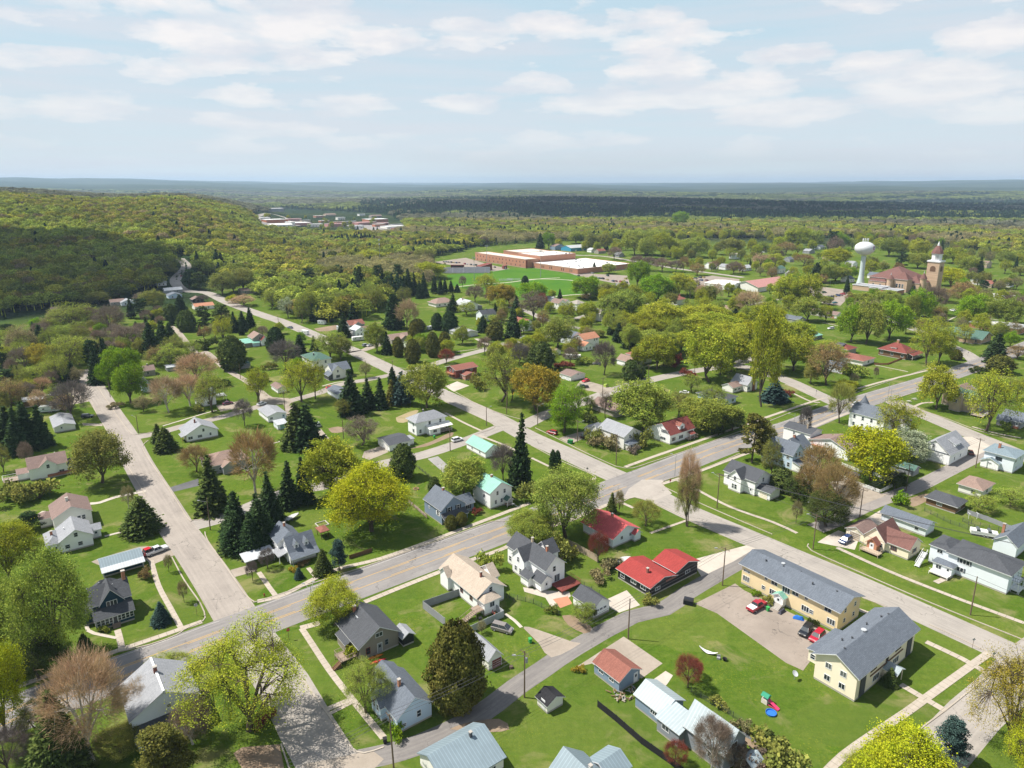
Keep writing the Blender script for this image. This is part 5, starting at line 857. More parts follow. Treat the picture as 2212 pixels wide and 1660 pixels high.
b=B('house','house','blue house with slate roof','blue grey house with slate gable roof behind trimmed cedars','T2',(1380,1560),(1440,1530),9);b.vol(3.8,'gv',2.2,'bluegrey','slate',lx=7,ly=9);b.m0=b.last;b.win('F',2.0,[.5]);b.vol(3.0,'gu',1.8,'paleblue','slate',x0=-7,y0=0,lx=7,ly=7,nm=('left_wing','wing_roof'));b.win('F',1.6,[.3,.7])
b=B('house','house','white metal-roofed house','white house with white metal roof and small side gable','T2',(850,1475),(950,1455),9);b.vol(4.4,'gv',2.2,'white','silver',lx=8,ly=9,rk='riby');b.win('F',4.4,[.5],.8,.9);b.win('F',1.8,[.2,.5,.8],.6,1.6);b.vol(3.4,'gu',1.8,'white','tanroof',x0=6,y0=4,lx=6,ly=6,nm=('rear_wing','rear_roof'))
b=B('house','house','grey house with red-brown roof','grey house with red brown cross gable roof behind the white metal-roofed house','T2',(800,1420),(930,1395),9);b.vol(3.8,'gu',2.4,'lgrey','rbrown',lx=11,ly=9);b.m0=b.last;b.vol(3.8,'gv',2.0,'lgrey','rbrown',x0=2.5,y0=-1.5,lx=6,ly=5,nm=('front_gable','gable_roof'));b.vol(2.4,'sh',.6,'silver','silver',x0=-6,y0=3,lx=6,ly=5,nm=('lean_to','lean_to_roof'))
b=B('house','ranch_house','wide tan hip-roofed house','wide house with tan red hip roof below the sports field','T2',(1515,1225),(1640,1195),(1460,1195));b.vol(3.0,'hip',2.8,'offwhite','tanroof',lx=17,ly=12,ov=.8);b.win('F',1.6,[.2,.5,.8],1.4,1.1);b.vol(3.0,'hip',2.0,'offwhite','tanroof',x0=6,y0=10,lx=14,ly=7,nm=('rear_wing','rear_roof'))
b=B('church','chapel','pale grey gabled chapel','white chapel like building with wide pale grey roof','T2',(1745,1260),(1850,1240),14);b.vol(4.6,'gv',3.4,'white','silver',lx=13,ly=14,ov=.7);b.win('F',5.6,[.5],1.2,1.2,'slide');b.chim(5,9,9.2,'rbrown',.5);b.vol(2.8,'sh',1.0,'lgrey','lgrey',x0=13,y0=1,lx=5,ly=10,low='R',nm=('side_aisle','aisle_roof'))
b=B('house','house','white farmhouse with grey roof','white two storey farmhouse with dark grey gable roof and shaded side','T2',(1900,1345),(2040,1310),(1868,1310));b.vol(5.2,'gu',2.6,'paleblue','dgrey',lx=12,ly=8);b.win('L',1.8,[.3,.7],.9,1.6);b.win('F',4.0,[.25,.6,.8],.8,1.0);b.chim(6,4,8.6,'dgrey',.5)
b=B('house','house','white red-gabled house','white two storey house with red brown roof between spruces','T3',(145,1425),(200,1400),(0,1370));b.vol(5.2,'gv',2.4,'white','rbrown',lx=8,ly=14);b.win('F',4.2,[.3,.7],.8,1.3);b.win('F',1.7,[.3,.7],.8,1.3);b.win('L',4.0,[.3,.6],.8,1.2)
b=B('house','house','white orange-roofed house','white house with orange roofs in two stacked levels','T3',(640,1590),(760,1560),(540,1560));b.vol(3.0,'gv',2.0,'white','orange',lx=7,ly=10);b.m0=b.last;b.win('F',1.6,[.3,.7]);b.vol(5.6,'gu',2.6,'white','orange',x0=4,y0=5,lx=13,ly=9,nm=('tall_block','tall_roof'));b.win('F',4.6,[.7,.85],.8,1.2);b.chim(2,8,7.0,'orange',.7)
b=simple('house','house','slate gabled house','grey house with slate front gable beside orange-roofed house','T3',(535,1540),(630,1520),12,5.0,'gv',2.6,'paleblue','slate',[('F',4.4,[.5]),('F',1.8,[.5],1.4,1.2)])
simple('garage','garage','tan-roofed small garage','small white garage with tan roof behind the orange tree','T3',(390,1625),(440,1612),(352,1605),2.5,'gv',1.1,'white','tanroof',[('g','F',.5,2.2)])
simple('garage','garage','slate-roofed small garage','small pale garage with slate roof beside the side street','T3',(205,1535),(255,1520),(130,1505),2.4,'gv',1.0,'paleblue','slate')
b=B('house','house','white balconied house','narrow white house with gable balcony among light green trees','T3',(770,1340),(835,1325),9);b.vol(5.4,'gv',2.8,'offwhite','taupe',lx=7.5,ly=10);b.win('F',5.2,[.5]);b.win('F',3.6,[.4],1.2,1.2);b.deck(0,-2,7,2,.8,'trim','trim','FLR')
b=B('house','house','white twin-gabled house','white house with grey brown twin gables below the sports field','T3',(430,1245),(520,1215),(380,1215));b.vol(5.0,'gv',2.6,'white','brownroof',lx=8,ly=10);b.win('L',4.0,[.3,.7]);b.win('F',4.4,[.5]);b.win('F',1.7,[.5],1.4,1.2);b.vol(4.6,'gv',2.2,'white','brownroof',x0=8,y0=2,lx=6,ly=7,nm=('side_wing','side_roof'))
b=B('house','house','grey hip-roofed house','white two storey house with grey hip roof among light green trees','T3',(580,1255),(640,1240),(525,1225));b.vol(5.4,'hip',2.6,'white','taupe',lx=9,ly=9,ov=.6);b.win('F',4.0,[.3,.7])
simple('house','house','narrow white two storey house','narrow white two storey house beside a purple bare tree','T3',(365,1215),(400,1205),8,5.6,'gv',1.6,'paleblue','lgrey',[('F',4.0,[.5])])
b=B('house','house','big grey gabled house','big cream house with wide grey gable roof by the running path','T3',(905,1110),(1000,1090),(850,1085));b.vol(5.0,'gu',3.0,'offwhite','lgrey',lx=13,ly=10);b.win('L',3.6,[.4,.7])
simple('house','house','white house with black gable','small white house with steep dark gable near the running path','T3',(990,1115),(1060,1100),9,3.6,'gv',2.8,'white','dgrey',[('F',3.4,[.5])])
b=B('house','house','red hip-roofed house','white house with red hip roof and two chimneys among green trees','T3',(1410,1210),(1500,1180),(1330,1180));b.vol(4.6,'hip',3.0,'white','rbrown',lx=11,ly=11,ov=.8);b.win('L',3.2,[.3,.7],1.2,1.2);b.chim(2,5,8.2,'brick',.5);b.chim(9,5,8.2,'brick',.5)
b=simple('house','ranch_house','tan-roofed ranch','low ranch house with tan roof beside dark spruces','T3',(1860,1275),10,(1730,1235),2.8,'gv',1.8,'tan','tanroof',[('L',1.5,[.3,.7],1.2,1.0)])
b=simple('building','storage_hall','white metal hall','white metal hall with low pitched white roof and overhead doors','T3',(1840,1085),(1945,1050),(1680,1050),4.2,'gv',1.4,'white','membrane',[('g','L',.3,3.0),('g','L',.6,3.0)])
b=simple('building','large_hall','large red-roofed hall','large hall with wide dusty red metal roof','T3',(2080,1100),(2380,1060),(1945,1060),4.6,'gu',4.2,'offwhite','salmon',[('g','L',.2,3.0),('g','L',.55,3.0)],ov=.8)
b=simple('building','blue_barn','blue metal barn','blue metal barn with white gable roof behind the school','T3',(530,762),(662,750),(485,750),5.0,'gu',3.0,'shopblue','silver',[('g','F',.3,3.5),('g','F',.7,3.5)])
simple('house','house','navy gabled house','dark blue house with brown roof behind the school','T3',(400,750),(460,742),12,5.5,'gv',3.0,'bluegrey','brownroof',[('F',4,[.3,.7])])
for i,(x,y,w_,col,rf_,lab)in enumerate([(560,600,90,'offwhite','taupe','pale two storey house in the wooded streets behind the school'),(960,580,70,'white','lgrey','white house glimpsed between tall green trees'),(1360,550,60,'red','maroon','red roofed house glimpsed in the treetops'),(1430,565,50,'white','bluemetal','small white house right of the red roofed house'),(760,780,100,'taupe','rbrown','brown ranch house behind the school car park'),(930,810,70,'lgrey','silver','pale garage behind the school among bare trees'),(1690,910,90,'white','tanroof','white gabled house with tan roof near the storage hall'),(1810,915,80,'white','lgrey','white steep gabled house left of the storage hall road'),(1975,925,90,'white','silver','white house with pale roof by the far street'),(1890,825,80,'paleblue','taupe','pale house behind the far street'),(2080,770,70,'brick','rbrown','brick gabled house among yellow green trees'),(700,770,60,'white','silver','white shed right of the blue barn')]):
 simple('house','house',lab.split(' in ')[0].split(' near ')[0].split(' behind ')[0],lab,'T3',(x,y),w_/7.0,9,3.6 if i%3 else 5.0,'gv' if i%2 else 'gu',2.6,col,rf_,[('F',2.0,[.3,.7])])
for i,(x,y,w_,col,rf_,lab)in enumerate([(175,945,100,'offwhite','green','cream house with green gables beside the large red-roofed hall'),(300,980,90,'white','lgrey','white gabled house beyond the large red-roofed hall'),(270,850,70,'lgrey','slate','grey house among pink budding trees'),(790,900,80,'white','lgrey','white two storey house left of the water tower'),(520,745,100,'paleblue','slate','pale blue house in the trees left of the water tower'),(430,780,110,'lgrey','lgrey','long grey roofed house beyond the pink trees'),(600,840,90,'tan','tanroof','tan ranch house behind the yellow tree'),(990,990,80,'white','slate','white gabled house beside the courthouse'),(770,1020,60,'white','slate','small white gabled house at the foot of the water tower'),(1900,900,110,'tan','brownroof','tan roofed house right of the clock tower'),(1840,1040,100,'white','offwhite','white flat fronted building behind the church hill trees'),(1940,1065,110,'tan','rbrown','tan house with red brown roof right of the courthouse'),(2090,1060,80,'white','maroon','white gabled house with red roof at the right edge'),(60,770,50,'white','rbrown','white house with red brown gable at the left of the pink trees')]):
 simple('house','house',lab.split(' in ')[0].split(' beside ')[0].split(' behind ')[0].split(' right of ')[0].split(' beyond ')[0].split(' left of ')[0].split(' at ')[0],lab,'T4',(x,y),w_/7.5,10,3.6 if i%3 else 5.2,'gv' if i%2 else 'gu',2.6,col,rf_,[('F',2.0,[.3,.7]),('L',2.0,[.4])])
for i,(x,y,w_,d_,col,rf_,rt_,lab)in enumerate([(1300,1055,60,6,'white','silver','flat','white trailer home at the foot of the wooded hill'),(1370,1115,100,8,'lgrey','silver','gu','long grey roofed house below the wooded hill'),(1400,1160,75,9,'ltblue','slate','gv','light blue gabled house below the wooded hill'),(1010,1220,70,9,'paleblue','lgrey','gv','pale gabled house behind dark pines near the hill'),(1620,1250,100,10,'offwhite','orange','gu','house with orange roof behind the tall pines'),(1600,1190,60,8,'black','brownroof','gv','dark brown roofed house above the orange roofed house'),(430,1280,40,5,'woodbrown','brownroof','gu','small brown shed in the meadow below the hill'),(2000,1115,90,9,'taupe','brownroof','gu','brown cottage beside the meadow at the woods'),(1770,935,60,7,'lgrey','silver','gu','pale roofed cabin between dark spruces by the curving road'),(920,1215,70,8,'taupe','brownroof','gu','low brown house hidden by bare trees below the hill')]):
 simple('house','house',lab.split(' at ')[0].split(' behind ')[0].split(' below ')[0].split(' in ')[0],lab,'T1',(x,y),w_/7.0,d_,2.8,rt_,1.8,col,rf_,[('F',1.6,[.3,.7])])
simple('house','house','white house with red roof','white house with long dusty red roof at the edge of the middle wood','T2',(110,1065),(215,1040),9,3.0,'gu',2.0,'white','salmon',[('L',1.6,[.4])])
for i,(x,y,w_,d_,h_,col,rf_,lab)in enumerate([(120,432,110,30,8,'lgrey','membrane','distant white roofed school like building by the far pines'),(110,535,80,25,7,'brick','membrane','distant flat roofed shop with red front'),(240,545,60,22,5,'offwhite','membrane','distant white flat roofed shop, second from the far highway'),(330,550,90,30,5,'salmon','membrane','distant wide shop with salmon wall'),(150,565,90,22,4,'offwhite','membrane','distant low white roof nearest the wood'),(690,540,50,16,5,'brick','rbrown','distant brick shop with brown roof'),(870,545,100,26,5,'salmon','salmon','distant salmon roofed shop'),(960,525,110,30,7,'brick','membrane','distant large red and white store'),(1110,575,110,25,4,'offwhite','membrane','distant pale shop at the end of the row'),(1180,590,50,15,4,'red','brightred','distant small red roofed shop'),(880,465,40,12,4,'white','lgrey','distant white cottage beyond the shops'),(600,465,70,16,3,'tan','tanroof','distant tan building by the far highway'),(1380,650,60,14,5,'brick','rbrown','distant brick house at the edge of the woods'),(1840,630,80,14,4,'lgrey','lgrey','distant grey roofed house row end'),(1760,625,70,12,4,'tan','taupe','distant tan roofed house beside grey roofed house'),(2060,590,60,12,5,'paleblue','slate','distant pale blue house in the far trees'),(980,480,70,14,4,'taupe','brownroof','distant brown roofed house beyond the red store')]):
 simple('building','shop_building' if 'shop' in lab or 'store' in lab else 'distant_building',' '.join(lab.split()[1:5]),lab,'T2',(x,y),w_/2.1,d_*1.3,h_*1.2,'flat' if h_>4.5 or 'shop' in lab else 'gu',.4 if h_>4.5 or 'shop' in lab else 2.5,col,rf_,[('F',2.0,[.2,.4,.6,.8],2.0,1.6)])
b=B('school','school_building','brick school','large orange brick school with flat white roofs beside the sports field','S',(985,303),16,(352,228));Y=b.ly
b.vol(9.6,'flat',.5,'orange','paletan',x0=0,y0=0,lx=20,ly=Y,wk='brickwall',ov=.2,tr='orange');b.m0=b.last
b.win('L',6.6,[.04+.065*k for k in range(15)],1.1,1.8,'sash','woodbrown');b.win('L',2.4,[.10+.085*k for k in range(11)],1.1,1.8,'sash','woodbrown')
b.vol(5.6,'flat',.4,'orange','membrane',x0=10,y0=-79,lx=84,ly=78,wk='brickwall',ov=.2,tr='orange',nm=('low_block','low_roof'));b.win('L',3.0,[.12,.16,.3,.34,.56,.6,.74,.78],1.0,2.6,'sash','woodbrown');b.win('F',3.0,[.5,.8],1.2,1.4)
b.vol(12.5,'flat',.5,'orange','membrane',x0=21,y0=-1.5,lx=56,ly=42,wk='brickwall',ov=.2,tr='orange',nm=('gymnasium','gymnasium_roof'));b.vol(11.2,'flat',.5,'orange','paletan',x0=36,y0=46,lx=46,ly=46,wk='brickwall',ov=.2,tr='orange',nm=('auditorium','auditorium_roof'))
mb=MB();mb.box(0,0,0,1.5,.3,9.5);o=mb.obj('red_pylon',[lin_mat('plain','maroon')],b.r);o.location=(-1.6,-3.5,0)
rr_=random.Random(5)
for k in range(16):
 mb=MB();q=rr_.uniform(.4,1.0);mb.box(-q,-q*.7,0,q,q*.7,q*1.1);o=mb.obj('roof_unit',[lin_mat('plain','lgrey')],b.r);o.location=(rr_.uniform(14,88),rr_.uniform(-74,-6),5.82)
for k in range(5):
 mb=MB();q=rr_.uniform(.7,1.2);mb.box(-q,-q*.7,0,q,q*.7,q);o=mb.obj('roof_unit',[lin_mat('plain','lgrey')],b.r);o.location=(rr_.uniform(26,72),rr_.uniform(2,36),12.72)
b=B('courthouse','courthouse','sandstone courthouse','sandstone courthouse with brown hip roofs and a tall clock tower','C',(1195,990),(1500,960),(640,935));Y=b.ly
b.vol(10.0,'hip',9.5,'sandstone','wineroof',x0=4,y0=2,lx=34,ly=Y+2,wk='brickwall',ov=.8);b.m0=b.last;b.vol(10.8,'hip',6.0,'sandstone','wineroof',x0=0,y0=0,lx=9,ly=11,wk='brickwall',ov=.6,nm=('corner_block','corner_roof'));b.win('L',5.4,[.3,.5,.7],1.3,3.2);b.vol(7.0,'hip',4.0,'sandstone','wineroof',x0=1.5,y0=Y*.62,lx=8,ly=Y*.5,wk='brickwall',nm=('far_block','far_roof'));b.win('L',4.0,[.3,.7],1.2,2.6)
b.vol(7.5,'hip',6.0,'sandstone','wineroof',x0=9,y0=-6,lx=18,ly=12,wk='brickwall',nm=('front_block','front_roof'));b.win('F',4.4,[.15,.4,.65],1.2,2.6);b.win('L',4.2,[.3,.7],1.2,2.6)
def turret(x,y,r,h,cone,nm='turret'):
 mb=MB();mb.lathe([(r,0),(r,h),(r*1.15,h),(r*1.15,h+.5)],16,(x,y),0);mb.lathe([(r*1.2,h+.5),(r*.7,h+.5+cone*.5),(.12,h+.5+cone)],16,(x,y),1);mb.lathe([(.5,h+cone*.9),(.25,h+cone+1.0),(.02,h+cone+2.6)],8,(x,y),2);mb.obj(nm,[lin_mat('brickwall','sandstone'),lin_mat('plain','wineroof'),lin_mat('plain','silver')],b.r)
turret(-.4,Y*.46,2.6,10.2,3.6);turret(12,-7,2.3,11.5,5.0)
tx,ty,tw=26.6,-11.6,9.2
mb=MB();mb.box(tx,ty,0,tx+tw,ty+tw,25,0);mb.box(tx-.5,ty-.5,25,tx+tw+.5,ty+tw+.5,26.2,1);mb.obj('tower',[lin_mat('brickwall','sandstone'),lin_mat('plain','trim')],b.r)
for(fx,fy,rz)in((tx+tw/2,ty-.06,0),(tx-.06,ty+tw/2,-math.pi/2)):
 mb=MB();pts=[(-2.1,17.0),(2.1,17.0),(2.1,19.6)]+[(2.1*math.cos(a),19.6+2.1*math.sin(a))for a in np.linspace(0.2,math.pi-.2,8)]+[(-2.1,19.6)];mb.prism(pts,'y',-.05,.02);o=mb.obj('belfry_arch',[lin_mat('plain','woodbrown')],b.r);o.location=(fx,fy,0);o.rotation_euler=(0,0,rz)
mb=MB();mb.lathe([(3.9,26.2),(3.9,31.4),(4.5,31.5),(4.5,32.2)],8,(tx+tw/2,ty+tw/2),0);mb.lathe([(4.9,32.2),(3.9,34.8),(2.2,37.4),(.9,38.8)],8,(tx+tw/2,ty+tw/2),1);mb.lathe([(.9,38.8),(.8,40.2),(.1,42.6)],8,(tx+tw/2,ty+tw/2),0);mb.obj('cupola',[lin_mat('plain','trim'),lin_mat('plain','wineroof')],b.r)
for a in range(4):
 th=a*math.pi/2+math.pi/8;mb=MB();mb.lathe([(.02,0),(1.25,0),(1.25,.12)],18);o=mb.obj('clock_face',[flat_mat('clock_white',(.62,.62,.6))],b.r);o.location=(tx+tw/2+3.66*math.cos(th),ty+tw/2+3.66*math.sin(th),29.4);o.rotation_euler=(0,math.pi/2,th)
 mb=MB();mb.box(-.06,-.05,.14,.95,.05,.2);mb.box(-.05,-.06,.14,.05,.6,.2);o2=mb.obj('clock_hand',[lin_mat('plain','black')],o)
b.r.scale=(1.12,1.12,1.06);b.vol(4.2,'flat',.4,'sandstone','lgrey',x0=-17,y0=Y*.4,lx=13,ly=24,wk='brickwall',nm=('annex','annex_roof'));b.vol(3.6,'flat',.3,'orange','lgrey',x0=-20,y0=-2,lx=12,ly=22,wk='brickwall',nm=('low_annex','low_annex_roof'))
p=G('T4',853,1045);wt=empty('water_tower',p,0);tag(wt,'white bulb shaped water tower on flared stem with antennas on top','water tower');LAND.append(('water tower',Vector((p.x,p.y,0)),wt));FOOT.append((p.x,p.y,8))
MW=flat_mat('tower_paint',(.62,.63,.65),.5);MW2=flat_mat('stem_paint',(.52,.60,.60),.5)
mb=MB();mb.lathe([(4.3,0),(3.9,2),(2.9,6.0),(2.35,10),(2.15,14),(2.15,27.5),(2.4,28.8)],28);mb.obj('stem',[MW2],wt,True)
zc0=36.2;prof=[]
for k in range(22):
 a=-math.pi/2+math.pi*k/21;r_=9.0*math.cos(a);z_=zc0+6.4*math.sin(a)*(1.05 if a<0 else .98)
 if a<0:r_=max(r_,2.4);
 prof.append((max(r_,.05),z_ if z_>28.7 else 28.7+(k*.01)))
mb=MB();mb.lathe(prof,36);mb.obj('tank',[MW],wt,True)
mb=MB()
for k in range(9):a=k*.7;mb.tube((1.6*math.cos(a)*1.6,1.6*math.sin(a),zc0+5.6),(1.6*math.cos(a)*1.6,1.6*math.sin(a),zc0+8.6+(k%3)*.5),.16,.16,5);mb.box(2.5*math.cos(a)-.2,1.6*math.sin(a)-.3,zc0+7.4,2.5*math.cos(a)+.2,1.6*math.sin(a)+.3,zc0+9.2)
mb.obj('antennas',[lin_mat('plain','trim')],wt)
ea=math.radians(-52);ec=Vector((math.cos(ea)*8.75,math.sin(ea)*8.75,zc0+.6))
for rad,wd,colr,dz in((1.9,.45,(.42,.06,.08),0),(1.25,.4,(.10,.12,.35),.0)):
 mb=MB();n=20;i=0
 for k in range(n):
  a0=.5+k/n*5.2;a1=.5+(k+1)/n*5.2
  q=[(math.cos(a0)*rad,math.sin(a0)*rad),(math.cos(a1)*rad,math.sin(a1)*rad),(math.cos(a1)*(rad-wd),math.sin(a1)*(rad-wd)),(math.cos(a0)*(rad-wd),math.sin(a0)*(rad-wd))]
  mb.quad([(0.0,a,c_)for a,c_ in q])
 if rad<1.5:mb.quad([(0,-.15,-1.0),(0,.2,-1.0),(0,.2,.9),(0,-.15,.9)]);mb.quad([(0,.2,.5),(0,.9,.5),(0,.9,.85),(0,.2,.85)])
 for k in range(len(mb.v)):
  _,y_,z_=mb.v[k];aa=ea+y_/8.9;zz_=.6+z_;rr=9.0*math.sqrt(max(0,1-(zz_/6.5)**2))+.06+(.02 if rad<1.5 else 0);mb.v[k]=(math.cos(aa)*rr,math.sin(aa)*rr,zc0+zz_)
 mb.obj('emblem',[flat_mat('emblem_%d'%int(rad*10),colr)],wt)
def rel_label(desc,p,cands=None,maxw=16):
 """a label that singles a thing out by the landmark(s) it stands next to"""
 ds=sorted(((q-Vector((p.x,p.y,0))).length,i)for i,(s,q,_)in enumerate(LAND))[:12]
 def word(i):
  q=LAND[i][1];d=p-q;k=scale_at(q)
  if abs(d.x)<abs(d.y)*.8:return 'behind' if d.y>0 else 'in front of'
  return 'beside' if(d.length<22)else('to the right of' if d.x>0 else 'to the left of')
 c=[]
 for _,i in ds[:3]:c.append('%s %s the %s'%(desc,word(i),LAND[i][0]))
 for a in range(0,9):
  for b_ in range(a+1,10):c.append('%s between the %s and the %s'%(desc,LAND[ds[a][1]][0],LAND[ds[b_][1]][0]))
 for k in c:
  if k not in USED and len(k.split())<=maxw:return k
 return None
GROUPED={}
rq=random.Random(21)
for i,(x,y)in enumerate([(60,505),(190,520),(290,510),(400,520),(470,560),(560,520),(620,560),(760,530),(820,575),(1010,560),(1060,545),(1150,560),(700,500),(520,480)]):
 cw,cr,wd=[('offwhite','membrane','white'),('brick','paletan','brick'),('salmon','salmon','salmon'),('tan','lgrey','tan')][i%4]
 q=B('building','shop_building','distant %s hall'%wd,'distant building','T2',(x,y),rq.uniform(18,38),rq.uniform(14,24));q.vol(rq.uniform(4,7),'flat',.4,cw,cr);q.win('F',2.2,[.25,.5,.75],2.4,1.8);LAND.pop()
 tag(q.r,rel_label('distant %s flat roofed building'%wd,q.c)or 'distant building','building','distant shops')
def auto(o,desc,p,cat,group):
 lab=rel_label(desc,p)
 if lab is None:
  lab='%s near the %s'%(desc,LAND[min(range(len(LAND)),key=lambda i:(LAND[i][1]-p).length)][0])
 o['group']=group;return tag(o,lab,cat,group)
TYRE=None
def car_parts(kind):
 L,Wd,Hh={'sedan':(4.6,1.8,1.42),'suv':(4.7,1.88,1.72),'van':(5.0,1.95,1.78),'pickup':(5.8,1.98,1.85)}[kind]
 hw=Wd/2;body=MB()
 if kind=='pickup':prof=[(-2.9,.5),(-2.9,1.12),(-1.0,1.15),(1.15,1.15),(2.7,1.02),(2.9,.85),(2.88,.42),(-2.8,.42)]
 elif kind=='sedan':prof=[(-2.28,.55),(-2.2,.98),(-1.4,1.0),(.9,.96),(2.05,.80),(2.28,.62),(2.25,.3),(-2.2,.3)]
 elif kind=='suv':prof=[(-2.32,.5),(-2.3,1.05),(-1.6,1.08),(1.0,1.06),(2.1,.95),(2.33,.72),(2.3,.35),(-2.25,.35)]
 else:prof=[(-2.48,.5),(-2.45,1.08),(-1.6,1.1),(1.3,1.06),(2.3,.86),(2.5,.62),(2.45,.32),(-2.4,.32)]
 secs=[(-hw,.78),(-hw,1.0),(hw,1.0),(hw,.78)]
 n=len(prof);zt=max(z for _,z in prof)
 ys=[(-hw,.0),(-hw+.13,1.0),(hw-.13,1.0),(hw,0.)]
 for y,up in ys:
  for x,z in prof:
   f=1.0 if up else .985
   zz=z if(up or z<.8)else z-.10
   body.v.append((x*f,y,zz))
 for a in range(3):
  for k in range(n):j=(k+1)%n;body.f.append((a*n+k,a*n+j,(a+1)*n+j,(a+1)*n+k));body.m.append(0)
 body.f.append(tuple(range(n))[::-1]);body.f.append(tuple(range(3*n,4*n)));body.m+=[0,0]
 cab={'sedan':[(-1.75,.98,-1.0,1.40),(1.15,.95,.35,1.40)],'suv':[(-2.2,1.05,-1.95,1.68),(1.15,1.05,.45,1.68)],'van':[(-2.38,1.08,-2.1,1.74),(1.75,1.0,.75,1.74)],'pickup':[(-.95,1.14,-.75,1.80),(1.35,1.14,.65,1.80)]}[kind]
 (bx,bz,tx,tz),(fx,fz,gx,gz)=cab;iw=hw-.10;tw=hw-.30;g=MB()
 g.v=[(bx,-iw,bz),(fx,-iw,fz),(fx,iw,fz),(bx,iw,bz),(tx,-tw,tz),(gx,-tw,gz),(gx,tw,gz),(tx,tw,tz)]
 g.f=[(0,1,5,4),(1,2,6,5),(2,3,7,6),(3,0,4,7)];g.m=[0]*4
 rf=MB();rf.box(tx-.04,-tw-.03,tz,gx+.04,tw+.03,tz+.05)
 i=len(body.v)
 for q in rf.v:body.v.append(q)
 body.f+=[tuple(i+k for k in f)for f in rf.f];body.m+=[0]*len(rf.f)
 for s in(-1,1):
  for x0,z0,x1,z1 in((bx,bz,tx,tz),(fx,fz,gx,gz),((bx+fx)/2,bz,(tx+gx)/2,tz)):
   body.tube((x0,s*(iw+.01),z0),(x1,s*(tw+.01),z1),.045,.045,4)
 parts=[('body',body.mesh('body',[paint_mat()]),None),('windows',g.mesh('windows',[glass_mat()]),None)]
 if kind=='pickup':
  m=MB();m.box(-2.82,-hw+.12,1.13,-1.0,hw-.12,1.175);parts.append(('bed_cover',m.mesh('bed_cover',[flat_mat('bed_liner',(.05,.05,.055))]),None))
 wm=MB();wm.tube((0,-.11,0),(0,.11,0),.34,.34,14,0,True);wm.tube((0,-.125,0),(0,.125,0),.2,.2,10,1,True)
 wme=wm.mesh('wheel',[flat_mat('tyre',(.02,.02,.02),.9),flat_mat('rim',(.45,.45,.46),.4)])
 wb=L*.30
 for x in(-wb,wb):
  for y in(-hw+.08,hw-.08):parts.append(('wheel',wme,(x,y,.34)))
 lm=MB();lm.box(-.05,-.2,-.07,.05,.2,.07);hl=lm.mesh('headlight',[flat_mat('lamp_glass',(.6,.6,.58),.2)]);tl=lm.mesh('tail_light',[flat_mat('tail_red',(.35,.02,.02),.3)])
 xf=prof[5][0]-.06;zf=prof[5][1]+.02
 for y in(-hw+.35,hw-.35):parts.append(('headlight',hl,(xf,y,zf)));parts.append(('tail_light',tl,(-xf+.02,y,zf+.12)))
 return parts
CARP={}
def car(kind,t,px,ang,colr,label,far=False,cat=None,cover=None):
 p=G(t,*px)if isinstance(px,tuple)else px
 if kind not in CARP:CARP[kind]=car_parts(kind)
 r=empty({'sedan':'sedan_car','suv':'suv_car','van':'minivan','pickup':'pickup_truck'}[kind],(p.x,p.y,p.z+.04),math.radians(ang))
 tag(r,label,cat or{'sedan':'car','suv':'car','van':'minivan','pickup':'pickup truck'}[kind])
 for nm,me,loc in CARP[kind]:
  if far and nm in('headlight','tail_light'):continue
  o=link(nm,me,r,loc)
  if nm=='body':o.color=(*colr,1)
  if nm=='bed_cover' and cover:
   m=MB();m.v=[tuple(v.co)for v in me.vertices];m.f=[tuple(f.vertices)for f in me.polygons];m.m=[0]*len(m.f);o.data=m.mesh('bed_cover',[flat_mat('white_cover',cover)])
 return r
GA=math.degrees(GRID)
WHT,SIL,RED,BLK,BLU,GRY,TEAL=(.75,.75,.76),(.42,.44,.46),(.40,.02,.03),(.012,.013,.016),(.02,.05,.16),(.10,.11,.12),(.03,.16,.15)
car('van','B2',(1352,740),GA-60,(.22,.20,.19),'silver brown minivan parked on the lawn by the fenced yard')
car('pickup','B3',(1268,590),GA-0,(.33,.012,.03),'dark red pickup truck with white bed cover by the yellow building',cover=(.7,.71,.73))
car('suv','B3',(1596,755),GA+190,BLK,'black car parked beside the red car at the yellow apartments')
car('suv','B3',(1672,795),GA+185,(.38,.01,.03),'red car squeezed next to the black car')
car('suv','B4',(1017,148),GA+180,(.015,.04,.13),'dark blue car on the drive of the cream maroon-roofed house')
car('suv','M2',(1690,895),GA,WHT,'white car parked on the side street by the porch')
car('suv','M3',(375,835),GA+105,(.30,.02,.03),'dark red car on the lawn by the green tree at the corner')
car('sedan','M3',(635,860),GA+30,(.015,.02,.02),'black car on the gravel drive of the pale house')
car('sedan','M3',(655,402),GA+185,(.6,.01,.03),'bright red car beside the white double garage')
car('pickup','M3',(628,455),GA+160,BLK,'black pickup truck on the drive below the red car')
car('sedan','M3',(1470,500),GA+120,WHT,'white car beside the turquoise ranch house')
car('sedan','M3',(745,260),GA+120,(.03,.05,.08),'dark car parked under the bare grey tree')
car('suv','M1',(727,700),GA-25,(.02,.025,.04),'black car parked under the big bare tree')
car('sedan','M2',(640,460),GA-8,(.6,.02,.05),'red car beside the pale blue garage')
car('suv','M2',(535,770),GA+80,(.35,.37,.38),'grey car half hidden behind the wide dark spruce')
car('suv','M2',(932,108),GA+10,(.25,.27,.3),'grey car on the gravel lot by the travel trailer')
car('sedan','M2',(968,108),GA+10,WHT,'white car next to the grey car by the travel trailer')
car('suv','M2',(1070,95),GA+10,WHT,'white car behind the light green tree')
car('sedan','M1',(1890,590),GA,(.12,.02,.05),'maroon car under the white carport')
car('pickup','B1',(1050,218),GA+12,(.55,.56,.57),'silver truck behind the red truck at the metal-roofed garage')
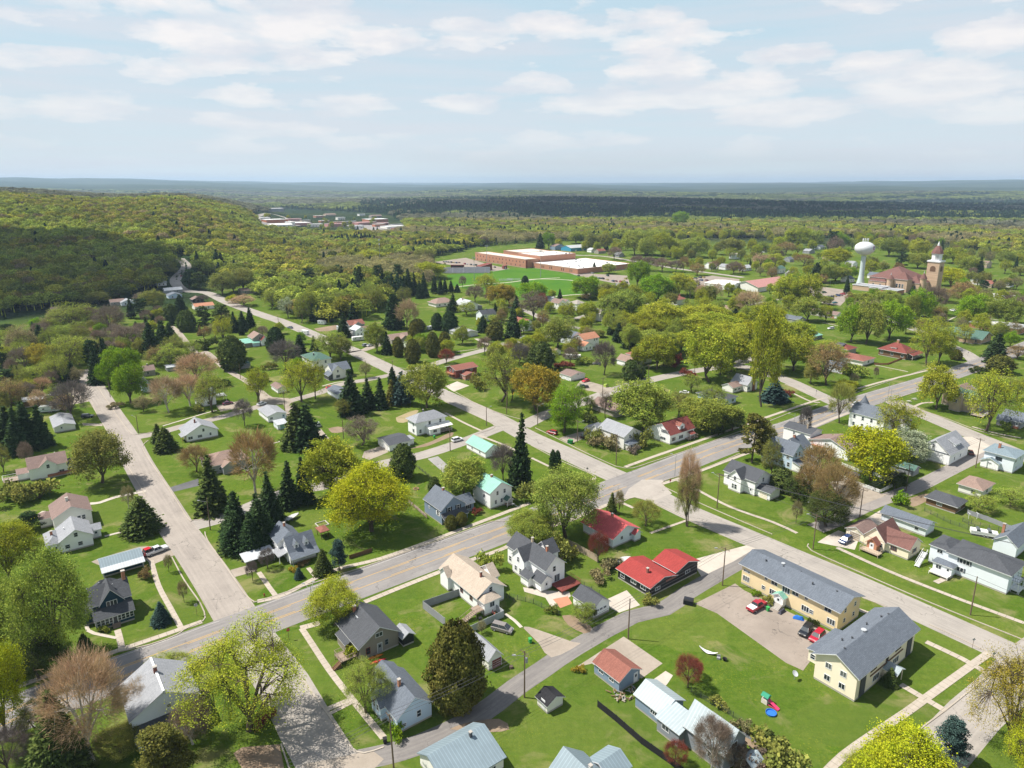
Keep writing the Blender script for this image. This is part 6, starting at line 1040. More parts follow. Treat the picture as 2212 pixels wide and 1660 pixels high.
car('pickup','B1',(990,232),GA+12,(.5,.02,.03),'red truck beside the metal-roofed garage')
car('sedan','B2',(600,1030),GA+100,(.02,.05,.06),'dark green car behind the light blue cottage')
car('sedan','M2',(70,595),GA+20,WHT,'white car at the rear of the long white garage')
car('sedan','T2',(305,1397),GA+110,(.12,.16,.2),'grey blue car driving on the diagonal street')
car('suv','M4',(820,598),GA+5,WHT,'white car at the main road junction')
car('sedan','M4',(790,1185),GA+100,BLK,'black car parked beside the white fence')
car('sedan','M4',(1765,1000),GA+30,(.10,.01,.01),'dark red car beside the large white garage house')
car('suv','T1',(1492,938),100,WHT,'white car at the roadside on the curving road',True)
car('suv','T1',(1510,970),100,(.4,.02,.02),'red truck at the roadside on the curving road',True)
car('sedan','T1',(1330,1262),20,(.3,.4,.5),'pale blue car behind the pines below the hill',True)
car('suv','T4',(610,1405),GA+160,WHT,'white car beside the mint-roofed house',True)
car('suv','T4',(555,1105),20,(.02,.08,.07),'dark green car in the courthouse car park',True)
car('sedan','T4',(645,1190),20,(.02,.18,.22),'teal car in the courthouse car park',True)
car('sedan','T4',(1380,1305),30,BLK,'black car on the street below the courthouse',True)
car('suv','T4',(1300,1325),30,GRY,'grey car on the street below the courthouse',True)
car('suv','T4',(1620,1255),100,WHT,'white van on the grass below the courthouse',True)
car('sedan','T4',(2020,1450),60,BLU,'dark blue car beside the brick flat-roofed shop',True)
def lot(pts,names,grp,ang):
 cols=[('white',WHT),('silver',SIL),('black',BLK),('blue',BLU),('red',RED),('grey',GRY),('dark green',(.02,.07,.05)),('gold',(.4,.3,.05)),('maroon',(.15,.01,.02))]
 cnt={}
 for i,(t,x,y)in enumerate(pts):
  cn,c=cols[(i*5+len(pts))%len(cols)]if not isinstance(names,dict)else cols[0]
  r=car(['sedan','suv','sedan','van'][i%4],t,(x,y),ang,c,None,True);
  r['label']='%s %s, %s in %s'%(cn,'car' if i%4!=3 else 'van','first second third fourth fifth sixth seventh eighth ninth tenth eleventh twelfth thirteenth fourteenth'.split()[i],names);r['group']=grp
lot([('T3',738,985),('T3',757,985),('T3',776,987),('T3',796,990),('T3',833,998),('T3',880,1010),('T3',905,1010),('T3',945,1015),('T3',970,1015),('T3',990,1022),('T3',707,943),('T3',835,965),('T3',595,965),('T3',985,990)],'the school car park at the sports field corner','cars at the school corner',GA+70)
lot([('S',110,240),('S',135,240),('S',160,243),('S',190,245),('S',215,247),('S',245,250),('S',275,248),('S',335,262),('S',360,264),('S',400,270),('S',430,272),('S',455,275),('S',655,297),('S',120,260)],'the lot behind the red stand','cars behind the grandstand',GA+75)
lot([('T3',1565,985),('T3',1600,980),('T3',1630,978),('T3',1610,1003),('T3',1655,1003),('T3',1530,990)],'the lot beside the white metal hall','cars by the storage hall',GA+80)
lot([('T4',590,1140),('T4',615,1140),('T4',640,1135),('T4',665,1130),('T4',690,1125),('T4',710,1118)],'the courthouse car park row','cars at the courthouse',GA+80)
def trailer(t,px,ang,L,Wd,Hh,col,stripe,label,nm='travel_trailer',rounded=True):
 p=G(t,*px);r=empty(nm,p,math.radians(ang));tag(r,label,'trailer');mb=MB();hw=Wd/2;z0=.55
 pr=[(-L/2,z0),(-L/2,Hh-.35),(-L/2+.4,Hh),(L/2-.7,Hh),(L/2,Hh-.8),(L/2-.1,z0)]if rounded else[(-L/2,z0),(-L/2,Hh),(L/2,Hh),(L/2,z0)]
 mb.prism(pr,'y',-hw,hw);mb.obj('body',[flat_mat('trailer_'+nm+str(int(col[0]*100)),col,.5)],r)
 m=MB();m.box(-L/2+.1,-hw-.02,1.1,L/2-.3,hw+.02,1.3);m.obj('stripe',[flat_mat('stripe_%d'%int(stripe[1]*100),stripe)],r)
 m=MB();[m.box(x,-hw-.03,1.6,x+.8,hw+.03,2.1)for x in(-L*.3,L*.12)];m.obj('windows',[glass_mat()],r)
 if 'sedan' not in CARP:CARP['sedan']=car_parts('sedan')
 wme=[q for q in CARP['sedan']if q[0]=='wheel'][0][1]
 for y in(-hw+.1,hw-.1):link('wheel',wme,r,(0,y,.34));link('wheel',wme,r,(.85,y,.34))
 m=MB();m.tube((L/2,.4,.5),(L/2+1.1,0,.45),.05,.05,5);m.tube((L/2,-.4,.5),(L/2+1.1,0,.45),.05,.05,5);m.obj('drawbar',[flat_mat('steel',(.1,.1,.1))],r);return r
trailer('T2',(868,1500),GA-10,7.5,2.4,2.8,(.72,.72,.70),(.25,.2,.15),'white and tan travel trailer parked by the gravel lot')
trailer('T2',(1478,1408),GA,6.5,2.4,2.7,(.75,.76,.77),(.2,.25,.3),'white camper parked between dark trees near the grey-roofed garage','camper_trailer')
trailer('M1',(415,652),GA-18,8.0,2.5,2.9,(.66,.70,.68),(.1,.3,.25),'white travel trailer in front of the long white-roofed shed')
trailer('T2',(568,1365),GA-60,5.5,2.4,2.9,(.74,.75,.76),(.3,.3,.3),'white box trailer by the spruce group on the street','box_trailer',False)
trailer('T2',(430,1450),GA+110,5.5,2.2,3.0,(.75,.76,.76),(.5,.5,.5),'white delivery truck on the diagonal street','box_truck',False)
trailer('M3',(545,215),GA-50,9,3.0,2.8,(.72,.70,.66),(.5,.45,.4),'long white mobile trailer beside the grey bare tree','mobile_trailer',False)
trailer('B4',(1940,105),GA-62,6.5,2.2,1.6,(.78,.78,.78),(.6,.6,.6),'folded white camper trailer on the lawn near the wire fence','folded_camper',False)
PM=flat_mat('pole_wood',(.16,.115,.08));LM=flat_mat('lamp_metal',(.30,.31,.32),.5);WM=flat_mat('wire',(.06,.06,.065))
def pole(t,px,h,arm=True,lamp=None,label=None,xf=False,lean=(0,0),kind='utility_pole',metal=False):
 p=G(t,*px);r=empty(kind,p,0);tp=Vector((lean[0],lean[1],h));mat=LM if metal else PM
 mb=MB();mb.tube((0,0,-.5),tp,.17 if not metal else .1,.11 if not metal else .06,8,0,True);mb.obj('post',[mat],r)
 if arm:m=MB();q=Vector((VA.x,VA.y,0))*1.25;m.tube(tp-q+Vector((0,0,-.5)),tp+q+Vector((0,0,-.5)),.07,.07,4,0,True);[m.tube(tp+q*k+Vector((0,0,-.45)),tp+q*k+Vector((0,0,-.2)),.05,.04,5,0,True)for k in(-.9,-.3,.3,.9)];m.obj('crossarm',[mat],r)
 if lamp is not None:
  m=MB();a=math.radians(lamp);e=Vector((math.cos(a)*2.2,math.sin(a)*2.2,h-.4));m.tube((tp.x,tp.y,h-1.2),e,.045,.04,5);m.box(e.x-.35,e.y-.15,e.z-.08,e.x+.35,e.y+.15,e.z+.08);m.obj('lamp_arm',[LM],r)
 if xf:m=MB();m.tube((.35,0,h-2.6),(.35,0,h-1.6),.28,.28,10,0,True);m.obj('transformer',[LM],r)
 if label:tag(r,label,'utility pole' if kind=='utility_pole' else 'street lamp');
 else:auto(r,'wooden utility pole' if kind=='utility_pole' else 'grey street lamp',p,'utility pole' if kind=='utility_pole' else 'street lamp','utility poles along the streets' if kind=='utility_pole' else 'street lamps')
 return p+tp
a1=pole('B2',(627,1662),11,True,label='leaning wooden utility pole at the bottom of the alley',lean=(-.3,0));a2=pole('B2',(1500,1187),10.5,True,200,'wooden utility pole with transformer and lamp by the alley',xf=True)
a3=pole('B3',(410,795),10,False,label='plain dark wooden pole at the corner of the dandelion lawn');a4=pole('B3',(1040,438),10.5,True,label='tall wooden pole with lamp head by the yellow apartment building',lamp=170);a5=pole('B4',(800,195),10.5,True,label='utility pole at the alley crossing by the cream house',lamp=160)
a6=pole('M4',(848,1530),9.5,True);a7=pole('M4',(1232,1310),9.5,True,150);a8=pole('M4',(1810,1115),11,True);a9=pole('B4',(1852,635),10,False,label='bare wooden pole on the grass verge below the house with outside stair')
b1=pole('M3',(905,1090),11.5,True,label='tall wooden pole on the corner lawn of the pale house');b2=pole('M3',(584,905),9,True,10);b3=pole('M3',(255,765),9.5,True,20);b4=pole('M3',(793,530),9.5,True);b5=pole('M3',(1172,405),9,True,10);b6=pole('M3',(1742,1450),11.5,True,140,'tall wooden pole with a shadow across the paving stones')
c1=pole('M2',(1632,978),9.5,False);c2=pole('M2',(1933,768),8.5,False,30);c3=pole('M2',(2100,670),10,True);c4=pole('M2',(747,875),8,False);c5=pole('M2',(262,645),9,False);c6=pole('M1',(1745,1632),10,False,200);c7=pole('M1',(1148,825),7.5,False,160);c8=pole('M1',(915,530),7.5,False);c9=pole('M1',(1645,180),9,False)
pole('M1',(1790,190),6,False);pole('M1',(1995,380),8,False);pole('T2',(208,1365),7,False);pole('M2',(1155,330),7,True);pole('T3',(115,1500),8,False);pole('T3',(600,1590),9,True);pole('M3',(5,590),9,True);pole('M4',(480,1560),6,True,150);pole('M3',(1555,340),7,False);pole('M3',(1985,250),8,False)
for t,px,h,lamp in(('B1',(2092,652),8.5,150),('M3',(1392,1190),8,120),('M4',(298,820),8,160),('M4',(1080,550),8.5,160),('M3',(110,1570),6,160),('M4',(1105,550),5,None),('M4',(1745,330),6,None),('T4',(605,1050),8,90),('T4',(165,1185),8,90),('B2',(85,650),8.2,90)):
 pole(t,px,h,False,lamp,None,kind='street_lamp',metal=h<8.6)
def wire(pts,label,n=2,gap=.7,sag=.5,r=.034):
 mb=MB();vv=Vector((VA.x,VA.y,0))
 for a,b_ in zip(pts[:-1],pts[1:]):
  for k in range(n):
   o=vv*gap*(k-(n-1)/2)+Vector((0,0,-.2-.0*k));prev=None
   for q in range(13):
    t=q/12;p=a.lerp(b_,t)+o-Vector((0,0,sag*4*t*(1-t)))
    if prev is not None:mb.tube(prev,p,r,r,3)
    prev=p
 o=mb.obj('power_line',[WM]);tag(o,label,'power line')
wire([a1+(a1-a2)*.6,a1,a2,a3,a4,a5,a6,a7,a8],'overhead wires running along the alley from pole to pole',3,.8)
wire([b1,b2],'overhead wire from the corner pole to the pole on the drive',2);wire([b3,b4,b5],'overhead wires along the side street north of the junction',2);wire([b6,a5],'overhead wire from the paving pole to the alley crossing pole',3);wire([c5,c4],'thin wire above the bare patch near the wide spruce',1);wire([a5,a9,a9+(a9-a5)*.8],'long wire across the lawns in front of the cream house',1)
wire([b6,b6+Vector((60,-42,0))],'wires crossing the lawn to the lower right of the paving pole',3)
def sign(t,px,h,shape,col,label,text=None,r=.38,face=-90):
 p=G(t,*px);e=empty('road_sign',p,math.radians(face+90));tag(e,label,'sign');mb=MB();mb.tube((0,0,0),(0,0,h),.04,.04,5);mb.obj('post',[flat_mat('sign_post',(.2,.12,.08))],e)
 m=MB();n=8 if shape=='oct' else 4;a0=math.pi/8 if n==8 else 0
 pl=[(r*math.cos(a0+k*2*math.pi/n),h+r*math.sin(a0+k*2*math.pi/n))for k in range(n)];m.prism(pl,'y',-.06,-.03);m.obj('sign_plate',[flat_mat('sign_%s'%shape+str(int(col[0]*100)),col)],e)
 if text:
  c=bpy.data.curves.new('lettering','FONT');c.body=text;c.size=r*.62;c.align_x='CENTER';c.align_y='CENTER';c.extrude=.004
  o=link('lettering',c,e,(0,-.07,h));o.rotation_euler=(math.pi/2,0,0);c.materials.append(flat_mat('sign_white',(.75,.75,.75)));bpy.context.view_layer.update();me=bpy.data.meshes.new_from_object(o.evaluated_get(bpy.context.evaluated_depsgraph_get()));bpy.data.objects.remove(o);o=link('lettering',me,e,(0,-.07,h));o.rotation_euler=(math.pi/2,0,0)
sign('B1',(1932,800),2.5,'oct',(.45,.03,.03),'red stop sign on the grass corner by the nearest junction','STOP',.42,-60)
sign('M3',(1352,1280),2.6,'oct',(.45,.05,.03),'red stop sign at the central junction beside the concrete ramp','STOP',.42,-60)
sign('B1',(1318,640),2.8,'oct',(.40,.40,.40),'back of a grey sign on the verge before the dark blue house',None,.42,-60)
sign('M3',(666,1180),2.6,'oct',(.38,.36,.34),'grey back of a sign beside the twin columnar cedars',None,.4,90)
sign('B4',(1865,860),2.3,'dia',(.42,.42,.42),'small sign plate on the verge near the corner apartments');sign('B4',(2000,955),2.3,'dia',(.25,.3,.25),'small sign post at the rounded street corner')
sign('M4',(487,515),2.2,'dia',(.3,.3,.3),'small sign at the side street mouth by the blue spruce');sign('M4',(1745,190),2.2,'dia',(.3,.3,.3),'small sign at the far junction by the round bush')
def fence(seq,h,col,label,kind='board',nm='fence',th=.06):
 P=pts_px(seq);r=empty(nm,P[0],0);tag(r,label,'fence');m=MB();pm=MB();PP_=[];mat=lin_mat('plain',col)if isinstance(col,str)else flat_mat('fence_%d'%int(col[0]*1000),col)
 for a,b_ in zip(P[:-1],P[1:]):
  a=a-P[0];b_=b_-P[0];d=b_-a;L=d.length;d.normalize();nn=Vector((-d.y,d.x,0))*th/2
  def slab(p,q,z0,z1):
   i=len(m.v);m.v+=[(*(x+s*nn).xy,z)for z in(z0,z1)for x,s in((p,-1),(q,-1),(q,1),(p,1))];m.f+=[tuple(i+k for k in f)for f in((0,1,5,4),(1,2,6,5),(2,3,7,6),(3,0,4,7),(4,5,6,7))];m.m+=[0]*5
  if kind=='board':
   n=max(1,int(L/.22));rr=random.Random(int(L*100))
   for k in range(n):slab(a+d*(L*k/n),a+d*(L*(k+.93)/n),.03,h-rr.random()*.06)
  elif kind=='panel':slab(a,b_,.03,h)
  elif kind=='rail':
   for z in(.25,.55,.85,1.12):slab(a,b_,z,z+.15)
  elif kind=='wire':
   for z in np.linspace(.08,h,8):m.tube(a+Vector((0,0,z)),b_+Vector((0,0,z)),.012,.012,3)
   n=int(L/.5)
   for k in range(n):m.tube(a+d*(L*k/n),a+d*(L*k/n)+Vector((0,0,h)),.008,.008,3)
  n=max(1,round(L/2.4))
  for k in range(n+1):q=a+d*(L*k/n);PP_.append((q.x,q.y,0))
 m.obj('panel',[mat],r);pm.tube((0,0,0),(0,0,h+.12),.06,.06,5,0,True);pme=pm.mesh('post',[mat])
 for q in PP_:link('post',pme,r,q)
fence(['B2',(1075,505),(822,592),(970,708)],2.0,'lgrey','grey board fence around the side yard of the tan-roofed house','panel');fence(['B2',(1140,755),(1362,650),(1285,590)],1.8,'silver','silver grey fence by the parked minivan','panel')
fence(['M2',(1,1)]if False else['B2',(330,262),(480,215)],1.2,'woodbrown','short dark wooden fence by the main road pavement');fence(['B3',(0,170),(70,205),(150,250),(210,285)],2.0,'tan','weathered tan board fence beside the red-roofed white house')
fence(['B3',(205,1250),(330,1350),(500,1500),(700,1640),(820,1740)],1.5,'black','long dark board fence down the sloping lawn');fence(['M4',(690,1195),(760,1235),(1015,1328),(1118,1278),(1060,1215),(960,1180)],1.25,'white','white rail fence around the yard with the yellow tree','rail','rail_fence');fence(['M4',(700,1100),(790,1135),(880,1165)],1.2,'white','white fence segment behind the gravel lot','rail','rail_fence')
fence(['M4',(970,262),(1080,262),(1200,215)],1.0,'brick','low brown wooden fence in front of the brown hip-roofed house');fence(['M4',(1740,1500),(1900,1555),(2212,1680)],1.5,'lgrey','grey wooden fence behind the dark hip-roofed cabin');fence(['M4',(1385,1475),(1600,1580),(1900,1680),'B4',(1800,10),(2100,90)],1.2,'dgrey','wire fence across the lawn above the folded camper','wire','wire_fence')
fence(['B3',(830,1150),(960,1230),(1110,1320),(1290,1430),(1450,1560),(1620,1680)],1.2,'dgrey','wire fence between the grey metal-roofed house and the play lawn','wire','wire_fence');fence(['B2',(1400,520),(1560,560),(1730,640)],1.2,'dgrey','wire fence beside the victorian farmhouse patio','wire','wire_fence');fence(['B2',(1740,340),(1850,420),(2000,500)],1.2,'dgrey','wire fence between farmhouse and black building','wire','wire_fence');fence(['M2',(1355,1110),(1480,1210)],1.0,'dgrey','short wire fence on the lawn by the dandelions','wire','wire_fence')
fence(['M2',(1280,1400),(1440,1540)],.9,'deck','low deck railing beside blue grey gabled house','rail','rail_fence');fence(['B2',(1285,480),(1430,545)],1.1,'dgrey','dark railing behind the tan-roofed house','wire','wire_fence')
def blob_thing(nm,cat,label,t,px,build,rz=0.0):
 p=G(t,*px);r=empty(nm,p,math.radians(rz));tag(r,label,cat);build(r);return r
def bin_(col):
 def f(r):
  m=MB();m.v=[(-.26,-.3,.05),(.26,-.3,.05),(.26,.3,.05),(-.26,.3,.05),(-.32,-.36,1.0),(.32,-.36,1.0),(.32,.36,1.0),(-.32,.36,1.0)];m.f=[(0,1,5,4),(1,2,6,5),(2,3,7,6),(3,0,4,7),(3,2,1,0)];m.m=[0]*5;m.obj('bin_body',[flat_mat('bin_%d'%int(col[1]*100),col)],r)
  m=MB();m.box(-.35,-.4,1.0,.35,.4,1.08);m.obj('lid',[flat_mat('bin_%d'%int(col[1]*100),col)],r)
  m=MB();m.tube((-.3,.33,.14),(.3,.33,.14),.14,.14,10,0,True);m.obj('wheels',[flat_mat('tyre',(.02,.02,.02))],r)
 return f
GRN=(.05,.35,.09)
for t,px,lab,c in(('B2',(1538,820),'light green bin with white lid on the lawn by the gravel drive',GRN),('B2',(1312,575),'green bin against the tan-roofed house',GRN),('B3',(1343,608),'green bin beside the dark red pickup truck',GRN),('B2',(568,1492),'black bin at the street end of the alley',(.02,.02,.022)),('B2',(1205,680),'dark covered grill inside the fenced yard',(.025,.025,.028)),('M2',(1500,870),'green bin against white hip-roofed house',GRN)):
 blob_thing('wheeled_bin','bin',lab,t,px,bin_(c),20)
def skip(c,L=1.8):
 def f(r):
  m=MB();m.prism([(-.8,.1),(.8,.1),(.95,1.0),(.75,1.35),(-.9,1.1)],'x',-L/2,L/2);m.obj('bin_body',[flat_mat('skip_%d'%int(c[1]*100),c)],r);m=MB();m.box(-L/2-.02,-.9,1.2,L/2+.02,-.2,1.26);m.obj('lid',[flat_mat('black_lid',(.02,.02,.02))],r)
 return f
blob_thing('dumpster','dumpster','black dumpster at the alley edge of the dandelion lawn','B3',(812,560),skip((.02,.022,.03),2.2),GA-60);blob_thing('dumpster','dumpster','green dumpster on the verge of the pale house','M3',(525,912),skip((.02,.28,.06)),GA-60);blob_thing('dumpster','dumpster','yellow green dumpster by the black pickup truck','M3',(822,445),skip((.35,.45,.08)),GA)
def boat(r):
 m=MB();n=9;pr=[]
 for k in range(n):
  x=-2.6+5.2*k/(n-1);w=1.0*(1-max(0,(k-4)/4.2)**2)+.02;pr.append((x,w))
 for x,w in pr:m.v+=[(x,-w,1.0+.05*x),(x,-w*.55,.45),(x,w*.55,.45),(x,w,1.0+.05*x)]
 for k in range(n-1):
  a=4*k;b_=a+4;m.f+=[(a,b_,b_+1,a+1),(a+1,b_+1,b_+2,a+2),(a+2,b_+2,b_+3,a+3),(a+3,b_+3,b_,a)];m.m+=[0]*4
 m.f.append((0,1,2,3));m.m.append(0);m.obj('hull',[flat_mat('boat_cover',(.5,.5,.49))],r)
 m=MB();m.box(-.6,-.9,.0,-.2,-.7,.5);m.box(-.6,.7,.0,-.2,.9,.5);m.tube((2.4,0,.5),(3.6,0,.4),.05,.05,5);m.obj('boat_trailer',[flat_mat('steel',(.1,.1,.1))],r)
blob_thing('covered_boat','boat','grey covered boat beside the black red-roofed building','B3',(370,285),boat,GA-10);blob_thing('small_boat','boat','white boat behind the white dormered house','M2',(318,1545),boat,GA+20)
def kayak(c):
 def f(r):
  m=MB();m.lathe([(.01,-1.9),(.2,-1.4),(.34,-.6),(.36,0),(.34,.6),(.2,1.4),(.01,1.9)],10);o=m.obj('hull',[flat_mat('kayak_%d'%int(c[1]*100),c)],r,True);o.rotation_euler=(0,math.pi/2,0);o.location=(0,0,.35);o.scale=(.8,1,1)
  m=MB();m.lathe([(.01,.42),(.26,.42),(.28,.5),(.22,.52),(.01,.44)],10);o=m.obj('cockpit',[flat_mat('black_lid',(.02,.02,.02))],r);o.location=(0,0,.14)
 return f
blob_thing('kayak','kayak','orange kayak on the gable side of the brown shingled house','B2',(500,925),kayak((.55,.16,.02)),GA-8);blob_thing('kayak','kayak','red kayak below the orange kayak','B2',(520,955),kayak((.5,.02,.03)),GA-8)
def hammock(r):
 m=MB();n=12;prev=None
 for k in range(n+1):
  x=-2.0+4.0*k/n;z=.25+.18*x*x;w=.45*(1-abs(x/2.2))+.06
  if prev:m.quad([(prev[0],-prev[2],prev[1]),(x,-w,z),(x,w,z),(prev[0],prev[2],prev[1])]);m.quad([(prev[0],-prev[2],prev[1]-.05),(prev[0],prev[2],prev[1]-.05),(x,w,z-.05),(x,-w,z-.05)])
  prev=(x,z,w)
 m.obj('hammock_cloth',[flat_mat('white_cloth',(.7,.7,.7))],r);m=MB();m.tube((-2,0,.9),(-1.2,0,.05),.04,.04,5);m.tube((2,0,.9),(1.2,0,.05),.04,.04,5);m.tube((-1.2,0,.05),(1.2,0,.05),.04,.04,5);m.obj('stand',[flat_mat('steel',(.1,.1,.1))],r)
blob_thing('hammock','hammock','white hammock on a stand on the dandelion lawn','B3',(945,890),hammock,-35)
def firepit(r):
 m=MB();m.lathe([(.3,0),(.45,.5),(.5,.55),(.4,.5),(.25,.2)],12);m.obj('fire_bowl',[flat_mat('black_lid',(.02,.02,.02))],r);m=MB();m.box(-1.6,-.2,0,-.9,.4,.4);m.box(-1.6,.3,.4,-.9,.4,.9);m.obj('seat',[flat_mat('grey_plastic',(.3,.3,.32))],r)
blob_thing('fire_pit','fire pit','small fire bowl with grey seat beside the white hammock','B3',(1055,940),firepit,-20)
def dish(r):
 m=MB();m.tube((0,0,0),(0,0,1.3),.05,.05,6);m.obj('post',[LM],r);m=MB();m.lathe([(.01,0),(.35,.04),(.62,.16),(.64,.17),(.36,.02),(.01,-.03)],16);o=m.obj('dish',[flat_mat('dish_grey',(.5,.52,.54))],r,True);o.location=(0,0,1.4);o.rotation_euler=(math.radians(35),0,math.radians(30))
blob_thing('satellite_dish','satellite dish','grey satellite dish on a post in the lawn','B3',(1520,1068),dish,0)
def play(r):
 m=MB();m.box(-.6,-.6,0,.6,.6,1.0);m.obj('tower',[flat_mat('play_white',(.65,.6,.55))],r);m=MB();m.prism([(-.75,1.6),(.75,1.6),(0,2.1)],'x',-.75,.75);[m.tube((a,b_,1.0),(a,b_,1.6),.06,.06,5)for a in(-.55,.55)for b_ in(-.55,.55)];m.obj('canopy',[flat_mat('play_green',(.03,.25,.15))],r)
 m=MB();m.prism([(.6,1.0),(1.4,.6),(2.8,.12),(2.8,.2),(1.4,.72),(.6,1.12)],'y',-.35,.35);m.box(.6,-.42,.1,2.8,-.36,.3);m.obj('slide',[flat_mat('play_pink',(.65,.05,.15))],r)
blob_thing('play_tower','slide','childrens play tower with green top and pink slide','B3',(1328,1220),play,-50)
def pool(c,rad=1.0):
 def f(r):
  m=MB();m.lathe([(rad*.95,0),(rad,.35),(rad*.92,.35),(rad*.85,.08),(.01,.06)],20);m.obj('pool',[flat_mat('pool_%d'%int(c[2]*100),c)],r)
 return f
blob_thing('paddling_pool','paddling pool','blue paddling pool at the foot of the pink slide','B3',(1365,1295),pool((.03,.16,.55)),0);blob_thing('play_pool','paddling pool','turquoise pool at the right edge above the folded camper','B4',(2200,100),pool((.03,.4,.32),1.6),0)
def tarp(c):
 def f(r):
  rr=random.Random(3);m=MB();n=7
  for a in range(n):
   for b_ in range(4):m.v.append((-1.2+2.4*a/(n-1),-.5+b_*.33,.08+(.55+.25*rr.random())*(0 if a in(0,n-1)or b_ in(0,3)else 1)))
  for a in range(n-1):
   for b_ in range(3):m.f.append((a*4+b_,a*4+b_+4,a*4+b_+5,a*4+b_+1));m.m.append(0)
  m.obj('tarpaulin',[flat_mat('tarp_%d'%int(c[2]*100),c)],r)
 return f
blob_thing('covered_heap','tarp heap','blue covered heap against the long yellow apartment building','B3',(1548,662),tarp((.02,.14,.5)),GA-62);blob_thing('covered_heap','tarp heap','grey dark junk heap beside steps of the yellow apartments','B3',(1438,618),tarp((.05,.05,.07)),GA)
def logs(r):
 rr=random.Random(8)
 m=MB()
 for k in range(46):
  x,y=rr.uniform(-2.6,2.6),rr.uniform(-1.6,1.6);a=rr.uniform(0,3.1);L=rr.uniform(.4,1.2);z=.1+.35*rr.random();m.tube((x,y,z),(x+L*math.cos(a),y+L*math.sin(a),z+.1),.12,.1,5,rr.randint(0,2),True)
 m.obj('woodpile',[flat_mat('log_brown',(.22,.14,.08)),flat_mat('log_pale',(.42,.36,.28)),flat_mat('stone_grey',(.28,.28,.27))],r)
blob_thing('woodpile','woodpile','scattered woodpile on a tarp behind the brown-roofed grey garage','B3',(395,1175),logs,20)
def umbrella(r):
 m=MB();m.tube((0,0,0),(0,0,1.2),.04,.04,6);m.obj('pole',[LM],r);m=MB();m.lathe([(.03,2.4),(.16,1.9),(.2,1.4),(.08,1.0)],8);m.obj('folded_cloth',[flat_mat('umbrella_green',(.06,.14,.12))],r);m=MB();m.lathe([(.3,0),(.3,.1),(.05,.14)],12);m.obj('base',[LM],r)
blob_thing('folded_parasol','parasol','folded green parasol on the curved concrete patio','B3',(598,1195),umbrella,0)
def chairset(c):
 def f(r):
  for k,(x,y,a)in enumerate(((-.9,0,0),(.9,.1,math.pi),(0,.9,-math.pi/2))):
   m=MB();m.box(-.28,-.28,.38,.28,.28,.45);m.box(-.28,-.28,.45,-.22,.28,.95);[m.box(a_,b_,0,a_+.05,b_+.05,.38)for a_ in(-.28,.23)for b_ in(-.28,.23)];o=m.obj('chair',[flat_mat('chair_%d'%int(c[0]*100),c)],r);o.location=(x,y,0);o.rotation_euler=(0,0,a)
 return f
def picnic(r):
 m=MB();m.box(-.9,-.38,.7,.9,.38,.75);m.obj('table_top',[flat_mat('pale_wood',(.5,.48,.44))],r)
 for s in(-1,1):m=MB();m.box(-.9,s*.75-.13,.42,.9,s*.75+.13,.46);m.obj('bench',[flat_mat('pale_wood',(.5,.48,.44))],r)
 m=MB();[m.tube((x,-.7,0),(x,.3,.7),.04,.04,4)or m.tube((x,.7,0),(x,-.3,.7),.04,.04,4)for x in(-.7,.7)];m.obj('leg_frame',[flat_mat('pale_wood',(.5,.48,.44))],r)
blob_thing('picnic_table','picnic table','pale picnic table nearer the path at the guest house lawn','M4',(1255,572),picnic,15);blob_thing('picnic_table','picnic table','pale picnic table nearer the road at the guest house lawn','M4',(1302,552),picnic,15)
blob_thing('playhouse','playhouse','small blue and white playhouse beyond the wire fence','B4',(2155,85),lambda r:(MB.box.__get__(m0:=MB())(-.7,-.7,0,.7,.7,1.1),m0.obj('walls',[flat_mat('play_white',(.65,.6,.55))],r),(m1:=MB()).prism([(-.9,1.1),(.9,1.1),(0,1.7)],'x',-.9,.9),m1.obj('roof',[flat_mat('play_blue',(.03,.3,.5))],r)),GA)
def stump(r):m=MB();m.lathe([(.5,0),(.42,.3),(.4,.5),(.01,.52)],10);m.obj('stump',[M_BARK],r)
blob_thing('tree_stump','stump','cut tree stump near the alley behind the garage','B2',(1412,990),stump)
def ring(r):m=MB();m.lathe([(.9,0),(.9,.3),(.7,.3),(.65,0)],14);m.obj('stone_ring',[flat_mat('ring_brick',(.35,.2,.14))],r)
blob_thing('fire_ring','fire ring','stone fire ring on the lawn behind the blue grey gabled house','M2',(1350,1293),ring)
blob_thing('sandbox','garden bed frame','timber edged garden bed on the lawn by the white dormered house','M2',(570,1585),lambda r:(m0:=MB(),m0.box(-1.6,-1.5,0,1.6,-1.3,.25),m0.box(-1.6,1.3,0,1.6,1.5,.25),m0.box(-1.6,-1.3,0,-1.4,1.3,.25),m0.box(1.4,-1.3,0,1.6,1.3,.25),m0.obj('timber_frame',[flat_mat('pale_wood',(.5,.48,.44))],r)),GA)
blob_thing('fire_hydrant','hydrant','dark red fire hydrant on the verge by the main road','B1',(1768,510),lambda r:(m0:=MB(),m0.lathe([(.18,0),(.14,.1),(.14,.6),(.17,.62),(.1,.78),(.02,.82)],10),m0.obj('hydrant_body',[flat_mat('hydrant',(.3,.05,.03))],r),(m1:=MB()),m1.tube((-.24,0,.5),(.24,0,.5),.07,.07,8,0,True),m1.obj('nozzles',[flat_mat('hydrant',(.3,.05,.03))],r)))
blob_thing('swing_set','swing frame','clothes line posts on the lawn by the dark cabin','M4',(1820,1540),lambda r:(m0:=MB(),[m0.tube((x,0,0),(x,0,1.9),.06,.06,5)or m0.tube((x,-.7,1.9),(x,.7,1.9),.05,.05,5)for x in(-2.5,0)],m0.obj('line_posts',[lin_mat('plain','trim')],r)))
